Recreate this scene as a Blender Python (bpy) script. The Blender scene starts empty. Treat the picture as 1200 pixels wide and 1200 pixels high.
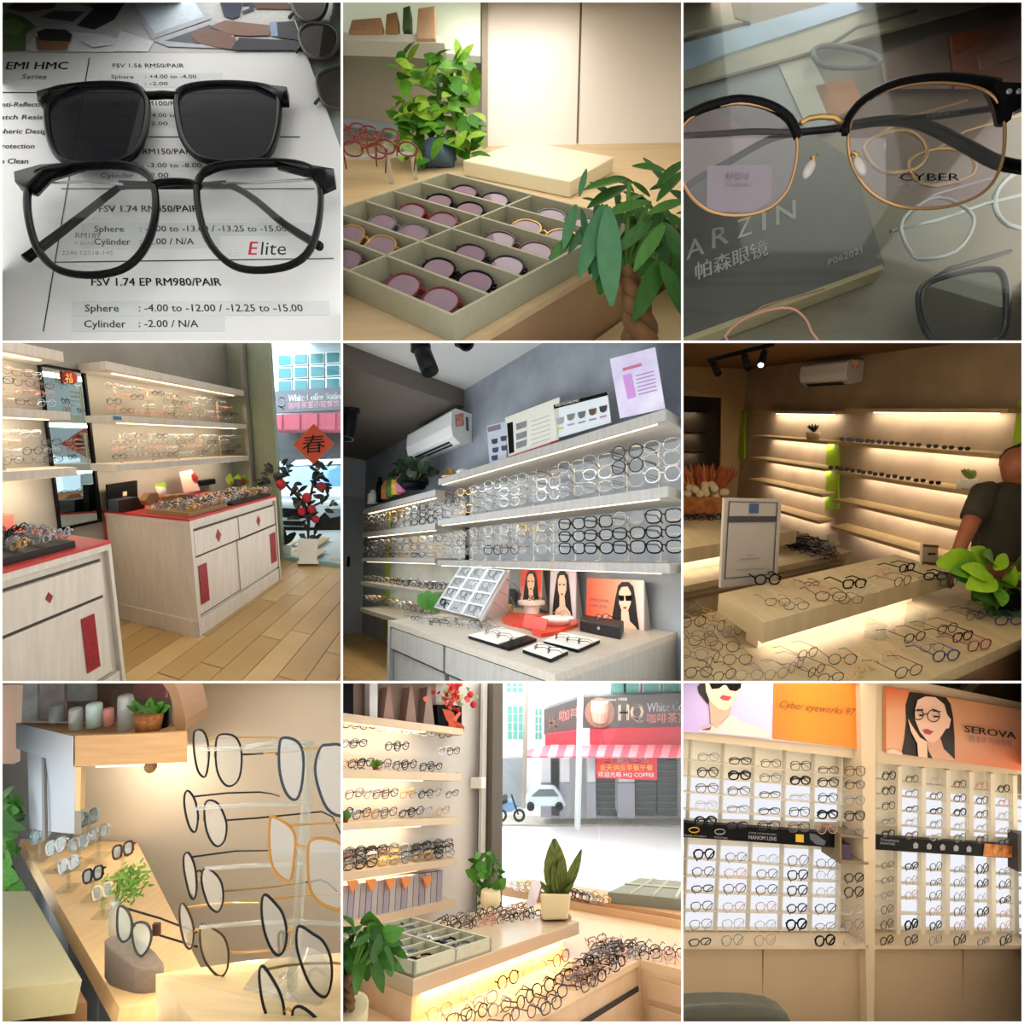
import bpy, bmesh, math, random
from mathutils import Vector, Matrix

# ---------------------------------------------------------------- camera, world, exposure
# A white 3 x 3 display cabinet: nine wedge-shaped compartments, each holding a model of one view of an optician's shop.
FPX = 600.0                                   # focal length in pixels of the 1200 px frame
scene = bpy.context.scene
coll = scene.collection
cam_data = bpy.data.cameras.new('camera'); cam = bpy.data.objects.new('camera', cam_data)
coll.objects.link(cam); cam.rotation_euler = (math.pi / 2, 0, 0)
cam_data.sensor_width = 36.0; cam_data.lens = 36.0 * FPX / 1200.0; cam_data.clip_start = 0.05; cam_data.clip_end = 100
scene.camera = cam
world = bpy.data.worlds.new('world'); scene.world = world; world.use_nodes = True
world.node_tree.nodes['Background'].inputs[0].default_value = (1.0, 0.98, 0.95, 1)
world.node_tree.nodes['Background'].inputs[1].default_value = 1.25
vs = scene.view_settings
vs.view_transform = 'Standard'; vs.look = 'None'; vs.exposure = 0.0; vs.gamma = 1.0; vs.use_curve_mapping = False
scene.cycles.max_bounces = 8; scene.cycles.transparent_max_bounces = 24
scene.cycles.sample_clamp_indirect = 4.0

XB = (1.0, 400.6, 799.5, 1199.0)              # where the cabinet's white uprights and shelves stand
YB = (1.0, 400.5, 799.3, 1199.0)
FRONT, BACK = 1.2, 9.0

def lamp(name, energy, color, loc, xaxis, normal, sx, sy):
    """an area lamp: loc centre, xaxis its long side, normal the way it shines"""
    d = bpy.data.lights.new(name, 'AREA'); d.shape = 'RECTANGLE'; d.size = sx; d.size_y = sy
    d.energy = energy; d.color = color
    o = bpy.data.objects.new(name, d); coll.objects.link(o)
    x = Vector(xaxis).normalized(); z = -Vector(normal); z = (z - x * z.dot(x)).normalized(); y = z.cross(x).normalized()
    m = Matrix((x, y, z)).transposed().to_4x4(); m.translation = Vector(loc); o.matrix_world = m
    return o

def top_fill(c, r, y0, y1, color, energy, wide=0.9):
    """added fill light, unseen edge-on under the cabinet shelf above compartment (column c, row r), from depth y0 to y1"""
    k = -(YB[r] + 1.4 - 600) / FPX
    xm = ((XB[c] + XB[c + 1]) / 2 - 600) / FPX
    d = Vector((xm, 1, k)).normalized()
    a, b = Vector((xm, 1, k)) * y0, Vector((xm, 1, k)) * y1
    n = Vector((0, k, -1)).normalized()
    wd = (XB[c + 1] - XB[c]) / FPX * y0 * wide
    return lamp('fill_lamp', energy, color, (a + b) / 2, (1, 0, 0), n, wd, (b - a).length)

def side_fill(c, r, side, y0, y1, color, energy, tall=0.8):
    """added fill light, unseen edge-on along the cabinet upright beside a compartment: side 0 at its left, 1 at its right"""
    x = XB[c + side] + (1.4 if side == 0 else -1.4); k = (x - 600) / FPX; zm = -((YB[r] + YB[r + 1]) / 2 - 600) / FPX
    a, b = Vector((k, 1, zm)) * y0, Vector((k, 1, zm)) * y1
    n = Vector((1, -k, 0)) if side == 0 else Vector((-1, k, 0))
    return lamp('fill_lamp', energy, color, (a + b) / 2, b - a, n, (b - a).length, (YB[r + 1] - YB[r]) / FPX * y0 * tall)

def strip_lamp(fr, u, v, w, energy, color=(1, .85, .65), to=(0, .55, -1), size=.03):
    """the light an LED strip gives: a long thin lamp along u"""
    a, b = fr(u[0], v, w), fr(u[1], v, w); n = fr.U * to[0] + fr.V * to[1] + fr.W * to[2]
    return lamp('led_lamp', energy, color, (a + b) / 2, b - a, n, (b - a).length, size)

top_fill(0, 0, 1.3, 2.8, (1, .98, .95), 4)  # added fill lights for every compartment, hidden edge-on behind the cabinet bars
side_fill(0, 0, 0, 1.3, 3.0, (1, .98, .96), 4)
side_fill(0, 0, 1, 1.3, 3.0, (1, .98, .96), 4)
top_fill(1, 0, 1.3, 3.0, (1, .98, .93), 14)
top_fill(2, 0, 1.3, 3.0, (1, .96, .9), 7)
side_fill(2, 0, 1, 1.3, 3.0, (1, .95, .88), 7)
top_fill(0, 1, 1.4, 4.2, (1, .95, .88), 7)
side_fill(0, 1, 1, 1.4, 3.5, (.93, .97, 1), 5.5)
top_fill(0, 1, 5.0, 8.2, (.95, .98, 1), 310)
side_fill(1, 1, 0, 1.3, 4.8, (.86, .93, 1), 28)
top_fill(1, 1, 1.3, 1.8, (.88, .94, 1), 4.5)
top_fill(2, 1, 1.3, 2.4, (1, .8, .56), 7)
side_fill(2, 1, 0, 1.4, 3.0, (1, .8, .56), 5)
side_fill(0, 2, 0, 1.4, 3.2, (.92, .97, 1), 8)
top_fill(0, 2, 1.3, 3.2, (1, .97, .92), 9)
top_fill(1, 2, 1.3, 4.0, (1, .97, .93), 12.5)
side_fill(1, 2, 1, 1.4, 3.4, (.96, .98, 1), 6)
top_fill(1, 2, 4.6, 8.2, (1, 1, 1), 230)
top_fill(2, 2, 1.3, 2.1, (1, .9, .75), 8)
side_fill(2, 2, 1, 1.4, 2.4, (1, .88, .7), 3)


# ---------------------------------------------------------------- materials
def lin(h):
    h = h.lstrip('#'); out = []
    for i in (0, 2, 4):
        c = int(h[i:i + 2], 16) / 255
        out.append(c / 12.92 if c <= .04045 else ((c + .055) / 1.055) ** 2.4)
    return out + [1.0]
MATS = {}
def _new(name):
    m = bpy.data.materials.new(name); m.use_nodes = True
    return m, m.node_tree.nodes, m.node_tree.links, m.node_tree.nodes['Principled BSDF']
def mat(name, col, rough=.55, metal=0, spec=.4, var=0, scale=12, stretch=(1, 1, 1), bump=0, col2=None, emit=0, detail=4):
    """plain procedural material; var/col2 mottles the colour with noise, stretch makes it grain"""
    if name in MATS: return MATS[name]
    m, N, L, b = _new(name)
    c = lin(col)
    b.inputs['Base Color'].default_value = c; b.inputs['Roughness'].default_value = rough
    b.inputs['Metallic'].default_value = metal; b.inputs['Specular IOR Level'].default_value = spec
    if emit: b.inputs['Emission Color'].default_value = c; b.inputs['Emission Strength'].default_value = emit
    if var or col2 or bump:
        tc = N.new('ShaderNodeTexCoord'); mp = N.new('ShaderNodeMapping'); mp.inputs['Scale'].default_value = stretch
        nz = N.new('ShaderNodeTexNoise'); nz.inputs['Scale'].default_value = scale; nz.inputs['Detail'].default_value = detail
        L.new(tc.outputs['Object'], mp.inputs['Vector']); L.new(mp.outputs['Vector'], nz.inputs['Vector'])
        rp = N.new('ShaderNodeValToRGB'); L.new(nz.outputs['Fac'], rp.inputs['Fac'])
        e = rp.color_ramp.elements
        c2 = lin(col2) if col2 else [min(1, x * (1 + var)) for x in c[:3]] + [1]
        c1 = c if col2 else [x * (1 - var) for x in c[:3]] + [1]
        e[0].position, e[1].position = .32, .68; e[0].color, e[1].color = c1, c2
        L.new(rp.outputs['Color'], b.inputs['Base Color'])
        if bump:
            bp = N.new('ShaderNodeBump'); bp.inputs['Strength'].default_value = bump; bp.inputs['Distance'].default_value = .01
            L.new(nz.outputs['Fac'], bp.inputs['Height']); L.new(bp.outputs['Normal'], b.inputs['Normal'])
    MATS[name] = m; return m
def gradient(name, cols, axis=0, rough=.45, emit=0):
    """printed colour blend across an object's own bounding box"""
    if name in MATS: return MATS[name]
    m, N, L, b = _new(name)
    tc = N.new('ShaderNodeTexCoord'); sp = N.new('ShaderNodeSeparateXYZ'); rp = N.new('ShaderNodeValToRGB')
    L.new(tc.outputs['Generated'], sp.inputs[0]); L.new(sp.outputs[axis], rp.inputs['Fac'])
    while len(rp.color_ramp.elements) < len(cols): rp.color_ramp.elements.new(.5)
    for i, (p, h) in enumerate(cols):
        rp.color_ramp.elements[i].position = p; rp.color_ramp.elements[i].color = lin(h)
    L.new(rp.outputs['Color'], b.inputs['Base Color']); b.inputs['Roughness'].default_value = rough
    if emit: L.new(rp.outputs['Color'], b.inputs['Emission Color']); b.inputs['Emission Strength'].default_value = emit
    MATS[name] = m; return m
def clear(name, tint='ffffff', gloss=.12, rough=.02, body=None, amount=0.0, graze=.25):
    """thin clear sheet: see-through, with a Fresnel-like sheen, and optionally a share of solid colour"""
    if name in MATS: return MATS[name]
    m, N, L, b = _new(name); N.remove(b)
    out = N['Material Output']
    t = N.new('ShaderNodeBsdfTransparent'); t.inputs[0].default_value = lin(tint)
    g = N.new('ShaderNodeBsdfGlossy'); g.inputs['Roughness'].default_value = rough
    lw = N.new('ShaderNodeLayerWeight'); lw.inputs['Blend'].default_value = .5
    pw = N.new('ShaderNodeMath'); pw.operation = 'POWER'; pw.inputs[1].default_value = 4; L.new(lw.outputs['Facing'], pw.inputs[0])
    ma = N.new('ShaderNodeMath'); ma.operation = 'MULTIPLY_ADD'; ma.inputs[1].default_value = graze; ma.inputs[2].default_value = gloss * .35; L.new(pw.outputs[0], ma.inputs[0])
    mx = N.new('ShaderNodeMixShader'); L.new(ma.outputs[0], mx.inputs[0])
    L.new(t.outputs[0], mx.inputs[1]); L.new(g.outputs[0], mx.inputs[2])
    last = mx
    if amount:
        d = N.new('ShaderNodeBsdfDiffuse'); d.inputs[0].default_value = lin(body)
        m2 = N.new('ShaderNodeMixShader'); m2.inputs[0].default_value = amount
        L.new(mx.outputs[0], m2.inputs[1]); L.new(d.outputs[0], m2.inputs[2]); last = m2
    L.new(last.outputs[0], out.inputs['Surface'])
    MATS[name] = m; return m
def glow(name, col, strength):
    if name in MATS: return MATS[name]
    m, N, L, b = _new(name); N.remove(b)
    e = N.new('ShaderNodeEmission'); e.inputs[0].default_value = lin(col); e.inputs[1].default_value = strength
    L.new(e.outputs[0], N['Material Output'].inputs['Surface']); MATS[name] = m; return m

# ---------------------------------------------------------------- compartments and local frames
class Cell:
    def __init__(s, c, r, ox, oy, kx, ky): s.c, s.r, s.ox, s.oy, s.kx, s.ky = c, r, ox, oy, kx, ky
    def ray(s, x, y): return Vector(((s.ox + s.kx * x - 600) / FPX, 1, -(s.oy + s.ky * y - 600) / FPX))
    def at(s, x, y, d): return s.ray(x, y) * d
    def size(s, n, d): return n * s.kx / FPX * d          # n sheet units at depth d, in metres
class Frame:
    """the local axes of a compartment's model: u, v along its furniture, w up"""
    def __init__(s, cell, o, U, V, W):
        s.c, s.o = cell, Vector(o); s.U, s.V, s.W = (Vector(a).normalized() for a in (U, V, W))
        s.m = Matrix((s.U, s.V, s.W)).transposed(); s.inv = s.m.inverted()
    def __call__(s, u, v, w): return s.o + s.U * u + s.V * v + s.W * w
    def P(s, x, y, **k):
        a, b = s.inv @ s.c.ray(x, y), s.inv @ s.o
        (ax, val), = k.items(); i = 'uvw'.index(ax)
        return a * ((val + b[i]) / a[i]) - b
    def at(s, x, y, **k): return s(*s.P(x, y, **k))

# ---------------------------------------------------------------- mesh builder
REG = {}; ABS = {}
class MB:
    def __init__(s): s.v, s.f, s.m = [], [], []
    def add(s, vs, fs, mi=0):
        n = len(s.v); s.v += [Vector(a) for a in vs]; s.f += [tuple(n + i for i in f) for f in fs]; s.m += [mi] * len(fs); return s
    def hexa(s, p, mi=0):
        return s.add(p, [(0, 1, 2, 3), (7, 6, 5, 4), (0, 4, 5, 1), (1, 5, 6, 2), (2, 6, 7, 3), (3, 7, 4, 0)], mi)
    def box(s, fr, u, v, w, mi=0):
        p = [fr(a, b, c) for c in w for a, b in ((u[0], v[0]), (u[1], v[0]), (u[1], v[1]), (u[0], v[1]))]
        return s.hexa(p, mi)
    def obox(s, c, a, b, d, mi=0):
        c = Vector(c); p = [c + a * i + b * j + d * k for k in (-1, 1) for i, j in ((-1, -1), (1, -1), (1, 1), (-1, 1))]
        return s.hexa(p, mi)
    def poly(s, pts, mi=0): return s.add(pts, [tuple(range(len(pts)))], mi)
    def prism(s, pts, ext, mi=0):
        n = len(pts); q = [Vector(p) + ext for p in pts]
        return s.add(list(pts) + q, [tuple(range(n))[::-1], tuple(range(n, 2 * n))] + [(i, (i + 1) % n, n + (i + 1) % n, n + i) for i in range(n)], mi)
    def tube(s, pts, r, n=6, closed=False, mi=0, caps=True):
        pts = [Vector(p) for p in pts]; k = len(pts); rs = r if isinstance(r, (list, tuple)) else [r] * k
        ref = Vector((.31, .52, .79)); vs, fs = [], []
        t0 = (pts[1] - pts[0]).normalized(); a = t0.cross(ref).normalized()
        for i, p in enumerate(pts):
            if closed: t = pts[(i + 1) % k] - pts[i - 1]
            else: t = pts[min(i + 1, k - 1)] - pts[max(i - 1, 0)]
            t.normalize(); a = (a - t * a.dot(t)).normalized(); b = t.cross(a)
            for j in range(n):
                an = 2 * math.pi * j / n; vs.append(p + (a * math.cos(an) + b * math.sin(an)) * rs[i])
        for i in range(k if closed else k - 1):
            e = (i + 1) % k
            for j in range(n): fs.append((i * n + j, i * n + (j + 1) % n, e * n + (j + 1) % n, e * n + j))
        if not closed and caps: fs += [tuple(range(n))[::-1], tuple(range((k - 1) * n, k * n))]
        return s.add(vs, fs, mi)
    def lathe(s, o, axis, prof, n=16, mi=0, side=None):
        o = Vector(o); z = Vector(axis).normalized(); a = z.cross(Vector((.3, .9, .2))).normalized(); b = z.cross(a); vs, fs = [], []
        for r, h in prof:
            for j in range(n):
                an = 2 * math.pi * j / n; vs.append(o + z * h + (a * math.cos(an) + b * math.sin(an)) * r)
        for i in range(len(prof) - 1):
            for j in range(n): fs.append((i * n + j, i * n + (j + 1) % n, (i + 1) * n + (j + 1) % n, (i + 1) * n + j))
        fs += [tuple(range(n))[::-1], tuple(range((len(prof) - 1) * n, len(prof) * n))]
        return s.add(vs, fs, mi)
    def ball(s, c, a, b, d, n=10, k=6, mi=0):
        c = Vector(c); vs, fs = [c - d], []
        for i in range(1, k):
            ph = -math.pi / 2 + math.pi * i / k
            for j in range(n):
                an = 2 * math.pi * j / n; vs.append(c + a * math.cos(ph) * math.cos(an) + b * math.cos(ph) * math.sin(an) + d * math.sin(ph))
        vs.append(c + d); top = len(vs) - 1
        for j in range(n):
            fs.append((0, 1 + (j + 1) % n, 1 + j)); fs.append((top, top - n + j, top - n + (j + 1) % n))
            for i in range(k - 2): fs.append((1 + i * n + j, 1 + i * n + (j + 1) % n, 1 + (i + 1) * n + (j + 1) % n, 1 + (i + 1) * n + j))
        return s.add(vs, fs, mi)
    def mesh(s, name, mats, smooth=False, shift=Vector()):
        me = bpy.data.meshes.new(name); me.from_pydata([v - shift for v in s.v], [], s.f)
        for q in (mats if isinstance(mats, (list, tuple)) else [mats]): me.materials.append(q)
        me.polygons.foreach_set('material_index', s.m)
        if smooth: me.polygons.foreach_set('use_smooth', [True] * len(s.f))
        bm = bmesh.new(); bm.from_mesh(me); bmesh.ops.recalc_face_normals(bm, faces=bm.faces); bm.to_mesh(me); bm.free()
        me.update(); return me
    def build(s, name, mats, parent=None, cell=None, smooth=False, label=None, cat=None, group=None, kind=None, bevel=0):
        if not s.v: return None
        lo = [min(v[i] for v in s.v) for i in range(3)]; hi = [max(v[i] for v in s.v) for i in range(3)]
        o = Vector(((lo[0] + hi[0]) / 2, (lo[1] + hi[1]) / 2, lo[2]))
        ob = bpy.data.objects.new(name, s.mesh(name, mats, smooth, o)); coll.objects.link(ob)
        return reg(ob, o, parent, cell, label, cat, group, kind, bevel)
def tag(o, label=None, cat=None, group=None, kind=None):
    if label: o['label'] = label
    if cat: o['category'] = cat
    if group: o['group'] = group
    if kind: o['kind'] = kind
    return o
def reg(ob, o, parent, cell, label=None, cat=None, group=None, kind=None, bevel=0):
    ABS[ob.name] = Vector(o)
    if parent: ob.parent = parent; ob.location = Vector(o) - ABS[parent.name]
    else: ob.location = o
    if cell: REG[ob.name] = cell
    if bevel:
        md = ob.modifiers.new('edge', 'BEVEL'); md.width = bevel; md.segments = 2; md.limit_method = 'ANGLE'
    return tag(ob, label, cat, group, kind)
def empty(name, loc, label=None, cat=None, group=None, kind=None):
    o = bpy.data.objects.new(name, None); o.empty_display_size = .02; coll.objects.link(o)
    return reg(o, Vector(loc), None, None, label, cat, group, kind)

# ---------------------------------------------------------------- lettering
_tc = {}
def text_mesh(s, bold=0.0, italic=0.0):
    cu = bpy.data.curves.new('lettering', 'FONT'); cu.body = s; cu.size = 1; cu.shear = italic; cu.resolution_u = 2
    o = bpy.data.objects.new('lettering', cu); coll.objects.link(o)
    dg = bpy.context.evaluated_depsgraph_get(); e = o.evaluated_get(dg); me = e.to_mesh()
    vs = [v.co.copy() for v in me.vertices]; fs = [tuple(p.vertices) for p in me.polygons]
    e.to_mesh_clear(); bpy.data.objects.remove(o); bpy.data.curves.remove(cu)
    if bold:
        n = len(vs); vs = vs + [v + Vector((bold * 1.6, 0, 0)) for v in vs]; fs = fs + [tuple(i + n for i in f) for f in fs]
    return vs, fs
def lettering(s, o, X, Y, m, parent, cell, bold=0.0, italic=0.0, cap=.70, lift=Vector(), name='lettering'):
    """flat lettering: o start of the base line, X whole width, Y capital height"""
    vs, fs = text_mesh(s, bold, italic)
    if not vs: return None
    x0, x1 = min(v.x for v in vs), max(v.x for v in vs)
    b = MB(); b.add([o + lift + X * ((v.x - x0) / max(1e-6, x1 - x0)) + Y * (v.y / cap) for v in vs], fs)
    return b.build(name, m, parent, cell)
def write(fr, s, x0, x1, yb, yt, m, parent, bold=0.0, yb1=None, italic=0.0, **k):
    """lettering on the frame's plane (k gives it) from sheet point (x0, yb) to x1, capitals up to yt"""
    yb1 = yb if yb1 is None else yb1
    a, b, t = fr.at(x0, yb, **k), fr.at(x1, yb1, **k), fr.at(x0, yt, **k)
    n = (b - a).cross(t - a).normalized()
    if n.y > 0: n = -n
    return lettering(s, a, b - a, t - a, m, parent, fr.c, bold, italic, lift=n * .0012)

# ---------------------------------------------------------------- eyeglasses
def ring(cx, cz, a, b, n, k, droop=0.0):
    out = []
    for i in range(k):
        t = 2 * math.pi * i / k; c, s_ = math.cos(t), math.sin(t)
        x = a * math.copysign(abs(c) ** (2 / n), c); z = b * math.copysign(abs(s_) ** (2 / n), s_)
        if z < 0: x *= 1 + droop * z / b
        out.append((cx + x, cz + z))
    return out
SHAPES = {'square': (.215, .165, 3.2, .12), 'round': (.2, .185, 2.05, 0), 'oval': (.21, .15, 2.3, 0), 'brow': (.212, .155, 2.7, .12),
          'panto': (.21, .175, 2.4, .15), 'slim': (.215, .115, 2.8, .08), 'big': (.225, .2, 2.6, .1)}
_gm = {}
def glasses_mesh(shape, rim, lens, r=.013, temples='open', k=16, n=4, tem=None, brow=0):
    """one pair, 1 unit wide, x across, z up from the rims' foot, temples towards +y"""
    key = (shape, rim.name, lens.name, r, temples, k, n, brow)
    if key in _gm: return _gm[key]
    a, b, e, dr = SHAPES[shape]; B = MB()
    for s in (-1, 1):
        pts = ring(s * .262, b, a, b, e, k, dr); p3 = [Vector((x, 0, z)) for x, z in pts]
        B.tube(p3, r, n, True, 0)
        if brow:
            up = [p for p in p3 if p.z > b * 1.15]; up.sort(key=lambda p: p.x); B.tube(up, brow, n, False, 0)
        B.poly(p3, 1)
        if temples == 'open':
            B.tube([(s * .49, 0, b * 1.45), (s * .5, .1, b * 1.45), (s * .49, .66, b * 1.42), (s * .47, .95, b * .35)], r * .9, n, False, 0)
        elif temples == 'hang':
            B.tube([(s * .49, 0, b * 1.45), (s * .42, .05, b * .9), (s * .3, .09, -.02), (s * .24, .1, -.12)], r * .9, n, False, 0)
        elif temples == 'folded':
            B.tube([(s * .49, 0, b * 1.45), (s * .47, .05 + .02 * s, b * 1.4), (-s * .2, .07 + .02 * s, b * 1.3), (-s * .42, .07 + .02 * s, b * .5)], r * .9, n, False, 0)
        B.tube([(s * .47, 0, b * 1.35), (s * .5, .01, b * 1.45)], r * 1.2, n, False, 0)
    B.tube([(-.06, 0, b * 1.2), (0, -.012, b * 1.34), (.06, 0, b * 1.2)], r, n, False, 0)
    _gm[key] = B.mesh('eyeglasses', [rim, lens]); return _gm[key]
def basis(pos, right, up, scale):
    z = Vector(up).normalized(); x = Vector(right); x = (x - z * x.dot(z)).normalized(); y = z.cross(x)
    m = Matrix((x * scale, y * scale, z * scale)).transposed().to_4x4(); m.translation = Vector(pos); return m
def put(mesh, name, pos, right, up, scale, cell, label, cat, group=None):
    o = bpy.data.objects.new(name, mesh); coll.objects.link(o); o.matrix_world = basis(pos, right, up, scale)
    REG[o.name] = cell; return tag(o, label, cat, group)
def join_copies(B, mesh, M):
    """adds a transformed copy of a mesh to builder B (for masses too small to pick apart)"""
    n = len(B.v); B.v += [M @ v.co for v in mesh.vertices]
    for p in mesh.polygons: B.f.append(tuple(n + i for i in p.vertices)); B.m.append(p.material_index)
ORD = ['first', 'second', 'third', 'fourth', 'fifth', 'sixth', 'seventh', 'eighth', 'ninth', 'tenth', 'eleventh', 'twelfth', 'thirteenth', 'fourteenth', 'fifteenth', 'sixteenth', 'seventeenth', 'eighteenth', 'nineteenth', 'twentieth']

# ---------------------------------------------------------------- leaves
def leaf_mesh(name, m, w=.28, fold=.10, curve=.25, tipw=.0, segs=4):
    """one leaf, 1 unit long along +y, blade in x, z up"""
    key = (name, m.name)
    if key in _gm: return _gm[key]
    B = MB(); vs = []; fs = []
    for i in range(segs + 1):
        t = i / segs; wd = w * math.sin(math.pi * min(1, t * .92 + .05)) ** .8; z = -curve * t * t
        vs += [(-wd, t, z + fold * wd * 2), (0, t, z), (wd, t, z + fold * wd * 2)]
    for i in range(segs):
        q = 3 * i; fs += [(q, q + 1, q + 4, q + 3), (q + 1, q + 2, q + 5, q + 4)]
    B.add(vs, fs); _gm[key] = B.mesh(name, m, True); return _gm[key]
def leaf(parent, mesh, base, direction, up, length, cell, name='leaf'):
    y = Vector(direction).normalized(); z = Vector(up); z = (z - y * z.dot(y))
    if z.length < 1e-3: z = Vector((.3, -1, .2)); z = z - y * z.dot(y)
    z.normalize(); x = y.cross(z)
    m = Matrix((x * length, y * length, z * length)).transposed().to_4x4(); m.translation = Vector(base) - (ABS[parent.name] if parent else Vector())
    o = bpy.data.objects.new(name, mesh); coll.objects.link(o)
    if parent: o.parent = parent
    o.matrix_basis = m; REG[o.name] = cell; return o
rnd = random.Random(11)
def rv(): return Vector((rnd.uniform(-1, 1), rnd.uniform(-1, 1), rnd.uniform(-1, 1)))

# ---------------------------------------------------------------- the cabinet: white uprights and shelves between the compartments
m_white = mat('white_lacquer', 'f4f3f0', .5, var=.01)
cab = empty('trim_1', (0, FRONT, -1.2), kind='structure', label='white three by three cabinet frame around the nine compartments')
def cabinet():
    h = .0026
    def pt(px, py, d): return Vector(((px - 600) / FPX * d, d, -(py - 600) / FPX * d))
    for i, x in enumerate(XB):
        B = MB(); n = Vector((1, -(x - 600) / FPX, 0)).normalized() * h
        B.hexa([pt(x, -2, FRONT) - n, pt(x, -2, FRONT) + n, pt(x, 1202, FRONT) + n, pt(x, 1202, FRONT) - n, pt(x, -2, BACK) - n, pt(x, -2, BACK) + n, pt(x, 1202, BACK) + n, pt(x, 1202, BACK) - n])
        B.build('upright_panel', m_white, cab)
    for y in YB:
        B = MB(); n = Vector((0, (y - 600) / FPX, 1)).normalized() * h
        B.hexa([pt(-2, y, FRONT) - n, pt(-2, y, FRONT) + n, pt(1202, y, FRONT) + n, pt(1202, y, FRONT) - n, pt(-2, y, BACK) - n, pt(-2, y, BACK) + n, pt(1202, y, BACK) + n, pt(1202, y, BACK) - n])
        B.build('shelf_panel', m_white, cab)
cabinet()
C1, C2, C3 = Cell(0, 0, 0, 0, .335, .335), Cell(1, 0, 398, 0, .33667, .33667), Cell(2, 0, 798, 0, .335, .335)
C4, C5, C6 = Cell(0, 1, 0, 398, .33667, .33667), Cell(1, 1, 398, 398, .33667, .33667), Cell(2, 1, 798, 398, .33667, .33667)
C7, C8, C9 = Cell(0, 2, 0, 798, .335, .335), Cell(1, 2, 398, 798, .33667, .33667), Cell(2, 2, 798, 798, .335, .335)

m_lens = clear('clear_lens', 'fafbfb', .10)
m_acrylic = clear('clear_acrylic', 'f2f5f4', .22)
m_black = mat('black_plastic', '0b0b0d', .4, spec=.08)
m_ink = mat('black_ink', '26262a', .7, spec=.1)
m_grey_ink = mat('grey_ink', '7d7e80', .7, spec=.1)
m_gold = mat('gold_metal', 'c9a263', .3, .8)
m_silver = mat('silver_metal', 'b9bcc0', .3, .8)
m_dark_rim = mat('dark_rim', '1e1e24', .35, spec=.2)
m_grey_rim = mat('grey_rim', '6a6c72', .35)
m_brown_rim = mat('brown_rim', '5b3a2c', .35)
m_clear_rim = clear('clear_rim', 'd8dadc', .25, body='c8c8c8', amount=.25)
m_rose_rim = mat('rose_rim', 'c08a78', .35, .4)
m_pot_white = mat('white_ceramic', 'e9e6dd', .35)
m_soil = mat('soil', '3a2b20', .9, var=.3, scale=60)

def trace(fr, pts, **k): return [fr.at(x, y, **k) for x, y in pts]
def smooth_loop(pts, closed=True, sub=3):
    """rounds off a coarse outline (Catmull-Rom)"""
    n = len(pts); out = []
    for i in range(n if closed else n - 1):
        p0, p1, p2, p3 = (pts[(i + d) % n] if closed else pts[min(max(i + d, 0), n - 1)] for d in (-1, 0, 1, 2))
        for j in range(sub):
            t = j / sub
            out.append(tuple(.5 * (2 * b + (c - a) * t + (2 * a - 5 * b + 4 * c - d) * t * t + (3 * b - a - 3 * c + d) * t ** 3) for a, b, c, d in zip(p0, p1, p2, p3)))
    if not closed: out.append(pts[-1])
    return out

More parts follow.
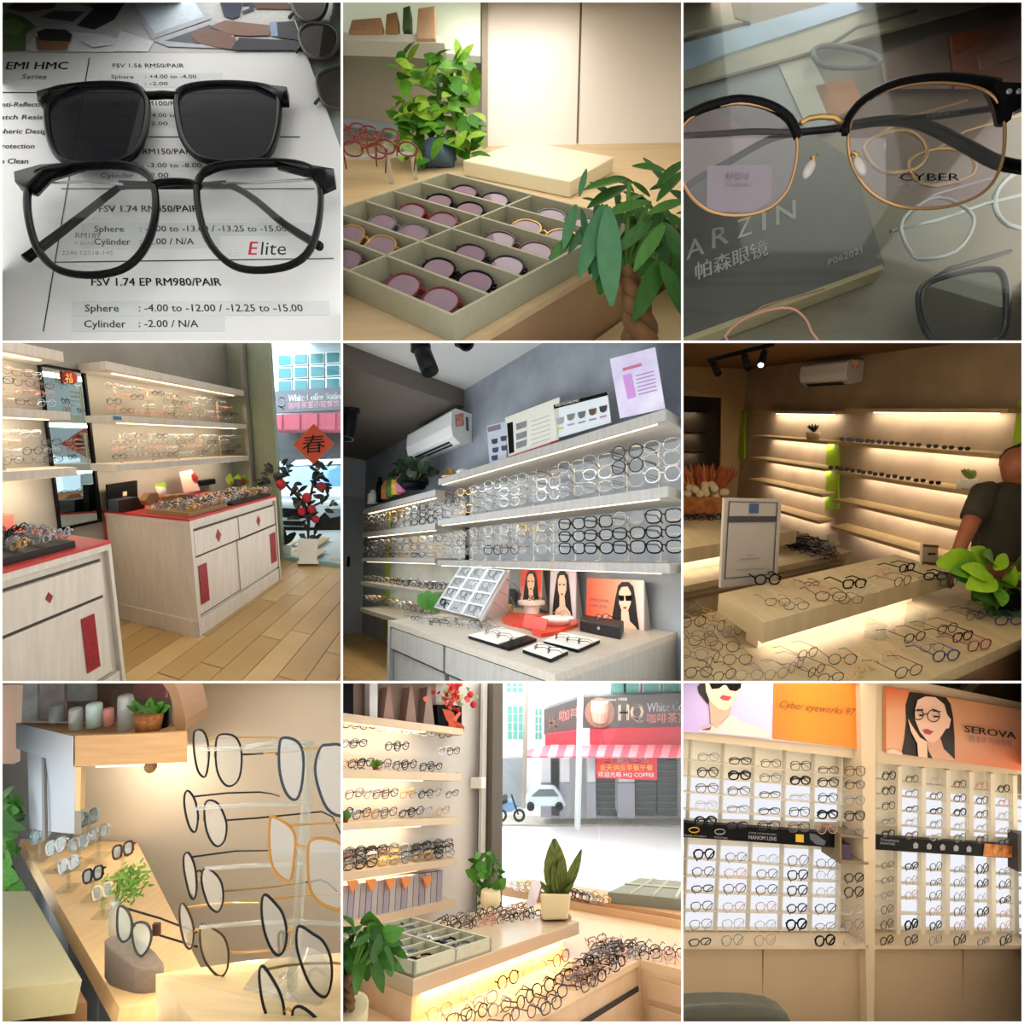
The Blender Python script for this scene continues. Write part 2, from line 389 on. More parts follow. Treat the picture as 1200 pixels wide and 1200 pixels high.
# ================================================================ compartment 1: two frames on a printed price card
def cell_1():
    c = C1
    V = Vector((-.688, 1, 1.71)); U = Vector((1, 0, 0)); N = U.cross(V).normalized()
    if N.y > 0: N = -N
    fr = Frame(c, c.at(600, 1190, 1.42), U, V, N)
    glass_top = mat('counter_glass_top', '8d9690', .12, var=.06, scale=3)
    B = MB(); B.prism(trace(fr, [(-200, -10), (1400, -10), (1400, 1230), (-200, 1230)], w=-.02), N * -.03)
    B.build('glass_counter_top', glass_top, None, c, label='grey-green glass counter top under the lens price card', cat='counter top')
    paper = mat('coated_paper', 'e3e4e3', .4, var=.015, scale=5)
    B = MB(); B.prism(trace(fr, [(-20, -20), (1005, -20), (1070, 185), (1210, 570), (1225, 1230), (-20, 1230)], w=0), N * -.012)
    card = B.build('price_card', paper, None, c, label='printed lens price card lying under the black frames', cat='price card')
    T = lambda s, x0, x1, yb, yt, m=m_ink, b=.012, it=0: write(fr, s, x0, x1, yb, yt, m, card, b, w=0, italic=it)
    g = mat('mid_ink', '4a4b4e', .7, spec=.1)
    T('EMI HMC', 20, 243, 243, 217, b=.02, it=.2); T('Series', 75, 165, 277, 260, m_grey_ink, it=.3)
    for s, x0, x1, yb, yt in (('Anti-Reflection', -16, 172, 374, 358), ('Scratch Resistant', -46, 212, 418, 402), ('Aspheric Design', -40, 178, 468, 451),
                              ('UV Protection', -58, 122, 520, 503), ('To Clean', -18, 100, 573, 555)):
        T(s, x0, x1, yb, yt, g, .02, .2)
    rows = [('FSV 1.56 RM50/PAIR', 395, 645, 237, 223, [('Sphere', 390, 468, ': +4.00 to -4.00', 508, 688, 276, 263), ('Cylinder', 385, 487, ': -2.00', 508, 588, 300, 288)]),
            ('FSV 1.61 RM100/PAIR', 378, 660, 370, 354, [('Sphere', 372, 458, ': +4.00 to -6.00', 500, 690, 412, 398), ('Cylinder', 370, 470, ': -2.00', 500, 588, 440, 427)]),
            ('FSV 1.67 RM150/PAIR', 368, 680, 540, 521, [('Sphere', 362, 458, ': -3.00 to -8.00', 498, 706, 588, 572), ('Cylinder', 353, 468, ': -2.00', 496, 590, 624, 606)]),
            ('FSV 1.74 RM450/PAIR', 347, 697, 742, 719, [('Sphere', 330, 435, ': -3.00 to -13.00 / -13.25 to -15.00', 490, 1005, 812, 791), ('Cylinder', 330, 458, ': -2.00 / N/A', 490, 680, 857, 835)]),
            ('FSV 1.74 EP RM980/PAIR', 320, 777, 1000, 973, [('Sphere', 298, 417, ': -4.00 to -12.00 / -12.25 to -15.00', 486, 1062, 1091, 1066), ('Cylinder', 295, 442, ': -2.00 / N/A', 486, 695, 1146, 1121)])]
    pale = mat('pale_blue_print', 'd3d8d8', .5)
    for h, x0, x1, yb, yt, sub in rows:
        T(h, x0, x1, yb, yt, m_ink, .018 if yb > 600 else .008)
        for a, ax0, ax1, b, bx0, bx1, yb2, yt2 in sub:
            hh = yb2 - yt2
            Q = MB(); Q.poly([p + N * .0006 for p in trace(fr, [(ax0 - 45, yb2 + hh * .6), (bx1 + 90, yb2 + hh * .5), (bx1 + 90, yt2 - hh * .5), (ax0 - 45, yt2 - hh * .5)], w=0)])
            Q.build('print_band', pale, card, c)
            T(a, ax0, ax1, yb2, yt2, g, .012); T(b, bx0, bx1, yb2 - 1, yt2 - 1, g, .012)
    for pts in ([(-10, 324), (1000, 328)], [(245, 480), (1050, 480)], [(215, 661), (1100, 661)], [(190, 918), (1168, 905)], [(313, 203), (152, 1160)]):
        (x0, y0), (x1, y1) = pts; dx, dy = (0, 1.7) if abs(x1 - x0) > abs(y1 - y0) else (2.0, 0)
        Q = MB(); Q.poly([p + N * .001 for p in trace(fr, [(x0 - dx, y0 - dy), (x1 - dx, y1 - dy), (x1 + dx, y1 + dy), (x0 + dx, y0 + dy)], w=0)]); Q.build('ruled_line', m_ink, card, c)
    # the photograph printed along the card's top edge
    cols = {'desk': 'c9c9c8', 'sheet': 'e6e9ec', 'navy': '171c2b', 'skin': '8a6656', 'skin2': '7a5648', 'lap': 'b9bfc6', 'screen': 'd7e2ea', 'dark': '2b2c30', 'cup': '9a6b46', 'lid': '202022', 'mug': '23304f', 'leaf': '5c7a3a', 'leaf2': '86a055', 'cuff': '8fa8c8', 'wood': '6c4a3c', 'key': '55585e'}
    PM = {k: mat('print_' + k, v, .5, var=.08, scale=30) for k, v in cols.items()}
    order = [('desk', [(-20, -20), (1003, -20), (1066, 185), (-20, 185)]), ('dark', [(265, 90), (350, -10), (450, -10), (400, 70), (330, 105)]),
             ('lap', [(110, 60), (180, 25), (330, 30), (270, 90), (160, 85)]), ('key', [(140, 62), (190, 38), (300, 42), (255, 78)]),
             ('skin', [(20, 30), (60, 8), (200, 8), (190, 30), (90, 45)]), ('skin', [(250, 8), (350, 8), (320, 28)]),
             ('leaf', [(-10, 60), (30, 45), (80, 60), (130, 95), (90, 120), (90, 180), (-10, 180)]), ('leaf2', [(10, 75), (50, 65), (95, 90), (60, 130), (20, 120)]),
             ('sheet', [(90, 175), (140, 110), (330, 120), (470, 150), (400, 185), (120, 184)]), ('sheet', [(420, 110), (540, 150), (520, 184), (400, 184)]),
             ('lap', [(440, -10), (690, -10), (740, 70), (535, 142)]), ('screen', [(462, 0), (672, -5), (715, 62), (545, 122)]),
             ('lap', [(535, 145), (745, 75), (830, 110), (800, 175), (590, 168)]), ('key', [(580, 148), (735, 92), (790, 110), (700, 160)]),
             ('wood', [(870, 10), (1010, 12), (1020, 38), (900, 36)]), ('mug', [(770, 8), (850, 10), (840, 62), (815, 72), (785, 62)]), ('mug', [(850, 15), (885, 12), (890, 40), (850, 55), (850, 45), (876, 35), (872, 22), (850, 25)]),
             ('skin', [(735, 100), (790, 78), (880, 88), (950, 95), (945, 130), (870, 132), (810, 128)]), ('skin2', [(668, 130), (700, 105), (790, 118), (830, 145), (815, 180), (760, 172), (690, 155)]),
             ('cuff', [(945, 85), (970, 82), (975, 135), (950, 132)]), ('navy', [(970, 85), (1032, 82), (1056, 150), (975, 138)]), ('navy', [(815, 175), (840, 140), (930, 145), (1060, 152), (1066, 184), (820, 184)]),
             ('cup', [(128, 135), (250, 140), (240, 182), (135, 182)]), ('lid', [(135, 120), (165, 110), (235, 112), (258, 130), (250, 155), (140, 150)]),
             ('sheet', [(285, 150), (360, 140), (400, 165), (330, 175)])]
    for i, (k, pts) in enumerate(order):
        Q = MB(); Q.poly([p + N * (.0008 + .0004 * i) for p in trace(fr, pts, w=0)]); Q.build('printed_picture', PM[k], card, c)
    # the two frames
    def frame(name, label, lensL, lensR, rim_r, w, lens_m, bridge, lugs, extra=None):
        t = empty(name, fr.at(600, 800, w=0), label, 'eyeglasses')
        B = MB()
        for L in (lensL, lensR):
            lp = smooth_loop(L, True, 3); pts = trace(fr, lp, w=w)
            rs = [c.size(rim_r * (1.35 if y < min(q[1] for q in L) + 40 else 1), pts[0].y) for x, y in lp]
            B.tube(pts, rs, 8, True)
            Q = MB(); Q.poly(pts); Q.build('lens', lens_m, t, c, True)
        for l in lugs: B.prism(trace(fr, l, w=w + .012), N * -.03)
        bp = trace(fr, smooth_loop(bridge, False, 3), w=w); B.tube(bp, c.size(13, bp[0].y), 8)
        B.build('rim', m_gloss, t, c, True)
        return t
    m_gloss = mat('gloss_black_acetate', '09090b', .2, spec=.1)
    tint = clear('dark_tinted_lens', '4a484d', .10, body='242329', amount=.55)
    L1 = [(170, 345), (195, 318), (300, 301), (400, 298), (478, 308), (512, 345), (516, 400), (505, 470), (480, 528), (440, 560), (380, 574), (290, 576), (220, 562), (182, 510), (165, 430)]
    R1 = [(618, 350), (640, 316), (700, 300), (800, 295), (900, 302), (962, 320), (976, 350), (974, 430), (955, 510), (920, 556), (850, 570), (745, 566), (684, 545), (642, 490), (624, 420)]
    frame('clip_on_sunglasses', 'dark-tinted black sunglasses front lying above the clear pair on price card', L1, R1, 10, .05, tint,
          [(512, 335), (545, 334), (575, 332), (605, 334), (628, 335)], [[(128, 318), (200, 298), (290, 288), (190, 325), (162, 360), (130, 352)], [(1003, 303), (880, 290), (960, 325), (975, 345), (1003, 345)]])
    L2 = [(103, 650), (135, 608), (220, 588), (350, 577), (450, 582), (512, 608), (540, 660), (545, 740), (524, 830), (482, 900), (420, 945), (330, 962), (240, 955), (180, 928), (130, 868), (103, 780), (95, 705)]
    R2 = [(688, 665), (706, 612), (765, 582), (880, 571), (1000, 571), (1082, 590), (1116, 640), (1122, 720), (1106, 820), (1072, 890), (1010, 930), (920, 945), (838, 938), (778, 903), (728, 840), (700, 760)]
    t = frame('eyeglasses', 'clear black full-rim eyeglasses with folded temples in front on price card', L2, R2, 11.5, .085, m_lens,
              [(535, 650), (560, 640), (615, 636), (670, 640), (696, 652)], [[(48, 600), (140, 575), (280, 565), (160, 602), (108, 655), (90, 650), (52, 636)], [(1168, 590), (1080, 575), (960, 562), (1080, 592), (1118, 650), (1140, 640), (1168, 628)]])
    wire, arm = mat('steel_wire', 'a9abb0', .25, .8), m_gloss
    for k, (wp, ap) in enumerate((([(1105, 628), (1010, 632), (900, 640), (780, 642)], [(790, 640), (620, 652), (440, 652), (390, 675), (300, 745), (190, 830), (90, 905)]),
                                  ([(128, 636), (200, 640), (300, 634), (430, 645)], [(420, 640), (560, 645), (770, 648), (830, 660), (900, 705), (1000, 788), (1120, 862)]))):
        h = .035 + .012 * k
        B = MB(); q = trace(fr, wp, w=h + .02); B.tube(q, c.size(4.5, q[0].y), 6); B.build('temple_wire', wire, t, c, True)
        B = MB(); q = trace(fr, smooth_loop(ap, False, 3), w=h); n = len(q); B.tube(q, [c.size(9 + 8 * (i / n) ** 2, q[i].y) for i in range(n)], 8); B.build('temple', arm, t, c, True)
    for s, x0, x1, yb, yt, m, bo, it in (('E', 868, 905, 893, 846, mat('red_ink', 'c4213c', .5), .03, .15), ('lite', 912, 1002, 893, 846, m_ink, 0, .1), ('e', 800, 835, 898, 872, mat('ghost_ink', 'b9b7ba', .6), 0, .1),
                                         ('RM189', 265, 352, 834, 815, mat('tag_ink', '8a6a6a', .6), .01, 0), ('P-ELITE', 265, 330, 858, 847, m_grey_ink, 0, 0), ('2246 52018-145', 217, 396, 893, 878, m_grey_ink, 0, 0)):
        o = write(fr, s, x0, x1, yb, yt, m, t, bo, italic=it, w=.09)
    # dark frames reflected room side, lying on the glass beyond the card
    brown_lens = clear('brown_tinted_lens', '6f675c', .2, body='4b463d', amount=.5)
    for lab, pts, w in (('brown-tinted sunglasses on the glass beside the card, nearest the mug', [(1048, 112), (1085, 84), (1150, 88), (1182, 118), (1176, 172), (1135, 206), (1082, 196), (1055, 160)], .015),
                        ('dark-tinted sunglasses cut by the cabinet upright beside the card', [(1110, 272), (1150, 245), (1215, 236), (1230, 300), (1215, 376), (1150, 374), (1120, 340)], .015),
                        ('grey-tinted sunglasses at the top edge beyond the card photograph', [(1015, -25), (1090, -30), (1142, -10), (1136, 40), (1110, 70), (1062, 72), (1030, 40)], .015)):
        t2 = empty('sunglasses', fr.at(pts[0][0], pts[0][1], w=0), lab, 'sunglasses', 'sunglasses lying on the glass counter')
        q = trace(fr, smooth_loop(pts), w=w); B = MB(); B.tube(q, c.size(6, q[0].y), 6, True)
        e = trace(fr, [(pts[-1][0], pts[-1][1]), (pts[-1][0] - 18, pts[-1][1] + 22)], w=w); B.tube(e, c.size(5, q[0].y), 6)
        B.build('rim', mat('smoke_rim', '3a3934', .3), t2, c, True)
        B = MB(); B.poly(q); B.build('lens', brown_lens, t2, c, True)
cell_1()

def card(c, pts, d, th, m, name, parent=None, **k):
    """an upright board facing the front of the cabinet at depth d, th thick"""
    B = MB(); B.prism([c.at(x, y, d) for x, y in pts], Vector((0, th, 0))); return B.build(name, m, parent, c, **k)

# ================================================================ compartment 2: partitioned tray of frames, braided-trunk plant
def cell_2():
    c = C2
    U, V = Vector((1.245, 1, 1.115)), Vector((-1.705, 1, 1.062)); W = U.cross(V).normalized()
    if W.z < 0: W = -W
    fr = Frame(c, c.at(391, 1090, 1.5), U, V, W)          # w = 0 at the tray's rim, u to the far end, v to the wall edge
    uR, vL = fr.P(1020, 755, w=0).x, fr.P(-263, 813, w=0).y
    p = fr.P(733, 900, w=0).x / 3; rows = max(4, round(uR / p)); uR = rows * p
    vm = fr.P(391, 790, w=0).y; h = c.size(112, 1.5) * .95; th = .012
    felt = mat('sage_felt', 'aeab92', .85, var=.05, scale=80); felt2 = mat('grey_felt', '747468', .9, var=.05, scale=80)
    t = empty('display_tray', fr(uR / 2, vL / 2, -h), 'sage green partitioned tray holding purple-sheened eyeglasses on wooden desk', 'tray')
    def bx(name, u, v, w, m, par=t): return MB().box(fr, u, v, w).build(name, m, par, c)
    bx('base', (0, uR), (0, vL), (-h, -h + th), felt2)
    for u, v in (((-th, 0), (-th, vL + th)), ((uR, uR + th), (-th, vL + th)), ((0, uR), (-th, 0)), ((0, uR), (vL, vL + th))): bx('side_wall', u, v, (-h, 0), felt)
    bx('middle_divider', (0, uR), (vm - th / 2, vm + th / 2), (-h, -.004), felt)
    for r in range(1, rows):
        for v in ((0, vm), (vm, vL)): bx('divider', (r * p - th / 2, r * p + th / 2), v, (-h, -.004), felt)
    lensm = clear('purple_sheen_lens', 'cdb2c8', .5, body='d0aec6', amount=.45)  # purple reflection partly put into the lens body colour
    cr = mat('crimson_rim', '7a1c24', .3); go = m_gold
    rims = [cr, m_black, m_dark_rim, m_brown_rim, go, m_grey_rim]
    for r in range(rows):
        for k, (v0, v1) in enumerate(((0, vm), (vm, vL))):
            rim = rims[(r + 3 * k) % 6]; me = glasses_mesh('oval' if (r + k) % 2 else 'oval', rim, lensm, .013, 'folded', 20, 6)
            w_ = min(.72 * (v1 - v0), .95 * (v1 - v0))
            pos = fr(r * p + p * .30, (v0 + v1) / 2, -h + th + .01)
            put(me, 'eyeglasses', pos, -fr.V, fr.W * .42 + fr.U * .9, w_ * .96, c,
                'purple-sheened eyeglasses in the tray, %s row from the near edge, %s column' % (ORD[r], 'wall-side' if k else 'plant-side'), 'eyeglasses', 'frames lying in the sage tray')
    # desk under the tray
    wood = mat('pale_wood', 'd3b68a', .5, col2='dcc29a', scale=3, stretch=(1, 8, 8))
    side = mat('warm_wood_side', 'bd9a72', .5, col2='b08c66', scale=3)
    d = empty('desk', fr(0, 0, -h - .3), 'pale wooden desk under the sage tray', 'desk')
    vd = -.05
    MB().box(fr, (-1.2, 2.6), (vd, 2.2), (-h - .025, -h - .001)).build('desk_top', wood, d, c)
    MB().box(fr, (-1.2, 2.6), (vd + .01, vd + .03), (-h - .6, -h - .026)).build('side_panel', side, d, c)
    lowt = mat('cream_table', 'e6d4a4', .5, col2='dcc896', scale=4)
    MB().box(fr, (-.6, 2.2), (-1.6, vd - .005), (-h - .33, -h - .3)).build('low_table', lowt, None, c, label='low cream table under the braided plant', cat='table')
    # back wall
    card(c, [(-60, -30), (1260, -30), (1260, 720), (-60, 720)], 3.3, .03, mat('taupe_wall', 'b3a796', .6, var=.03, scale=3), 'wall_back', kind='structure')
    wd = empty('wardrobe', c.at(850, 560, 3.2), 'tall beige panel cupboard behind the tray', 'cupboard')
    pan = mat('beige_panel', 'e6dcd2', .5, var=.015, scale=2)
    card(c, [(515, -30), (838, -30), (820, 640), (515, 620)], 3.15, .04, pan, 'door', wd); card(c, [(846, -30), (1260, -30), (1260, 640), (828, 640)], 3.15, .04, pan, 'door', wd)
    card(c, [(838, -30), (846, -30), (828, 640), (820, 640)], 3.17, .03, mat('dark_seam', '8c7c6c', .6), 'seam', wd)
    card(c, [(495, -30), (515, -30), (515, 620), (495, 620)], 3.13, .06, mat('dark_beige', '9c8f80', .6), 'side_panel', wd)  # side strip a darker beige than the doors
    sh = empty('display_shelf', c.at(250, 190, 3.0), 'pale mint display shelf with added glow on the back wall', 'shelf')
    mint = mat('mint_glow_board', 'dfe6d2', .5, emit=.25); card(c, [(-60, -30), (490, -30), (490, 195), (-60, 150)], 3.12, .05, mint, 'back_board', sh)  # board brightness put in as self-glow, no lamp in it
    card(c, [(-60, 112), (350, 122), (365, 150), (-60, 138)], 2.95, .1, mat('shelf_edge', 'e9ebe6', .5), 'shelf_board', sh)
    for x, y0, y1, w_, col, nm, lab in ((300, 20, 135, 34, 'cfa98a', 'wooden_display_block', 'tan display block on the mint shelf end'), (232, 18, 100, 14, '4a6a3c', 'succulent', 'dark green sprig on the mint shelf'), (90, 60, 110, 60, 'c49a7a', 'wooden_box', 'tan open box on the mint shelf'), (180, 40, 110, 22, 'b58a60', 'wooden_stand', 'brown stand on the mint shelf')):
        B = MB(); q = [c.at(x - w_, y1, 2.93), c.at(x + w_, y1, 2.93), c.at(x + w_ * .9, y0, 2.93), c.at(x - w_ * .8, y0 + 8, 2.93)]; B.prism(q, Vector((0, .08, 0)))
        B.build(nm, mat(nm, col, .6, var=.1), None, c, label=lab, cat='ornament', bevel=.004)
    card(c, [(-60, 398), (230, 440), (230, 470), (-60, 428)], 3.2, .05, mat('blue_strip', '9fb0c0', .4), 'baseboard_back', kind='structure')
    # cream block behind the tray
    q = [fr.at(x, y, w=-h) for x, y in ((432, 612), (800, 690), (950, 600), (640, 540))]
    MB().prism(q, fr.W * .07).build('cream_box_lid', mat('cream_lid', 'e6dfc2', .5), None, c, label='cream lid lying behind the sage tray', cat='lid', bevel=.006)
    # acrylic riser with red frames
    rz = empty('acrylic_riser', fr.at(170, 640, w=-h), 'clear acrylic riser carrying crimson frames by the wall', 'display stand')
    a = fr.at(180, 640, w=-h); b = fr.at(265, 625, w=-h); top = fr.W * .11; dx = Vector((-.6, .1, .05))
    ac = clear('milky_acrylic', 'e8e8e4', .3, body='e6e6e0', amount=.35)
    MB().hexa([a + top, b + top, b + top + dx, a + top + dx] + [q + fr.W * .012 for q in (a + top, b + top, b + top + dx, a + top + dx)]).build('top_plate', ac, rz, c)
    for q in (a, b): MB().obox(q + top * .5, Vector((.012, 0, 0)), Vector((0, .006, 0)), top * .5).build('leg', ac, rz, c)
    for i, (x, y) in enumerate(((90, 548), (200, 540), (60, 505), (140, 490), (30, 470))):
        pos = c.at(x, y, 2.05 + .08 * i) ; put(glasses_mesh('oval', cr, m_lens, .022, 'open', 18, 5), 'eyeglasses', pos, (1, .25, .05), (0, -.25, 1), c.size(150, 2.05), c,
            'crimson-rimmed eyeglasses on the acrylic riser, %s from the front' % ORD[i], 'eyeglasses', 'crimson frames on the riser')
    # bright leafy plant behind
    pl = empty('potted_plant', fr.at(345, 590, w=-h), 'bright green leafy plant in blue pot against the wall', 'plant')
    base = fr.at(345, 585, w=-h); dd = base.y
    MB().lathe(base, (0, 0, 1), [(.06, 0), (.085, .01), (.1, .10), (.09, .1)], 14).build('pot', mat('blue_pot', '4a6478', .4), pl, c, True)
    MB().tube([base, base + Vector((0, 0, .45)), c.at(330, 260, dd)], .012, 6).build('stem', mat('green_stem', '4f7a2a', .7), pl, c)
    lm = [leaf_mesh('leaf', mat('bright_leaf', '5f9a22', .5, var=.2, scale=6), .32), leaf_mesh('leaf', mat('lime_leaf', '8cb432', .5, var=.2, scale=6), .3), leaf_mesh('leaf', mat('mid_leaf', '3f7a1c', .5, var=.2), .34)]
    for i in range(190):
        t_ = rnd.random(); y = 200 + 360 * t_; half = 95 + 45 * math.sin(3 * t_ + .3) if t_ < .8 else 140
        x = 325 + 25 * t_ + rnd.uniform(-1, 1) * half
        leaf(pl, lm[i % 3], c.at(x, y, dd + rnd.uniform(-.1, .1)), Vector((rnd.uniform(-1, 1), -.4, rnd.uniform(-1, .6))), Vector((0, -1, .5)) + rv() * .5, c.size(rnd.uniform(48, 78), dd), c)
    # braided-trunk plant, near right
    z2 = lambda x, y: (481.2 + x * .599, 505 + y * .599)
    pb = empty('braided_plant', c.at(*z2(930, 1140), 1.5), 'dark green plant with braided brown trunk at the tray corner', 'plant')
    bark = mat('brown_bark', '6b4a26', .7, var=.25, scale=15, bump=.3)
    for ph in (0, 2.1, 4.2):
        q, rs = [], []
        for i in range(14):
            t_ = i / 13; x, y = z2(945 - 95 * t_ ** 2 + 62 * math.sin(ph + t_ * 7.5) * (1 - .65 * t_), 1150 - 440 * t_)
            q.append(c.at(x, y, 1.5 + .035 * math.cos(ph + t_ * 7.5))); rs.append(.03 - .014 * t_)
        MB().tube(q, rs, 8).build('trunk', bark, pb, c, True)
    dk = [leaf_mesh('leaf', mat('deep_leaf', '3a6e1e', .4, var=.2, scale=5), .15, .12, .12, segs=6), leaf_mesh('leaf', mat('teal_leaf', '40764c', .4, var=.15, scale=5), .125, .12, .1, segs=6), leaf_mesh('leaf', mat('forest_leaf', '2a5a16', .4, var=.2, scale=5), .16, .12, .15, segs=6)]
    for i, (x0, y0, x1, y1, k, dz) in enumerate(((730, 345, 600, 750, 1, 0), (745, 355, 690, 770, 1, .02), (755, 360, 772, 910, 1, -.02), (740, 355, 728, 840, 0, .03), (590, 300, 630, 130, 1, .05), (860, 200, 620, 230, 0, .04),
            (870, 240, 640, 330, 2, .06), (570, 345, 495, 590, 1, .05), (560, 520, 420, 655, 0, .06), (1000, 330, 740, 380, 0, 0), (1090, 150, 905, 100, 0, .02), (960, 75, 1120, 230, 1, .05), (1040, 240, 1210, 60, 2, 0), (1200, 150, 1040, 300, 0, .04),
            (985, 400, 1215, 300, 0, -.04), (1010, 440, 810, 600, 2, -.02), (1085, 465, 905, 705, 0, -.05), (1085, 455, 1210, 680, 2, -.03), (1050, 670, 930, 1005, 2, -.04), (1060, 680, 1210, 960, 2, -.05), (920, 520, 850, 790, 2, .05),
            (1045, 630, 870, 800, 0, .03), (600, 370, 640, 560, 1, .08), (630, 460, 530, 620, 1, .08), (900, 460, 810, 710, 2, .07), (1000, 300, 900, 200, 0, .08), (1120, 400, 1215, 500, 0, .06), (780, 300, 660, 200, 2, .09), (1100, 560, 1010, 860, 2, .05), (960, 350, 840, 420, 0, .1), (1150, 600, 1180, 850, 0, .04), (700, 330, 610, 300, 1, .08), (740, 420, 650, 720, 2, .07), (1000, 260, 1150, 200, 2, .07), (830, 330, 760, 560, 2, .1), (950, 480, 960, 760, 2, .09), (1060, 360, 1000, 560, 2, .1))):
        a, b = c.at(*z2(x0, y0), 1.47 + dz), c.at(*z2(x1, y1), 1.45 + dz)
        leaf(pb, dk[k], a, b - a, Vector((rnd.uniform(-.5, .5), -1, .35)), (b - a).length, c)
    for i in range(44):
        an = rnd.uniform(0, 6.28); ra = rnd.uniform(.2, 1); x, y = 930 + 260 * ra * math.cos(an), 420 + 260 * ra * math.sin(an) * .95
        if x < 640: continue
        a = c.at(*z2(x, y), 1.58 + rnd.uniform(0, .12)); ln_ = c.size(rnd.uniform(80, 150), 1.55)
        leaf(pb, dk[2 if i % 3 else 0], a, Vector((rnd.uniform(-.8, .8), -.3, rnd.uniform(-1, .15))), Vector((rnd.uniform(-.5, .5), -1, .35)), ln_, c)
    for i, (q0, q1) in enumerate((((850, 720), (740, 350)), ((860, 720), (880, 220)), ((870, 720), (1080, 460)), ((865, 720), (1000, 330)), ((880, 700), (1050, 670)))):
        a, b = c.at(*z2(*q0), 1.5), c.at(*z2(*q1), 1.48); MB().tube([a, (a + b) / 2 + Vector((0, 0, .03)), b], .007, 5).build('stalk', mat('green_stem', '4f7a2a', .7), pb, c)
cell_2()

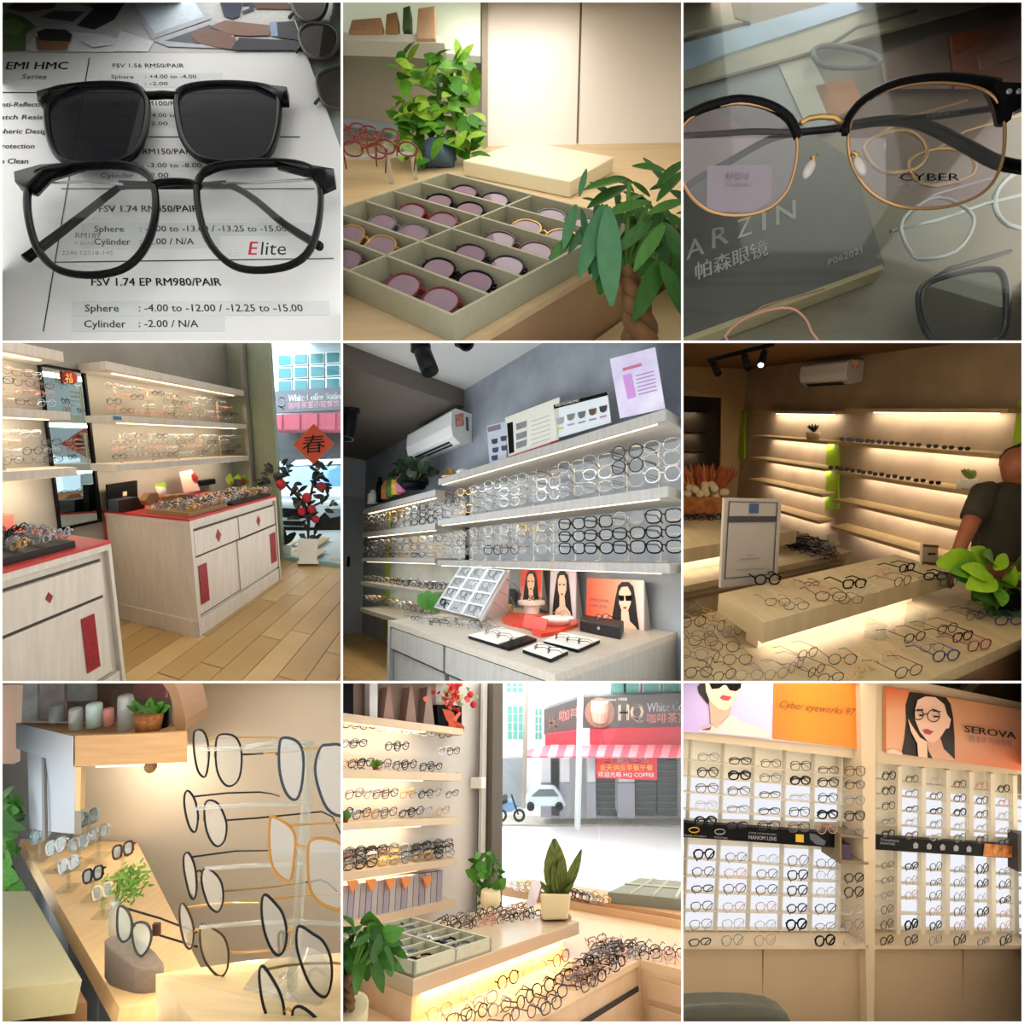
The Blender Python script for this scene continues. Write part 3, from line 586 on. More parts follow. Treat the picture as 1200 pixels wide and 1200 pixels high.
# ================================================================ compartment 3: browline frame above a glass display case
def cell_3():
    c = C3
    fr = Frame(c, c.at(600, 1190, 1.55), (1, 0, 0), (0, 1, 1.9), (0, -1.9, 1)); N = fr.W
    def flat(name, pts, w, th, m, parent=None, **k):
        B = MB(); B.prism(trace(fr, pts, w=w), N * -th); return B.build(name, m, parent, c, **k)
    flat('display_case_floor', [(-60, -40), (1260, -40), (1260, 1240), (-60, 1240)], -.08, .03, mat('taupe_case_floor', '857a6a', .4, var=.08, scale=3), label='taupe floor of the glass display case', cat='display case')
    # cards and cartons in the case
    bk = flat('product_card', [(-60, 690), (400, 420), (600, 560), (712, 925), (712, 935), (-60, 1212)], -.03, .025, mat('charcoal_card', '5a5753', .4, var=.05), label='charcoal name card with white lettering in the display case', cat='name card')
    flat('card_edge', [(-60, 1206), (706, 925), (712, 940), (-60, 1228)], -.025, .05, mat('tan_card_edge', 'b3a07c', .5), bk)
    wt = mat('white_ink', 'dcd8cc', .6)
    for ch, x, y, hgt, w_ in (('P', -35, 925, 68, 40), ('A', 18, 912, 66, 64), ('R', 108, 872, 70, 60), ('Z', 196, 838, 66, 52), ('I', 283, 810, 66, 14), ('N', 332, 790, 68, 70)):
        a = fr.at(x, y, w=-.03); b = fr.at(x + w_, y - w_ * .36, w=-.03); t_ = fr.at(x - 4 + hgt * .05, y - hgt, w=-.03); lettering(ch, a + N * .002, b - a, t_ - a, wt, bk, c, .01)
    a, b, t_ = fr.at(50, 978, w=-.03), fr.at(305, 888, w=-.03), fr.at(48, 925, w=-.03); lettering('帕森眼镜', a + N * .002, b - a, t_ - a, wt, bk, c, .015, cap=.8)
    a, b, t_ = fr.at(515, 930, w=-.03), fr.at(634, 886, w=-.03), fr.at(513, 908, w=-.03); lettering('P062021', a + N * .002, b - a, t_ - a, mat('dim_ink', 'b3aea2', .6), bk, c)
    flat('acrylic_tray', [(-60, -40), (240, -40), (245, 70), (60, 105), (-60, 140)], .0, .02, mat('cream_tray', 'a99a86', .4), label='cream card in the far corner of the case', cat='card', bevel=.005)
    flat('tray_rim', [(170, -40), (250, -40), (245, 78), (190, 62)], .004, .02, mat('olive_rim', '75684a', .4), label='olive rim beside the cream card', cat='rim')
    for pts, col, nm, lab, w in (([(-60, 170), (700, -40), (860, -40), (-60, 260)], '9fb0c6', 'glass_shelf_edge', 'pale blue glass edge along the back of the case', -.01), ([(-60, 262), (870, -40), (1260, -40), (-60, 320)], 'a79a84', 'case_ledge', 'tan ledge under the blue glass edge', -.02),
            ([(-60, 330), (420, 170), (560, 420), (-60, 700)], '8d9096', 'silver_card', 'silver grey card behind the left lens', -.045), ([(330, 200), (430, 150), (560, 400), (430, 420)], 'b7b0a6', 'pale_card', 'pale card behind the bridge', -.04), ([(470, 300), (600, 270), (640, 360), (520, 420)], 'a8642e', 'amber_card', 'amber brown card above the bridge', -.04),
            ([(940, 130), (1260, 30), (1260, 300), (960, 300)], 'b9786a', 'coral_leaflet', 'coral leaflet behind the brow bar', -.04), ([(945, 125), (1010, 105), (1080, 130), (960, 190)], 'c4532c', 'orange_leaflet', 'orange leaflet corner beside the coral leaflet', -.036), ([(700, 190), (930, 110), (950, 300), (720, 300)], '97807a', 'mauve_leaflet', 'mauve leaflet behind the tall lens', -.042),
            ([(1040, 190), (1260, 110), (1260, 170), (1050, 240)], 'c99a84', 'peach_leaflet', 'peach strip over the coral leaflet', -.034), ([(-60, 440), (120, 380), (330, 520), (100, 640), (-60, 640)], 'b59c9c', 'rose_card', 'rose card under the left lens', -.04)):
        flat(nm, pts, w, .012, mat(nm + '_paper', col, .35, var=.1, scale=6), label=lab, cat='card')
    rims = [(m_gold, 'thin gold'), (m_silver, 'thin silver'), (m_black, 'black')]
    bgs = [((170, 1200), (200, 1130), (290, 1090), (380, 1078), (430, 1110), (455, 1160), (475, 1230)), ((770, 800), (800, 740), (900, 690), (1010, 740), (1020, 800), (960, 880), (850, 908), (800, 880)),
           ((835, 1080), (850, 1000), (950, 960), (1080, 940), (1130, 970), (1140, 1080), (1120, 1180), (1000, 1230), (880, 1190)), ((640, 520), (700, 470), (800, 460), (860, 520), (820, 590), (700, 600)), ((800, 560), (900, 520), (1010, 540), (1020, 610), (900, 650), (820, 630)),
           ((460, 180), (520, 160), (640, 180), (700, 215), (640, 235), (500, 230)), ((1110, 660), (1180, 600), (1260, 590), (1260, 780), (1150, 790), (1100, 730))]
    spec = [(m_rose_rim, 5, .03, 'rose gold frame at the near edge of the case', m_lens), (m_silver, 6, .0, 'thin silver frame in the case under the tall lens', m_lens), (mat('smoke_rim2', '2c2a28', .25), 12, .0, 'dark tinted frame in the near right corner of the case', clear('smoke_lens', 'a59f96', .4, body='5a544c', amount=.35)),
            (m_gold, 7, -.02, 'gold frame behind the tall lens, beside the bridge', m_lens), (m_gold, 6, -.02, 'gold frame behind the tall lens, beside the lettering', m_lens), (m_grey_rim, 9, -.02, 'grey frame at the back of the case by the amber card', m_lens), (m_silver, 8, -.02, 'silver frame cut off at the right edge of the case', m_lens)]
    for pts, (m, r, w, lab, lm) in zip(bgs, spec):
        t = empty('eyeglasses', fr.at(*pts[0], w=w), lab, 'eyeglasses', 'frames lying inside the glass case')
        q = trace(fr, smooth_loop(list(pts)), w=w + .02); B = MB(); B.tube(q, c.size(r, q[0].y), 6, True)
        dx = (pts[len(pts) // 2][0] - pts[0][0], pts[len(pts) // 2][1] - pts[0][1])
        q2 = trace(fr, [pts[1], (pts[1][0] + 90, pts[1][1] - 60), (pts[1][0] + 300, pts[1][1] - 120)], w=w); B.build('rim', m, t, c, True)
        MB().poly(q).build('lens', lm, t, c); MB().tube(q2, c.size(r * .8, q2[0].y), 6).build('temple', m, t, c, True)
    q = trace(fr, [(735, 808), (900, 770), (1060, 715), (1200, 680)], w=.0); MB().tube(q, c.size(7, q[0].y), 6).build('loose_temple', m_silver, None, c, True, label='silver temple arm lying across the silver frame', cat='temple arm')
    # glass pane of the case
    MB().prism(trace(fr, [(-60, -40), (1260, -40), (1260, 1240), (-60, 1240)], w=.05), N * -.006).build('case_cover', clear('case_glass', 'f4f8f6', .05, .05), None, c, label='clear glass top of the display case', cat='glass pane')
    # the browline frame, front towards the viewer
    t = empty('eyeglasses', fr.at(600, 740, w=.06), 'black and gold browline eyeglasses standing on the glass case', 'eyeglasses')
    D = 1.42
    pf = lambda pts, d=D: [c.at(x, y, d) for x, y in pts]
    L = [(-12, 560), (-4, 470), (30, 415), (100, 380), (200, 361), (300, 377), (372, 420), (405, 485), (400, 580), (370, 668), (310, 728), (220, 753), (120, 745), (50, 703), (8, 640)]
    Rr = [(586, 470), (602, 410), (660, 345), (760, 305), (880, 289), (1000, 298), (1080, 326), (1120, 380), (1133, 460), (1124, 560), (1090, 640), (1030, 690), (940, 721), (830, 729), (740, 714), (662, 670), (610, 600), (588, 535)]
    for Q in (L, Rr):
        q = pf(smooth_loop(Q)); MB().tube(q, c.size(5.5, D), 8, True).build('wire_rim', mat('rose_gold', 'c79a6c', .25, .85), t, c, True)
        MB().poly(q).build('lens', clear('lilac_coated_lens', 'ecdfe8', .35), t, c)
    ac = mat('gloss_black_acetate', '09090b', .2, spec=.1)
    for pts, r0, r1 in (([(-20, 428), (40, 395), (110, 367), (205, 349), (305, 368), (378, 414), (410, 480)], 16, 15), ([(575, 468), (585, 415), (645, 345), (755, 293), (890, 273), (1010, 279), (1110, 295)], 13, 18)):
        q = pf(smooth_loop(pts, False)); n = len(q); MB().tube(q, [c.size(r0 + (r1 - r0) * i / n, D) for i in range(n)], 8).build('brow_bar', ac, t, c, True)
    card(c, [(1085, 285), (1200, 290), (1230, 300), (1230, 360), (1195, 375), (1160, 395), (1155, 418), (1132, 415), (1118, 350)], D - .01, .03, ac, 'end_piece', t)
    for x in (1148, 1182): MB().ball(c.at(x, 320, D - .012), Vector((.009, 0, 0)), Vector((0, .005, 0)), Vector((0, 0, .008))).build('rivet', m_silver, t, c, True)
    q = pf([(418, 432), (445, 415), (490, 408), (535, 410), (565, 430)]); MB().tube(q, c.size(9, D), 8).build('bridge', m_gold, t, c, True)
    pur = mat('purple_black_arm', '1d1720', .25)
    for i, (pts, r, dd) in enumerate((([(-20, 478), (100, 470), (250, 460), (400, 462), (560, 445), (620, 437)], 11, .10), ([(-30, 690), (60, 625), (160, 570), (300, 492), (400, 465), (560, 448)], 13, .13), ([(1125, 375), (1000, 392), (880, 408), (720, 425), (560, 448)], 12, .10), ([(560, 446), (680, 425), (790, 424), (880, 450), (1000, 512), (1110, 570), (1230, 590)], 17, .13))):
        q = pf(smooth_loop(pts, False), D + dd); MB().tube(q, [c.size(r * (1 + .5 * (k / len(q)) if i == 3 else 1), D) for k in range(len(q))], 8).build('temple', pur if i < 2 else ac, t, c, True)
    for x, y, sx in ((448, 592, -1), (626, 582, 1)):
        MB().ball(c.at(x, y, D - .02), Vector((.028, 0, -.048 if sx < 0 else .045)) * 1.0 if False else Vector((sx * .014, 0, -.026)), Vector((0, .01, 0)), Vector((.011, 0, .007 * sx))).build('nose_pad', clear('silicone_pad', 'f2f0ec', .4, body='f0ece6', amount=.3), t, c, True)
        MB().tube(pf([(x - sx * 28, y - 50), (x - sx * 10, y - 40), (x - sx * 14, y - 20), (x, y - 5)], D - .01), .006, 6).build('pad_arm', m_gold, t, c, True)
    def lt(s, x0, x1, yb, yt, m, bo=0): a, b, u = c.at(x0, yb, D - .004), c.at(x1, yb, D - .004), c.at(x0, yt, D - .004); lettering(s, a, b - a, u - a, m, t, c, bo)
    lt('CYBER', 765, 975, 632, 606, mat('lens_ink', '302c38', .6), .005); lt('EYEWORKS LAB', 765, 975, 648, 639, m_grey_ink)
    card(c, [(92, 580), (305, 575), (318, 590), (318, 700), (250, 740), (92, 740)], D + .012, .002, clear('tag_film', 'd3d2d4', .2, body='bdbcc0', amount=.35), 'price_tag', t)
    lt('RM210', 160, 240, 624, 602, mat('tag_ink2', '6a5d68', .6), .0); lt('P-CYBER8003', 160, 248, 648, 640, mat('tag_ink2', '6a5d68', .6))
    a, b, u = c.at(860, 412, D + .085), c.at(972, 398, D + .085), c.at(860, 400, D + .085); lettering('51[]18-145 C2', a, b - a, u - a, m_grey_ink, t, c)
cell_3()

def bx(fr, name, u, v, w, m, parent=None, bevel=0, **k): return MB().box(fr, u, v, w).build(name, m, parent, fr.c, bevel=bevel, **k)
m_grain = mat('white_wood_grain', 'd3c9bb', .5, col2='c8bdae', scale=4, stretch=(14, 14, 1.5))
m_concrete = mat('concrete_plaster', '9a968e', .75, col2='87847e', scale=3, bump=.15, detail=8)
m_led = glow('led_strip', 'ffe2b4', 4.0)
m_red = mat('red_lacquer', 'b3221f', .45)
m_redp = mat('red_paper', '8c1620', .5, var=.25, scale=60)
FLOORM = [mat('oak_floor_%s' % 'abc'[i], h, .4, col2=g, scale=3, stretch=(1, 1, 1), bump=.03) for i, (h, g) in enumerate((('c0a06a', 'b08e58'), ('b89660', 'a98850'), ('c9aa76', 'bb9a64')))]
def planks(fr, parent, ur, vr, w, pitch, along='u', length=.9, th=.01):
    """floor boards laid one by one, staggered"""
    R_ = random.Random(3); a, b = (ur, vr) if along == 'u' else (vr, ur); k = 0; y = b[0]
    while y < b[1]:
        x = a[0] - R_.random() * length
        while x < a[1]:
            p, q = (x + .003, x + length - .003), (y + .002, y + pitch - .002)
            u, v = (p, q) if along == 'u' else (q, p)
            MB().box(fr, u, v, (w - th, w)).build('plank', FLOORM[R_.randrange(3)], parent, fr.c); x += length
        y += pitch; k += 1
def rack_rows(B, fr, us, vs_, ws, meshes, size, right, back_tilt, R_, jit=.2, skip=.1):
    """adds rows of small frames to builder B: positions u (list) on each height w"""
    for w in ws:
        for u in us:
            if R_.random() < skip: continue
            M = basis(fr(u + R_.uniform(-jit, jit) * size, vs_, w), right, fr.W, size * R_.uniform(.9, 1.05))
            join_copies(B, R_.choice(meshes), M)
def small_set(lens=m_lens, r=.022, k=10, n=3, temples='folded', rims=None):
    rims = rims or [m_dark_rim, m_grey_rim, m_silver, m_gold, m_dark_rim, m_clear_rim, m_brown_rim]
    return [glasses_mesh(s, q, lens, r, temples, k, n) for q in rims for s in ('square', 'round', 'oval')]
ALLM = [m_dark_rim, m_grey_rim, m_silver, m_gold, m_clear_rim, m_brown_rim, m_lens, m_black, m_rose_rim]
def stuff_rows(name, fr, label, cat, rows):
    """one joined mass of tiny frames; rows = list of (mesh, matrix)"""
    B = MB()
    for me, M in rows:
        n = len(B.v); B.v += [M @ v.co for v in me.vertices]
        idx = [ALLM.index(q) for q in me.materials]
        for p in me.polygons: B.f.append(tuple(n + i for i in p.vertices)); B.m.append(idx[p.material_index])
    return B.build(name, ALLM, None, fr.c, label=label, cat=cat, kind='stuff')

# ================================================================ compartment 4: red-topped counters, lit shelves, shop window
def cell_4():
    c = C4
    r = lambda px, py: ((px - 600) / FPX, 1, -(py - 600) / FPX)
    fr = Frame(c, c.at(690, 1035, 2.25), r(559, 516), r(-700, 516), (0, -.14, 1))
    P = fr.P
    u1, v1 = P(978, 835, w=0).x, P(393, 965, w=0).y; h = P(665, 628, v=0).z
    uE = P(985, 765, w=0).x; uN = -1.2
    us = P(290, 268, v=v1).x; vs_ = P(388, 268, u=us).y; ue = P(850, 190, v=vs_).x
    # floor, walls
    fl = bx(fr, 'floor', (-1.5, uE), (-2.2, v1), (-.05, -.012), mat('subfloor', '6a553a', .8), kind='structure', label='light oak plank floor of the shop')
    planks(fr, fl, (-1.0, uE), (-1.6, v1), 0, .13)
    bx(fr, 'wall_left', (uN - 1, uE), (v1, v1 + .05), (-.05, 2.5), m_concrete, kind='structure')
    vC = P(965, 400, u=uE).y
    bx(fr, 'wall_far', (uE - .02, uE + .03), (vC, v1), (-.05, 2.5), mat('sage_column', '8d9680', .45, var=.04), kind='structure')
    vcol = P(862, 300, u=uE - .05).y
    bx(fr, 'trim_3', (uE - .08, uE - .03), (vcol - .02, vcol + .02), (0, 2.5), mat('grey_conduit', '8b897e', .5), kind='structure')
    vE = P(1230, 600, u=uE).y
    wn = empty('window_1', fr(uE, (vC + vE) / 2, 0), kind='structure')
    bx(fr, 'glass', (uE, uE + .006), (vE, vC), (.02, 2.4), clear('shop_glass', 'eef5f6', .1), wn)
    bx(fr, 'bottom_rail', (uE - .02, uE + .03), (vE, vC), (0, .03), mat('teal_rail', '8fb5b5', .4), wn)
    # counters
    def counter(label, ua, ub, drawers, doors, gr):
        t = empty('counter', fr((ua + ub) / 2, v1 / 2, 0), label, 'counter', gr)
        bx(fr, 'body', (ua, ub), (.012, v1 - .002), (.0, h - .02), m_grain, t)
        bx(fr, 'plinth', (ua - .008, ub), (-.004, .012), (0, .075), m_grain, t)
        bx(fr, 'end_plinth', (ua - .012, ua), (0, v1 - .002), (0, .075), m_grain, t)
        bx(fr, 'side_post', (ua - .001, ua + .02), (-.012, .012), (.0, h - .02), m_grain, t); bx(fr, 'side_post', (ub - .015, ub), (-.012, .012), (0, h - .02), m_grain, t)
        bx(fr, 'top_board', (ua - .004, ub), (-.012, v1 - .002), (h - .02, h), m_grain, t)
        dg = mat('panel_groove', '4c463e', .8)
        for a, b in drawers:
            bx(fr, 'gap', (a - .004, b + .004), (.0095, .0125), (h - .165, h - .045), dg, t)
            d = bx(fr, 'drawer', (a, b), (-.006, .0095), (h - .16, h - .052), m_grain, t)
            m_ = (a + b) / 2 if a > 0 else P(167, 858, v=-.008).x; q = .032 if a > 0 else c.size(20, 1.45); B = MB(); B.prism([fr(m_ - q * .8, -.008, h - .106), fr(m_, -.008, h - .106 - q), fr(m_ + q * .8, -.008, h - .106), fr(m_, -.008, h - .106 + q)], fr.V * .003); B.build('red_diamond', m_redp, d, c)
        for a, b, vv, charm in doors:
            bx(fr, 'gap', (a - .004, b + .004), (.0098, .0128), (.08, h - .165), dg, t)
            d = bx(fr, 'sliding_door', (a, b), (vv, vv + .008), (.088, h - .172), m_grain, t)
            if charm: bx(fr, 'red_charm', charm, (vv - .004, vv - .001), (.13, h - .21), m_redp, d)
        bx(fr, 'red_cover', (ua - .008, ub), (-.016, v1 - .002), (h, h + .009), m_red, t)
        return t
    um = u1 * .47
    pa, pb = P(690, 780, v=0).x, P(720, 780, v=0).x; qa, qb = P(938, 700, v=0).x, P(957, 700, v=0).x
    counter('white wood-grain counter with red top and two drawers before the window', 0, u1, [(.03, um - .006), (um + .006, u1 - .03)], [(.02, um, .004, (pa, pb)), (um - .02, u1 - .02, -.004, (qa, qb))], 'red-topped counters')
    # the nearer counter
    ub = P(386, 690, v=-.016).x; ua = uN
    uc = P(308, 1010, v=0).x
    counter('white wood-grain counter with red top, nearest, red charm on its door', ua, ub, [(ub - .62, ub - .045)], [(ua, ub - .05, .0, (P(285, 1010, v=0).x, P(333, 1010, v=0).x))], 'red-topped counters')
    bx(fr, 'red_string', (-.006, .0), (v1 * .97, v1 * .985), (.09, h), m_red, label='thin red ribbon down the counter end', cat='ribbon')
    # shelves
    hs = [(P(385, 108, v=vs_).z, P(385, 78, v=vs_).z), (P(388, 286, v=vs_).z, P(388, 262, v=vs_).z), (P(388, 462, v=vs_).z, P(388, 436, v=vs_).z)]
    ul = P(222, 70, v=vs_).x
    pos = ['highest', 'middle', 'lowest']
    for k, (w0, w1) in enumerate(hs):
        for a, b, where in ((us, ue, 'above the far red-topped counter'), (uN - .3, ul, 'above the nearest red-topped counter')):
            t = empty('display_shelf', fr((a + b) / 2, v1, w0), '%s white wall shelf %s' % (pos[k], where), 'shelf', 'lit wall shelves by the mirror')
            bx(fr, 'board', (a, b), (vs_, v1 - .001), (w0, w1), m_grain, t)
            bx(fr, 'led_strip', (a + .06 * (b - a), b - .06 * (b - a)), (vs_ + .05, vs_ + .062), (w0 - .004, w0 - .0005), m_led, t)
            strip_lamp(fr, (max(a, -.75), b - .05), vs_ + .07, w0 - .012, 2.2, (1, .8, .55), (0, .8, -1))
    bx(fr, 'blue_sticker', (us + .01, us + .06), (vs_ - .004, vs_ - .001), (hs[1][0] + .01, hs[1][1] - .005), mat('blue_sticker', '3f6a94', .5), label='small blue sticker on the middle shelf edge', cat='sticker')
    # mirror
    ma, mb = P(167, 400, v=v1).x, P(323, 400, v=v1).x; w0, w1 = P(245, 655, v=v1).z, P(245, 103, v=v1).z
    t = empty('wall_mirror', fr((ma + mb) / 2, v1, w0), 'tall narrow wall mirror with black frame between the shelf bays', 'mirror')
    bx(fr, 'mirror_glass', (ma + .012, mb - .012), (v1 - .012, v1 - .004), (w0 + .01, w1 - .01), mat('mirror_glass', 'c4dbe6', .02, 1), t)
    for u, w in (((ma, ma + .012), (w0, w1)), ((mb - .012, mb), (w0, w1)), ((ma, mb), (w1 - .012, w1)), ((ma, mb), (w0, w0 + .012))): bx(fr, 'frame', u, (v1 - .02, v1 - .003), w, m_black, t)
    o = fr.at(243, 132, v=v1 - .03); fu = empty('door_charm', o, 'round red fortune charm stuck on the mirror', 'charm')
    MB().lathe(o, -fr.V, [(c.size(23, o.y), -.004), (c.size(24, o.y), 0), (c.size(23, o.y), .004)], 12).build('disc', m_redp, fu, c)
    a, b, t_ = fr.at(226, 148, v=v1 - .038), fr.at(262, 150, v=v1 - .038), fr.at(226, 116, v=v1 - .038); lettering('福', a, b - a, t_ - a, mat('gold_ink', 'd2a84c', .5), fu, c, cap=.8)
    # racks of frames on the shelves (tiny): rods are things, frames a mass
    R_ = random.Random(8); S = small_set(r=.018, rims=[m_dark_rim, m_grey_rim, m_silver, m_clear_rim, m_rose_rim, m_clear_rim, m_brown_rim]); rows = []
    for k in (0, 1):
        lo, hi = hs[k + 1][1], hs[k][0]
        for a, b, n, bay in ((us + .1, ue - .03, 15, 'far'), (uN + .15, ul - .05, 9, 'near')):
            for i in range(n):
                u = a + (b - a) * i / (n - 1)
                for j in range(4):
                    if R_.random() < .12: continue
                    rows.append((R_.choice(S), basis(fr(u, v1 - .13, lo + .02 + (hi - lo - .07) * j / 3.5), fr.U - fr.V * .25, fr.W - fr.V * .2, (b - a) / n * .95)))
            for i in range(0, n, 3):
                u = a + (b - a) * (i + .5) / n
                B = MB(); B.tube([fr(u, v1 - .10, lo), fr(u, v1 - .10, hi - .05)], .006, 5)
                for j in range(4): B.tube([fr(u - .03, v1 - .12, lo + .05 + (hi - lo - .12) * j / 3.4), fr(u + .03, v1 - .12, lo + .05 + (hi - lo - .12) * j / 3.4)], .004, 4)
                B.build('acrylic_rack', clear('frosted_acrylic', 'efeae0', .3, body='f2e8d2', amount=.3), None, c, label='clear acrylic frame rack, %s along the %s %s bay' % (ORD[i // 3], 'upper' if k == 0 else 'lower', bay), cat='rack', group='acrylic racks by the mirror')
    stuff_rows('eyeglasses_rows', fr, 'small eyeglasses racked in rows between the lit shelves beside the mirror', 'eyeglasses', rows)
    # things on the far counter
    H = h + .009; rows = []
    def tray(label, u0, u1_, v0, v1_, m, th=.02): return bx(fr, 'display_tray', (u0, u1_), (v0, v1_), (H, H + th), m, label=label, cat='tray', group='trays of frames on the red counters')
    tan = mat('tan_tray', '8a6a44', .6); blk = mat('black_tray', '1d1b1a', .6)
    ta, tb = P(508, 600, w=H).x, P(700, 590, w=H).x
    tray('tan tray full of frames on the far red-topped counter, nearest the mirror', .03, u1 * .40, .02, v1 * .5, tan)
    tray('black tray full of frames on the far red-topped counter, nearest the window', u1 * .46, u1 * .97, .02, v1 * .5, blk, .012)
    S2 = small_set(r=.03, temples='folded', rims=[m_dark_rim, m_gold, m_silver, m_clear_rim, m_clear_rim, m_rose_rim])
    for i in range(22):
        for j in range(5):
            u = .06 + (u1 - .1) * i / 21
            rows.append((R_.choice(S2), basis(fr(u, .05 + (v1 * .5 - .06) * j / 4.5, H + .02), -fr.V + fr.U * R_.uniform(-.2, .2), fr.W + fr.U * R_.uniform(.2, .9), .085)))
    tray('black tray full of frames on the nearest red-topped counter', ub - .52, ub - .12, .03, v1 * .62, blk, .02)
    tray('tan tray full of frames on the nearest red-topped counter', ub - 1.2, ub - .56, .05, v1 * .5, tan, .03)
    for i in range(14):
        for j in range(5): rows.append((R_.choice(S2), basis(fr(ub - 1.15 + 1.0 * i / 13, .06 + (v1 * .5) * j / 4.5, H + .03), -fr.V + fr.U * R_.uniform(-.2, .2), fr.W + fr.U * R_.uniform(.2, .9), .09)))
    stuff_rows('eyeglasses_rows', fr, 'many small eyeglasses crowded on the trays of both red-topped counters', 'eyeglasses', rows)
    # black case with open lid
    t = empty('display_case', fr(-.0, v1 * .85, H), 'black open display case with pale emblem by the mirror', 'case')
    A = lambda x, y, vv: fr.at(x, y, v=vv)
    vb = v1 * .88
    MB().prism([A(376, 505, vb), A(478, 490, vb), A(480, 570, vb), A(380, 598, vb)], fr.V * .02).build('lid', m_black, t, c)
    MB().prism([A(412, 560, vb - .10), A(480, 548, vb - .10), A(505, 580, vb - .10), A(500, 594, vb - .10), A(412, 599, vb - .10)], fr.V * .08).build('body', mat('charcoal_case', '1c1c1e', .5), t, c)
    MB().prism([A(428, 530, vb - .003), A(442, 528, vb - .003), A(442, 543, vb - .003), A(428, 545, vb - .003)], fr.V * .002).build('emblem', mat('cream_emblem', 'cfc3a0', .5), t, c)
    # wooden stands, card, box, flowers
    def block(name, label, pts, vv, th, m, cat, bevel=.004): return MB().prism([A(x, y, vv) for x, y in pts], fr.V * th).build(name, m, None, c, label=label, cat=cat, bevel=bevel)
    wd = mat('walnut', '8a6238', .6, var=.15, scale=10)
    for lab, pts in (('hexagonal wooden stand beside the black case', [(505, 560), (522, 535), (550, 532), (558, 556), (545, 575), (515, 578)]), ('brown wooden cube stand behind the tan tray', [(580, 545), (605, 540), (605, 570), (580, 572)]), ('brown wooden cube stand beside the leaning card', [(615, 540), (645, 536), (645, 562), (615, 566)])):
        block('wooden_stand', lab, pts, v1 * .6, .05, wd, 'stand')
    cd = block('leaning_card', 'leaning pale card with a red printed figure under the shelf', [(625, 462), (668, 452), (698, 525), (640, 535)], v1 * .85, .006, mat('cream_card', 'd9c5b8', .5), 'card')
    MB().poly([A(x, y, v1 * .85 - .003) for x, y in ((666, 470), (678, 462), (690, 480), (688, 500), (672, 492))]).build('printed_figure', m_redp, cd, c)
    block('black_case', 'low black case against the wall behind the trays', [(694, 492), (750, 484), (752, 502), (696, 510)], v1 * .92, .05, m_black, 'case')
    pl = empty('succulent', A(562, 545, v1 * .8), 'small bright succulent in white cup on the far counter', 'plant')
    MB().lathe(A(562, 545, v1 * .8), fr.W, [(.018, 0), (.026, .05), (.022, .05)], 12).build('pot', m_pot_white, pl, c, True)
    lm = leaf_mesh('leaf', mat('lime_leaf', '8cb432', .5, var=.2, scale=6), .3)
    for i in range(14): leaf(pl, lm, A(562, 520, v1 * .8), Vector((math.cos(i * 2.4), -.3, .9)) + rv() * .3, (0, -1, .3), c.size(26, 2.6), c)
    fp = empty('flower_vase', A(830, 515, v1 * .6), 'red and yellow flowers in dark vase at the window end', 'plant')
    MB().lathe(A(825, 528, v1 * .6), fr.W, [(.02, 0), (.03, .05), (.02, .08)], 10).build('vase', mat('dark_vase', '3a3a36', .4), fp, c, True)
    for i in range(16): leaf(fp, [lm, leaf_mesh('leaf', mat('mid_leaf', '3f7a1c', .5), .34), leaf_mesh('petal', mat('red_petal', 'b5262a', .5), .5)][i % 3], A(820 + rnd.uniform(-25, 40), 505, v1 * .6), Vector((rnd.uniform(-.6, .6), -.2, 1)), (0, -1, .2), c.size(rnd.uniform(18, 42), 3.0), c)
    block('white_box', 'white and red printed box on the nearest counter', [(-20, 610), (50, 606), (50, 665), (-20, 680)], v1 * .9, .1, mat('pink_box', 'c46a5e', .5), 'box')
    # tall flowering plant in white pot
    base = fr.at(1070, 778, w=0); pt = empty('flowering_plant', base, 'dark-leaved plant with red blossoms in white square pot', 'plant')
    d = base.y; Q = lambda x, y, k=0: c.at(x, y, d + k)
    MB().hexa([Q(1042, 776, -.08), Q(1102, 776, -.08), Q(1102, 776, .1), Q(1042, 776, .1), Q(1036, 694, -.09), Q(1108, 694, -.09), Q(1108, 694, .11), Q(1036, 694, .11)]).build('pot', m_pot_white, pt, c)
    MB().hexa([Q(1034, 781, -.1), Q(1110, 781, -.1), Q(1110, 781, .12), Q(1034, 781, .12), Q(1036, 770, -.1), Q(1108, 770, -.1), Q(1108, 770, .12), Q(1036, 770, .12)]).build('saucer', m_pot_white, pt, c)
    stem = mat('dark_stem', '2e2a20', .8)
    for q in ([(1072, 695), (1075, 620), (1060, 570), (1010, 520), (975, 480)], [(1075, 650), (1078, 560), (1090, 500), (1110, 445)], [(1074, 640), (1062, 590), (1040, 555)], [(1074, 620), (1090, 580), (1130, 560)]): MB().tube([Q(x, y) for x, y in q], .009, 5).build('branch', stem, pt, c)
    dl = leaf_mesh('leaf', mat('black_green_leaf', '16261c', .35), .22, .1, .15)
    for x, y in ((930, 500), (945, 470), (965, 445), (985, 440), (1000, 460), (940, 485), (975, 500), (1010, 475), (1000, 500), (1030, 535), (1020, 570), (1040, 530), (1050, 560), (1090, 540), (1120, 520), (1105, 470), (1120, 440), (1095, 455), (1130, 470), (1140, 500), (1110, 510), (1150, 570), (1130, 590), (1100, 600), (1060, 600), (1040, 590), (1085, 620), (1060, 640), (1045, 690), (1100, 690), (1075, 685), (950, 455), (1115, 425), (1085, 480), (1140, 540), (1025, 500), (925, 485), (955, 460), (990, 470), (960, 490), (1000, 445), (1045, 575), (1070, 580), (1110, 455), (1128, 455), (1105, 490), (1090, 510), (1145, 580), (1120, 575), (1050, 620), (1100, 560), (1010, 545), (1075, 610)):
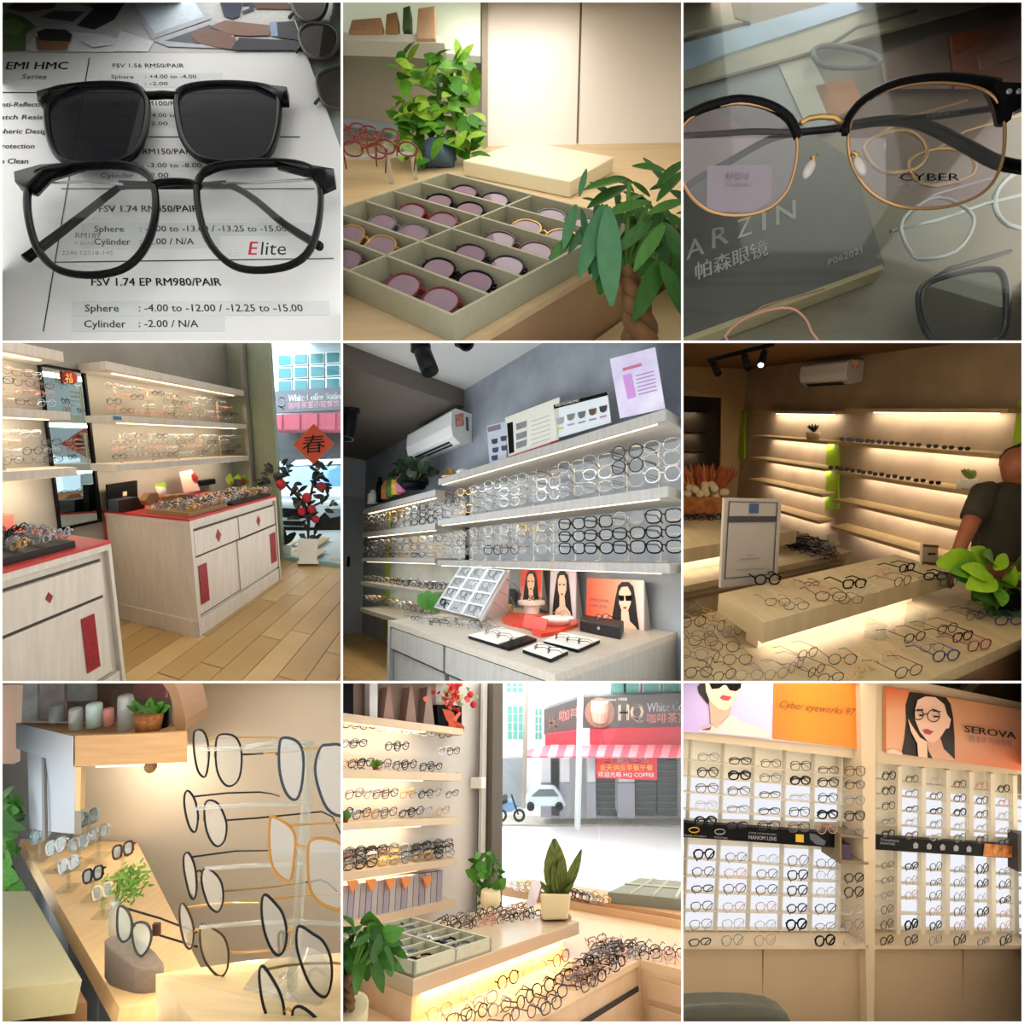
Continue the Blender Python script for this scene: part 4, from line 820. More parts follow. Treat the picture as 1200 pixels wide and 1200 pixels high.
        leaf(pt, dl, Q(x, y, rnd.uniform(-.06, .06)), Vector((rnd.uniform(-1, 1), -.3, rnd.uniform(-.5, .9))), (0, -1, .4), c.size(rnd.uniform(30, 42), d), c)
        leaf(pt, dl, Q(x + rnd.uniform(-14, 14), y + rnd.uniform(-14, 14), rnd.uniform(-.06, .06)), Vector((rnd.uniform(-1, 1), -.3, rnd.uniform(-.6, .9))), (0, -1, .4), c.size(rnd.uniform(26, 38), d), c)
    for x, y, s in ((978, 503, .035), (1068, 550, .036), (1118, 512, .035), (1085, 590, .03), (1050, 598, .03), (1098, 625, .028)):
        MB().ball(Q(x, y, -.05), Vector((s, 0, 0)), Vector((0, s, 0)), Vector((0, 0, s)), 8, 5).build('blossom', mat('red_blossom', 'b5202c', .6, var=.2, scale=40), pt, c, True)
    sp = empty('small_plant', fr.at(992, 760, w=0), 'tiny potted plant on the floor at the counter end', 'plant'); b0 = fr.at(992, 760, w=0)
    MB().lathe(b0, fr.W, [(.04, 0), (.055, .1), (.05, .1)], 10).build('pot', m_pot_white, sp, c, True)
    for i in range(8): leaf(sp, dl, b0 + fr.W * .1, Vector((math.cos(i * 2.2), -.2, 1)), (0, -1, .3), .12, c)
    # red diamond hanging in the window
    dm = [fr.at(x, y, u=uE - .03) for x, y in ((1092, 293), (1163, 362), (1090, 434), (1020, 366))]
    o = MB().prism(dm, fr.U * .006).build('window_diamond', mat('orange_red_paper', 'c9573f', .6), None, c, label='orange-red paper diamond hanging in the shop window', cat='decoration')
    a, b, t_ = fr.at(1052, 392, u=uE - .034), fr.at(1132, 386, u=uE - .034), fr.at(1052, 338, u=uE - .034); lettering('春', a, b - a, t_ - a, m_ink, o, c, cap=.8)
    # the street outside
    D = 7.3
    bx(fr, 'street', (uE + .05, uE + 9), (vE - 3, vC + 1), (-.05, -.03), mat('asphalt', 'b9bcbf', .8, var=.05), kind='structure')
    t = empty('shop_building', c.at(1080, 430, D), 'grey shop building across the street with teal windows and red awning', 'building')
    card(c, [(900, -30), (1240, -30), (1240, 470), (900, 500)], D, .1, mat('pale_facade', 'b7c3cc', .7), 'wall', t)
    for ix in range(4):
        for iy in range(3):
            x, y = 965 + ix * 56, 52 + iy * 45 - ix * 3
            f = card(c, [(x, y), (x + 50, y - 2), (x + 50, y + 38), (x, y + 41)], D - .06, .03, mat('white_mullion', 'dfe8ea', .5), 'window', t)
            card(c, [(x + 4, y + 3), (x + 46, y + 2), (x + 46, y + 34), (x + 4, y + 37)], D - .075, .012, mat('teal_pane', '2f737c', .2), 'pane', f)
    sg = card(c, [(955, 180), (1240, 160), (1240, 242), (955, 255)], D - .2, .06, mat('slate_sign', '5c5f6b', .5), 'sign_board', t)
    def lt(s, x0, x1, yb, yt, m, bo=0.0, dy=0): a, b, u = c.at(x0, yb, D - .206), c.at(x1, yb + dy, D - .206), c.at(x0, yt, D - .206); lettering(s, a, b - a, u - a, m, sg, c, bo)
    lt('HQ', 930, 996, 240, 200, mat('sign_white', 'e6e9ea', .5), .01, -3); lt('White Coffee Station', 1003, 1195, 216, 192, mat('sign_white', 'e6e9ea', .5), .03, -10); lt('咖啡茶室小站餐饮', 1003, 1182, 240, 222, mat('sign_pink', 'c79aa8', .5), 0, -10)
    aw = mat('rose_awning', 'a84c5e', .6)
    for i in range(9): card(c, [(950 + i * 31, 262 - i), (981 + i * 31, 261 - i), (981 + i * 31, 312), (950 + i * 31, 313)], D - .5 + .02 * (i % 2), .3, aw, 'awning_panel', t)
    card(c, [(950, 320), (1240, 318), (1240, 440), (950, 445)], D - .1, .05, mat('dark_shopfront', '3b4046', .5), 'shop_front', t)
    # white car
    dc = fr.at(1080, 700, w=-.03).y + .55
    cr = empty('car', c.at(1090, 690, dc), 'white car parked outside the shop window', 'car')
    body, gl = mat('white_paint', 'e3e9ee', .25), mat('car_glass', '5a93c8', .1)
    K = lambda x, y, k: c.at(x, y, dc + k)
    MB().hexa([K(955, 688, 0), K(1240, 700, 0), K(1240, 680, 1.4), K(960, 660, 1.4), K(955, 560, 0), K(1240, 566, 0), K(1240, 500, 1.4), K(960, 500, 1.4)]).build('body', body, cr, c, bevel=.04)
    MB().hexa([K(962, 565, .1), K(1240, 572, .1), K(1240, 520, .9), K(975, 515, .9), K(962, 540, .12), K(1240, 545, .12), K(1240, 512, .9), K(978, 508, .9)]).build('bonnet', body, cr, c, bevel=.03)
    MB().hexa([K(985, 516, .9), K(1240, 520, .9), K(1240, 516, 1.8), K(1000, 512, 1.8), K(1012, 440, 1.3), K(1240, 434, 1.3), K(1240, 432, 2.2), K(1012, 438, 2.2)]).build('windscreen', gl, cr, c, bevel=.02)
    MB().hexa([K(1005, 440, 1.28), K(1240, 432, 1.28), K(1240, 428, 2.2), K(1010, 434, 2.2), K(1030, 420, 1.4), K(1240, 414, 1.4), K(1240, 412, 2.2), K(1030, 418, 2.2)]).build('roof', body, cr, c, bevel=.02)
    card(c, [(965, 585), (1062, 590), (1058, 622), (968, 618)], dc - .02, .03, m_black, 'grille', cr); card(c, [(960, 650), (1130, 655), (1125, 676), (962, 672)], dc - .02, .03, m_black, 'air_intake', cr)
    p_ = card(c, [(985, 630), (1048, 632), (1048, 648), (985, 646)], dc - .04, .03, m_black, 'number_plate', cr)
    card(c, [(1130, 600), (1200, 585), (1200, 610), (1150, 622)], dc - .02, .03, mat('lamp_glass', '8a95a0', .15), 'headlamp', cr)
    MB().lathe(K(1175, 672, -.01), (0, 1, 0), [(.1, 0), (.24, 0), (.24, .25), (.1, .25)], 18).build('wheel', m_black, cr, c)
    c2 = empty('car', c.at(980, 470, dc + 2.0), 'silver blue car parked behind the white car', 'car')
    MB().hexa([K(955, 500, 1.9), K(1010, 498, 1.9), K(1010, 495, 2.4), K(955, 495, 2.4), K(960, 428, 2.0), K(992, 420, 2.0), K(992, 418, 2.4), K(960, 425, 2.4)]).build('body', mat('silver_paint', '9fb6cc', .25), c2, c, bevel=.03)
    card(c, [(-60, -60), (1260, -60), (1260, 700), (-60, 700)], 8.6, .02, glow('sky_glow', 'dbe9f2', 1.3), 'sky', kind='structure')
cell_4()

# ================================================================ compartment 5: grey wall with lit shelves, counter with portraits
def portrait(fr, t, pl, box, hair_side=1, shades=False):
    """printed long-haired person on a stand-up card: box = (x0, y0, x1, y1) in sheet units, pl = plane keyword"""
    x0, y0, x1, y1 = box; W_, H_ = x1 - x0, y1 - y0
    skin, hair, lip = mat('portrait_skin', 'ecc0a8', .5), mat('print_hair', '17120f', .5), mat('print_lips', 'b03a48', .5)
    n = fr.V
    lay = [(hair, [(.30, .10), (.42, .03), (.62, .03), (.76, .12), (.82, .35), (.88, .70), (.95, 1), (.08, 1), (.14, .65), (.22, .35)]), (skin, [(.40, .60), (.62, .60), (.66, .80), (.85, .92), (.9, 1), (.2, 1), (.24, .88), (.40, .8)]),
           (skin, [(.34, .22), (.42, .13), (.60, .12), (.70, .24), (.70, .44), (.62, .58), (.52, .66), (.42, .60), (.34, .45)]), (lip, [(.45, .53), (.52, .51), (.59, .53), (.52, .57)])]
    if shades: lay += [(m_black, [(.32, .29), (.50, .30), (.49, .40), (.36, .40)]), (m_black, [(.53, .30), (.73, .29), (.70, .40), (.56, .40)])]
    else: lay += [(m_ink, [(.38, .32), (.47, .31), (.47, .34), (.38, .345)]), (m_ink, [(.56, .31), (.66, .32), (.66, .345), (.56, .34)])]
    for i, (m, pts) in enumerate(lay):
        MB().poly([fr.at(x0 + W_ * a, y0 + H_ * b, **pl) - n * (.003 + .0012 * i) for a, b in pts]).build('printed_figure', m, t, fr.c)
def air_conditioner(fr, label, u0, u1, v0, v1, w0, w1, end_first=True, red=True):
    c = fr.c; wh = mat('aircon_white', 'e4e4e0', .4)
    t = empty('air_conditioner', fr((u0 + u1) / 2, v1, w0), label, 'air conditioner')
    H_, Dp = w1 - w0, v1 - v0
    prof = [(v1, w0 + .12 * H_), (v0 + .45 * Dp, w0), (v0 + .1 * Dp, w0 + .16 * H_), (v0, w0 + .45 * H_), (v0 + .04 * Dp, w1 - .12 * H_), (v0 + .2 * Dp, w1), (v1, w1)]
    MB().prism([fr(u0, v, w) for v, w in prof], fr.U * (u1 - u0)).build('body', wh, t, c, bevel=.008)
    L_ = u1 - u0
    for k, (a, b) in enumerate(((.14, .36), (.48, .70))):
        q = lambda u, s: fr(u, v0 + (.45 - .35 * s) * Dp, w0 + .16 * H_ * s) - fr.W * .004 - fr.V * .002
        MB().prism([q(u0 + .12 * L_, a), q(u1 - .1 * L_, a), q(u1 - .1 * L_, b), q(u0 + .12 * L_, b)], fr.W * -.003).build('vent_slot', mat('vent_dark', '2a2c2e', .6), t, c)
    return t
def spot(c, top, tip, r, label, d, group):
    a, b = c.at(*top, d), c.at(*tip, d - .05); ax = (b - a).normalized()
    t = empty('track_spotlight', a, label, 'spotlight', group)
    MB().lathe(a, (0, 0, -1), [(r * 1.15, -.01), (r * 1.15, .02)], 12).build('base', m_black, t, c)
    MB().tube([a, a + ax * .03], r * .4, 6).build('stem', m_black, t, c)
    MB().lathe(a + ax * .02, ax, [(r * .85, 0), (r, .01), (r, (b - a).length - .02), (r * .8, (b - a).length - .02), (r * .75, (b - a).length - .05)], 14).build('head', m_black, t, c, True)
    return t
def cell_5():
    c = C5
    r = lambda px, py: ((px - 600) / FPX, 1, -(py - 600) / FPX)
    fr = Frame(c, c.at(750, 1165, 1.62), r(221, 652), r(1050, 652), (0, .0867, 1)); P = fr.P    # w = 0 on the counter top
    u1, v1 = P(190, 975, w=0).x, P(1085, 1005, w=0).y
    grey = mat('blue_grey_plaster', '9aa0a8', .75, col2='848b94', scale=4, bump=.2, detail=8)
    uF = P(82, 800, v=v1).x; wf = P(82, 1020, v=v1).z
    uS = P(435, 175, v=v1).x; wc, wsf = P(435, 175, v=v1).z, P(430, 237, v=v1).z
    bx(fr, 'wall_right', (-3, uF), (v1, v1 + .05), (wf, wc + .02), grey, kind='structure')
    bx(fr, 'wall_far', (uF, uF + .05), (-4, v1 + .05), (wf, wc), mat('white_wall', 'c9ced6', .6), kind='structure')
    bx(fr, 'ceiling', (-4, uS), (-4, v1 + .05), (wc, wc + .05), mat('white_ceiling', 'd6d6d2', .7), kind='structure')
    bx(fr, 'trim_4', (uS, uF), (-4, v1), (wsf, wc), mat('brown_soffit', '6e665c', .6), kind='structure')
    fl = bx(fr, 'floor', (-2, uF), (-4, v1), (wf - .05, wf - .012), mat('subfloor', '6a553a', .8), kind='structure', label='amber wood floor beyond the counter')
    planks(fr, fl, (u1 * .8, uF), (-1.6, v1), wf, .2, length=1.4)
    vD = P(50, 760, u=uF).y; dr = bx(fr, 'door_1', (uF - .03, uF), (P(5, 760, u=uF).y, P(78, 760, u=uF).y), (wf, P(40, 545, u=uF).z), mat('pale_door', 'a9b0bb', .5), kind='structure')
    bx(fr, 'handle', (uF - .06, uF - .03), (P(24, 760, u=uF).y, P(32, 760, u=uF).y), (P(30, 790, u=uF).z, P(30, 755, u=uF).z), m_black, dr)
    spot(c, (282, 25), (315, 112), .034, 'black cylinder spotlight on the white ceiling', 2.0, 'ceiling spotlights'); spot(c, (38, 245), (22, 345), .05, 'black cylinder spotlight under the brown soffit', 3.2, 'ceiling spotlights')
    spot(c, (432, 2), (440, 12), .03, 'black spotlight just peeking in over the ceiling edge', 1.9, 'ceiling spotlights')
    # air conditioner
    ua = P(462, 310, v=v1).x; ub = P(300, 415, v=v1).x; w1, w0 = P(462, 258, v=v1).z, P(462, 372, v=v1).z
    t = air_conditioner(fr, 'white wall air conditioner under the brown soffit', ua, ub, P(386, 310, u=ua).y, v1, w0, w1)
    va = P(386, 310, u=ua).y
    st = lambda pts, m: MB().poly([fr.at(x, y, u=ua) - fr.U * .004 for x, y in pts]).build('sticker', m, t, c)
    st([(400, 262), (430, 255), (433, 300), (403, 305)], mat('energy_sticker', 'd9b5a0', .5, col2='c44a38', scale=30)); st([(438, 270), (447, 270), (449, 318), (440, 318)], mat('grey_sticker', '4a5058', .5))
    # shelves
    vs_ = v1 * .66
    shelf_m = mat('white_shelf_board', 'a39f99', .5, col2='97938d', scale=5, stretch=(8, 8, 1))
    rows3 = [(P(1098, 290, v=vs_).z, P(1098, 252, v=vs_).z), (P(1126, 550, v=vs_).z, P(1126, 512, v=vs_).z), (P(1150, 815, v=vs_).z, P(1150, 780, v=vs_).z)]
    us = P(1150, 785, v=vs_).x; ue = P(340, 770, v=vs_).x
    led = glow('led_strip_neutral', 'ffeecb', 4.0)
    nm = ['highest', 'middle', 'lowest']
    for k, (a, b) in enumerate(rows3):
        t = empty('display_shelf', fr((us + ue) / 2, v1, a), '%s long lit shelf above the portrait counter' % nm[k], 'shelf', 'lit shelves above the portrait counter')
        bx(fr, 'board', (us, ue), (vs_, v1 - .001), (a, b), shelf_m, t)
        bx(fr, 'led_strip', (us + .06, ue * .98), (vs_ + .02, vs_ + .028), (a - .004, a - .0005), led, t); strip_lamp(fr, (us + .05, ue), vs_ + .04, a - .012, 3.2, (1, .84, .58), (0, .9, -1))
    la, lb = P(332, 640, v=vs_).x, P(78, 640, v=vs_).x
    for k, (x, y0, y1) in enumerate(((330, 545, 522), (334, 660, 638), (332, 780, 762), (300, 892, 876), (200, 988, 972))):
        a, b = P(x, y0, v=vs_).z, P(x, y1, v=vs_).z
        t = empty('display_shelf', fr((la + lb) / 2, v1, a), '%s lit shelf of the far bay by the fire extinguisher' % ORD[k], 'shelf', 'lit shelves of the far bay')
        bx(fr, 'board', (la, lb), (vs_, v1 - .001), (a, b), shelf_m, t)
        if k < 4: bx(fr, 'led_strip', (la + .1, lb - .1), (vs_ + .05, vs_ + .07), (a - .005, a - .0005), led, t); strip_lamp(fr, (la + .1, lb - .1), vs_ + .06, a - .012, 4.0, (1, .88, .62), (0, .9, -1))
    bx(fr, 'green_panel', (lb - .12, lb), (v1 - .03, v1 - .002), (P(100, 1000, v=v1).z, P(100, 600, v=v1).z), mat('lime_panel', '7f9c2c', .5), label='lime green strip panel at the far end of the bay', cat='panel')
    t = empty('wall_mirror', fr((ue + la) / 2, v1, 0), 'tall mirror panel between the two lit bays', 'mirror')
    bx(fr, 'mirror_glass', (ue + .03, la - .02), (v1 - .02, v1 - .008), (P(370, 940, v=v1).z, P(370, 515, v=v1).z), mat('mirror_glass_grey', 'a9b3b0', .05, 1), t)
    bx(fr, 'frame', (ue + .0, ue + .03), (v1 - .03, v1 - .004), (P(370, 940, v=v1).z, P(370, 515, v=v1).z), m_black, t)
    # racks: frames on the two upper bays
    R_ = random.Random(21); S = small_set(r=.02, temples='open', k=12); Sp = small_set(r=.016, temples='open', k=12, rims=[m_clear_rim, m_silver, m_clear_rim]); far = []; k_ = 0
    Sb = [glasses_mesh(s, m_black, m_lens, .021, 'open', 14, 4) for s in ('square', 'brow', 'slim')]
    SG = [glasses_mesh(s, q, m_lens, .014, 'open', 14, 4) for q in (m_silver, m_clear_rim, m_grey_rim, m_clear_rim) for s in ('square', 'round', 'oval')]
    for k in (0, 1):
        lo, hi = rows3[k + 1][1], rows3[k][0]
        n = 11; L_ = ue - us - .15
        for i in range(n):
            u = us + .09 + L_ * (i / (n - 1)) ** 1.0
            for j in range(3):
                w = lo + .045 + (hi - lo - .10) * j / 2.6
                me = R_.choice(Sb if (k == 1 and i < 4 and j > 0 - 1 and R_.random() < .75 or (k == 0 and i < 3 and R_.random() < .3)) else SG)
                pos = fr(u, vs_ + (v1 - vs_) * .35, w)
                rt = -fr.U * .9 + fr.V * .25
                if k == 1 and i < 5:
                    put(me, 'eyeglasses', pos, rt, fr.W, L_ / n * .92, c, '%s pair from the near end, %s tier, %s bay above the portrait counter' % (ORD[i], ['lower', 'middle', 'upper'][j], 'top' if k == 0 else 'second'), 'eyeglasses', 'frames racked above the portrait counter')
                else: far.append((R_.choice(Sp if R_.random() < .75 else S), basis(pos, rt, fr.W, L_ / n * .92)))
            B = MB(); B.tube([fr(u + L_ / n * .5, v1 - .08, lo), fr(u + L_ / n * .5, v1 - .08, hi - .04)], .006, 5); B.tube([fr(u + L_ / n * .5, v1 - .08, lo + .002), fr(u + L_ / n * .5, v1 - .08, lo + .01)], .03, 8)
            for j in range(3): B.tube([fr(u - .03, v1 - .1, lo + .07 + (hi - lo - .10) * j / 2.6), fr(u + .06, v1 - .1, lo + .07 + (hi - lo - .10) * j / 2.6)], .004, 4)
            B.build('acrylic_rack', clear('frosted_acrylic', 'efeae0', .3, body='f2e8d2', amount=.3), None, c, label='clear acrylic rack, %s from the near end, %s bay above the portraits' % (ORD[i], 'top' if k == 0 else 'second'), cat='rack', group='acrylic racks above the portrait counter')
    for k, (y, y2) in enumerate(((638, 545), (762, 660), (876, 780), (972, 892))):
        lo = P(320, y, v=vs_).z; hi = P(320, y2, v=vs_).z
        for i in range(11):
            for j in range(3 if k < 2 else 2):
                u = la + .1 + (lb - la - .2) * i / 10
                far.append((R_.choice(S), basis(fr(u, vs_ + (.06 + .05 * j * (k > 1)), lo + .01 + (0 if k > 1 else (hi - lo) * .27 * j)), -fr.U + fr.V * .5, fr.W, .16)))
    stuff_rows('eyeglasses_rows', fr, 'small pale eyeglasses racked on the lit shelves of the grey wall', 'eyeglasses', far)
    # leaflets standing on the top shelf
    vm = vs_ + (v1 - vs_) * .35
    def sheet(name, label, pts, m, cat='leaflet', v=vm, th=.006): return MB().prism(trace(fr, pts, v=v), fr.V * th).build(name, m, None, c, label=label, cat=cat)
    def mark(t, pts, m, v=vm, k=1): MB().poly([q - fr.V * (.002 * k) for q in trace(fr, pts, v=v)]).build('printed_mark', m, t, c)
    A = sheet('leaflet', 'pale leaflet with four dark sunglasses, farthest on the top shelf', [(512, 300), (582, 284), (580, 415), (522, 430)], mat('pale_leaflet', 'b7bcc4', .5)); mark(A, [(515, 305), (560, 294), (562, 312), (518, 322)], mat('mauve_print', '7a6f80', .5))
    for x, y in ((540, 355), (572, 345), (543, 385), (574, 378), (540, 412)): mark(A, [(x - 11, y - 7), (x + 11, y - 11), (x + 9, y + 6), (x, y + 9), (x - 9, y + 8)], mat('navy_print', '2e3c58', .5), k=2)
    Bq = sheet('leaflet', 'cream price leaflet with black side band and red foot, top shelf', [(575, 272), (765, 200), (762, 348), (588, 408)], mat('cream_leaflet', 'd6d4c6', .5)); mark(Bq, [(583, 292), (603, 286), (608, 392), (590, 398)], m_black); mark(Bq, [(588, 408), (762, 348), (762, 354), (588, 415)], m_red, k=2)
    for y in (302, 337, 367): mark(Bq, [(615, y - 8), (652, y - 20), (650, y + 2), (617, y + 14)], m_grey_ink, k=2)
    for i in range(7):
        y = 262 + i * 16; mark(Bq, [(668, y + 22), (735, y), (735, y + 3), (668, y + 25)], mat('light_grey_ink', 'a9a89e', .6), k=2)
    Cq = sheet('leaflet', 'chart leaflet with five sunglasses under a black header, top shelf', [(745, 228), (932, 182), (945, 288), (757, 343)], mat('white_leaflet', 'd3d8da', .5)); mark(Cq, [(745, 228), (932, 182), (934, 194), (747, 242)], m_black); write(fr, 'PHOTOCHROMIC', 752, 835, 235, 226, mat('white_ink', 'dcd8cc', .6), Cq, yb1=215, v=vm - .006)
    for k, (x, y, col) in enumerate(((768, 283, '9a9c98'), (805, 270, '77786c'), (843, 262, '5a6062'), (881, 252, '5a4636'), (918, 242, '33302e'))):
        mark(Cq, [(x - 14, y - 8), (x + 14, y - 14), (x + 11, y + 6), (x, y + 13), (x - 10, y + 10)], mat('lens_print_%d' % k, col, .5), k=2); mark(Cq, [(x - 12, y + 26), (x + 12, y + 20), (x + 13, y + 26), (x - 11, y + 32)], mat('tint_print_%d' % k, ['c9b04a', '8a9aa8', '6fa06a', '8a7aa0', 'a07a98'][k], .5), k=2)
    Dq = sheet('leaflet', 'lilac and pink marbled notice, nearest on the top shelf', [(940, 67), (1098, 26), (1133, 240), (976, 274)], mat('marbled_lilac', 'c9bfdc', .4, col2='e3dcea', scale=6)); mark(Dq, [(985, 100), (1050, 82), (1052, 92), (987, 110)], mat('pink_print', 'c06a8a', .5)); mark(Dq, [(985, 125), (1015, 117), (1032, 200), (1003, 208)], mat('violet_print', 'c38ccc', .5))
    for i in range(6): mark(Dq, [(1030 + i * 2, 125 + i * 13), (1095 + i * 2, 108 + i * 13), (1095 + i * 2, 112 + i * 13), (1030 + i * 2, 129 + i * 13)], mat('violet_ink', '9a7aa8', .6))
    # things on the far top shelf
    V0 = vs_ + .08; B0 = lambda x, y: fr.at(x, y, v=V0)
    pn = empty('bonsai', B0(258, 515), 'dark bonsai in black bowl on the far top shelf', 'plant'); b0 = B0(258, 520)
    MB().lathe(b0, fr.W, [(.1, 0), (.14, .06), (.12, .06)], 12).build('pot', m_black, pn, c, True)
    for q in ((230, 460), (258, 455), (285, 462)): MB().tube([b0 + fr.W * .05, B0(*q)], .014, 5).build('trunk', mat('brown_bark', '6b4a26', .7), pn, c)
    dl = leaf_mesh('leaf', mat('bonsai_leaf', '24361f', .5, var=.2), .45)
    for i in range(70): leaf(pn, dl, B0(255 + rnd.uniform(-50, 50), 462 + rnd.uniform(-26, 24)) + fr.V * rnd.uniform(-.08, .1), rv() + Vector((0, 0, .4)), (0, -1, .6), .10, c)
    def bottle(x, y, hh, rr, m, name, label, cat): b = B0(x, y); MB().lathe(b, fr.W, [(rr, 0), (rr, hh * .7), (rr * .5, hh * .85), (rr * .5, hh)], 12).build(name, m, None, c, True, label=label, cat=cat)
    bottle(115, 572, .16, .06, m_pot_white, 'white_jar', 'white jar at the far end of the top shelf', 'jar'); bottle(138, 565, .28, .035, m_black, 'dark_bottle', 'tall dark bottle beside the white jar', 'bottle')
    for i, (x, y, col) in enumerate(((160, 555, 'b5703c'), (178, 548, '4a7a34'), (196, 540, 'd9a83c'), (215, 533, 'c46a9a'))):
        bottle(x, y, .2, .05, mat('gift_%d' % i, col, .5, var=.3, scale=20), 'gift_ornament', ['orange', 'green', 'yellow', 'pink'][i] + ' festive ornament on the far top shelf', 'ornament')
    q = B0(385, 478); MB().lathe(fr.at(385, 482, v=vm), fr.W, [(.07, 0), (.08, .015), (.04, .03), (.045, .06), (.01, .09)], 12).build('gold_ornament', m_gold, None, c, True, label='gold ornament on dark dish at the shelf end', cat='ornament')
    MB().lathe(fr.at(430, 468, v=vm), fr.W, [(.05, 0), (.06, .02), (.03, .04)], 12).build('white_ornament', m_pot_white, None, c, True, label='white bowl ornament beside the gold one', cat='bowl')
    # fire extinguisher
    b = fr(lb + .2, v1 - .25, wf) if False else fr.at(68, 1012, w=wf); fe = empty('fire_extinguisher', b, 'red fire extinguisher on the floor by the far wall', 'fire extinguisher')
    s = c.size(1, b.y); MB().lathe(b, fr.W, [(20 * s, 0), (22 * s, 4 * s), (22 * s, 88 * s), (16 * s, 102 * s), (7 * s, 108 * s)], 16).build('cylinder', mat('extinguisher_red', '9c1f22', .3), fe, c, True)
    MB().lathe(b + fr.W * 106 * s, fr.W, [(7 * s, 0), (9 * s, 8 * s), (5 * s, 20 * s)], 8).build('valve', m_black, fe, c); MB().tube([b + fr.W * 118 * s, b + fr.W * 128 * s + Vector((12 * s, -.02, 0))], 3 * s, 6).build('handle', m_black, fe, c)
    MB().tube([b + fr.W * 112 * s, b + Vector((-26 * s, 0, 95 * s)), b + Vector((-34 * s, 0, 50 * s)), b + Vector((-26 * s, 0, 15 * s))], 4 * s, 6).build('hose', m_black, fe, c)
    # counter
    gw = mat('counter_wood_grain', 'aeaaa4', .5, col2='a09c96', scale=4, stretch=(14, 14, 1.2))
    t = empty('counter', fr(u1 / 2, v1 / 2, wf), 'pale wood-grain counter carrying the red portrait cards', 'counter')
    bx(fr, 'top', (0, u1), (0, v1 - .002), (-.03, 0), mat('counter_top_grain', 'beb5a8', .4, col2='b2a89a', scale=4, stretch=(2, 14, 14)), t)
    bx(fr, 'end_panel', (.0, .03), (.0, v1 - .002), (wf, -.03), gw, t); bx(fr, 'end_panel', (u1 - .04, u1), (0, v1 - .002), (wf, -.03), gw, t)
    bx(fr, 'back', (.03, u1 - .04), (.06, v1 - .002), (wf, -.03), gw, t)
    for a, b in ((.03, u1 * .52), (u1 * .53, u1 - .04)): bx(fr, 'drawer', (a, b - .008), (.006, .06), (-.15, -.036), gw, t)
    for a, b in ((.03, u1 * .52), (u1 * .53, u1 - .04)): bx(fr, 'door', (a + .02, b - .01), (.03, .06), (wf + .03, -.17), gw, t)
    CT = lambda x, y, w=0: fr.at(x, y, w=w)
    # slanted white tray
    a0, a1 = CT(336, 936, .01), CT(492, 976, .01); pb = P(336, 936, w=.01); vb = pb.y + .17
    b1, b0 = fr.at(585, 808, v=P(492, 976, w=.01).y + .17), fr.at(430, 792, v=vb)
    t = empty('slanted_display', CT(400, 950), 'white slanted display of framed compartments on the counter', 'display stand'); nn = (a1 - a0).cross(b0 - a0).normalized()
    if nn.y > 0: nn = -nn
    wm = mat('white_display', 'd0d2d2', .5)
    MB().prism([a0, a1, b1, b0], nn * -.015).build('back_plate', mat('grey_display', 'a9aaa8', .6), t, c)
    bil = lambda s, q: a0.lerp(a1, s).lerp(b0.lerp(b1, s), q)
    def barq(s0, s1, q0, q1): MB().prism([bil(s0, q0), bil(s1, q0), bil(s1, q1), bil(s0, q1)], nn * .02).build('frame_bar', wm, t, c)
    for s in (0, .33, .66, 1): barq(max(0, s - .025), min(1, s + .025), 0, 1)
    for q in (0, .25, .5, .75, 1): barq(0, 1, max(0, q - .02), min(1, q + .02))
    MB().hexa([a1 + nn * .015, a1 - fr.W * .01, CT(585, 958), CT(580, 940, .03), b1 + nn * .015, b1, b1 + fr.V * .02, b1 + fr.V * .02 + fr.W * .01]).build('side', wm, t, c)
    for i in range(3):
        for j in range(4):
            pos = bil(.167 + .33 * i, .06 + .25 * j) + nn * .012
            put(R_.choice(SG + Sb), 'eyeglasses', pos, a1 - a0, b0 - a0, (a1 - a0).length * .26, c, 'pair in the slanted display, column %s, %s row up' % (['one', 'two', 'three'][i], ORD[j]), 'eyeglasses', 'frames in the slanted display')
    # portrait cards
    def pcard(label, pts, m, box, shades=False, v=None):
        v_ = min(P(pts[3][0], pts[3][1], w=0).y, v1 - .1)
        t = MB().prism(trace(fr, pts, v=v_), fr.V * .01).build('portrait_card', m, None, c, label=label, cat='card', group='portrait cards on the counter')
        lo = P(pts[2][0], pts[2][1], v=v_); q0, q1 = fr.at(pts[1][0], pts[1][1], v=v_), fr.at(pts[2][0], pts[2][1], v=v_)
        MB().prism([q0, q1, fr(lo.x - .0, lo.y + .09, 0)], -fr.U * .008).build('easel_back', mat('grey_card', 'a9a29e', .6), t, c)
        portrait(fr, t, {'v': v_}, box, 1, shades); return t
    pcard('narrow red portrait card, person with chin on hand, farthest along the counter', [(630, 794), (704, 796), (700, 935), (630, 922)], gradient('red_card', [(0, 'd9c2b8'), (.5, 'd0452c'), (1, 'c8321e')], 2), (632, 800, 700, 925))
    pcard('pale portrait card of a smiling long-haired person, middle of the three', [(734, 806), (822, 802), (820, 978), (730, 957)], mat('pale_portrait_card', 'c9c2cb', .5), (734, 800, 815, 960))
    t3 = pcard('wide orange and white portrait card of a person in black sunglasses', [(862, 830), (1057, 838), (1057, 1022), (858, 968)], gradient('orange_card', [(0, 'd9492a'), (.5, 'e08a6a'), (1, 'dcc9c6')], 0), (935, 838, 1050, 1015), True)
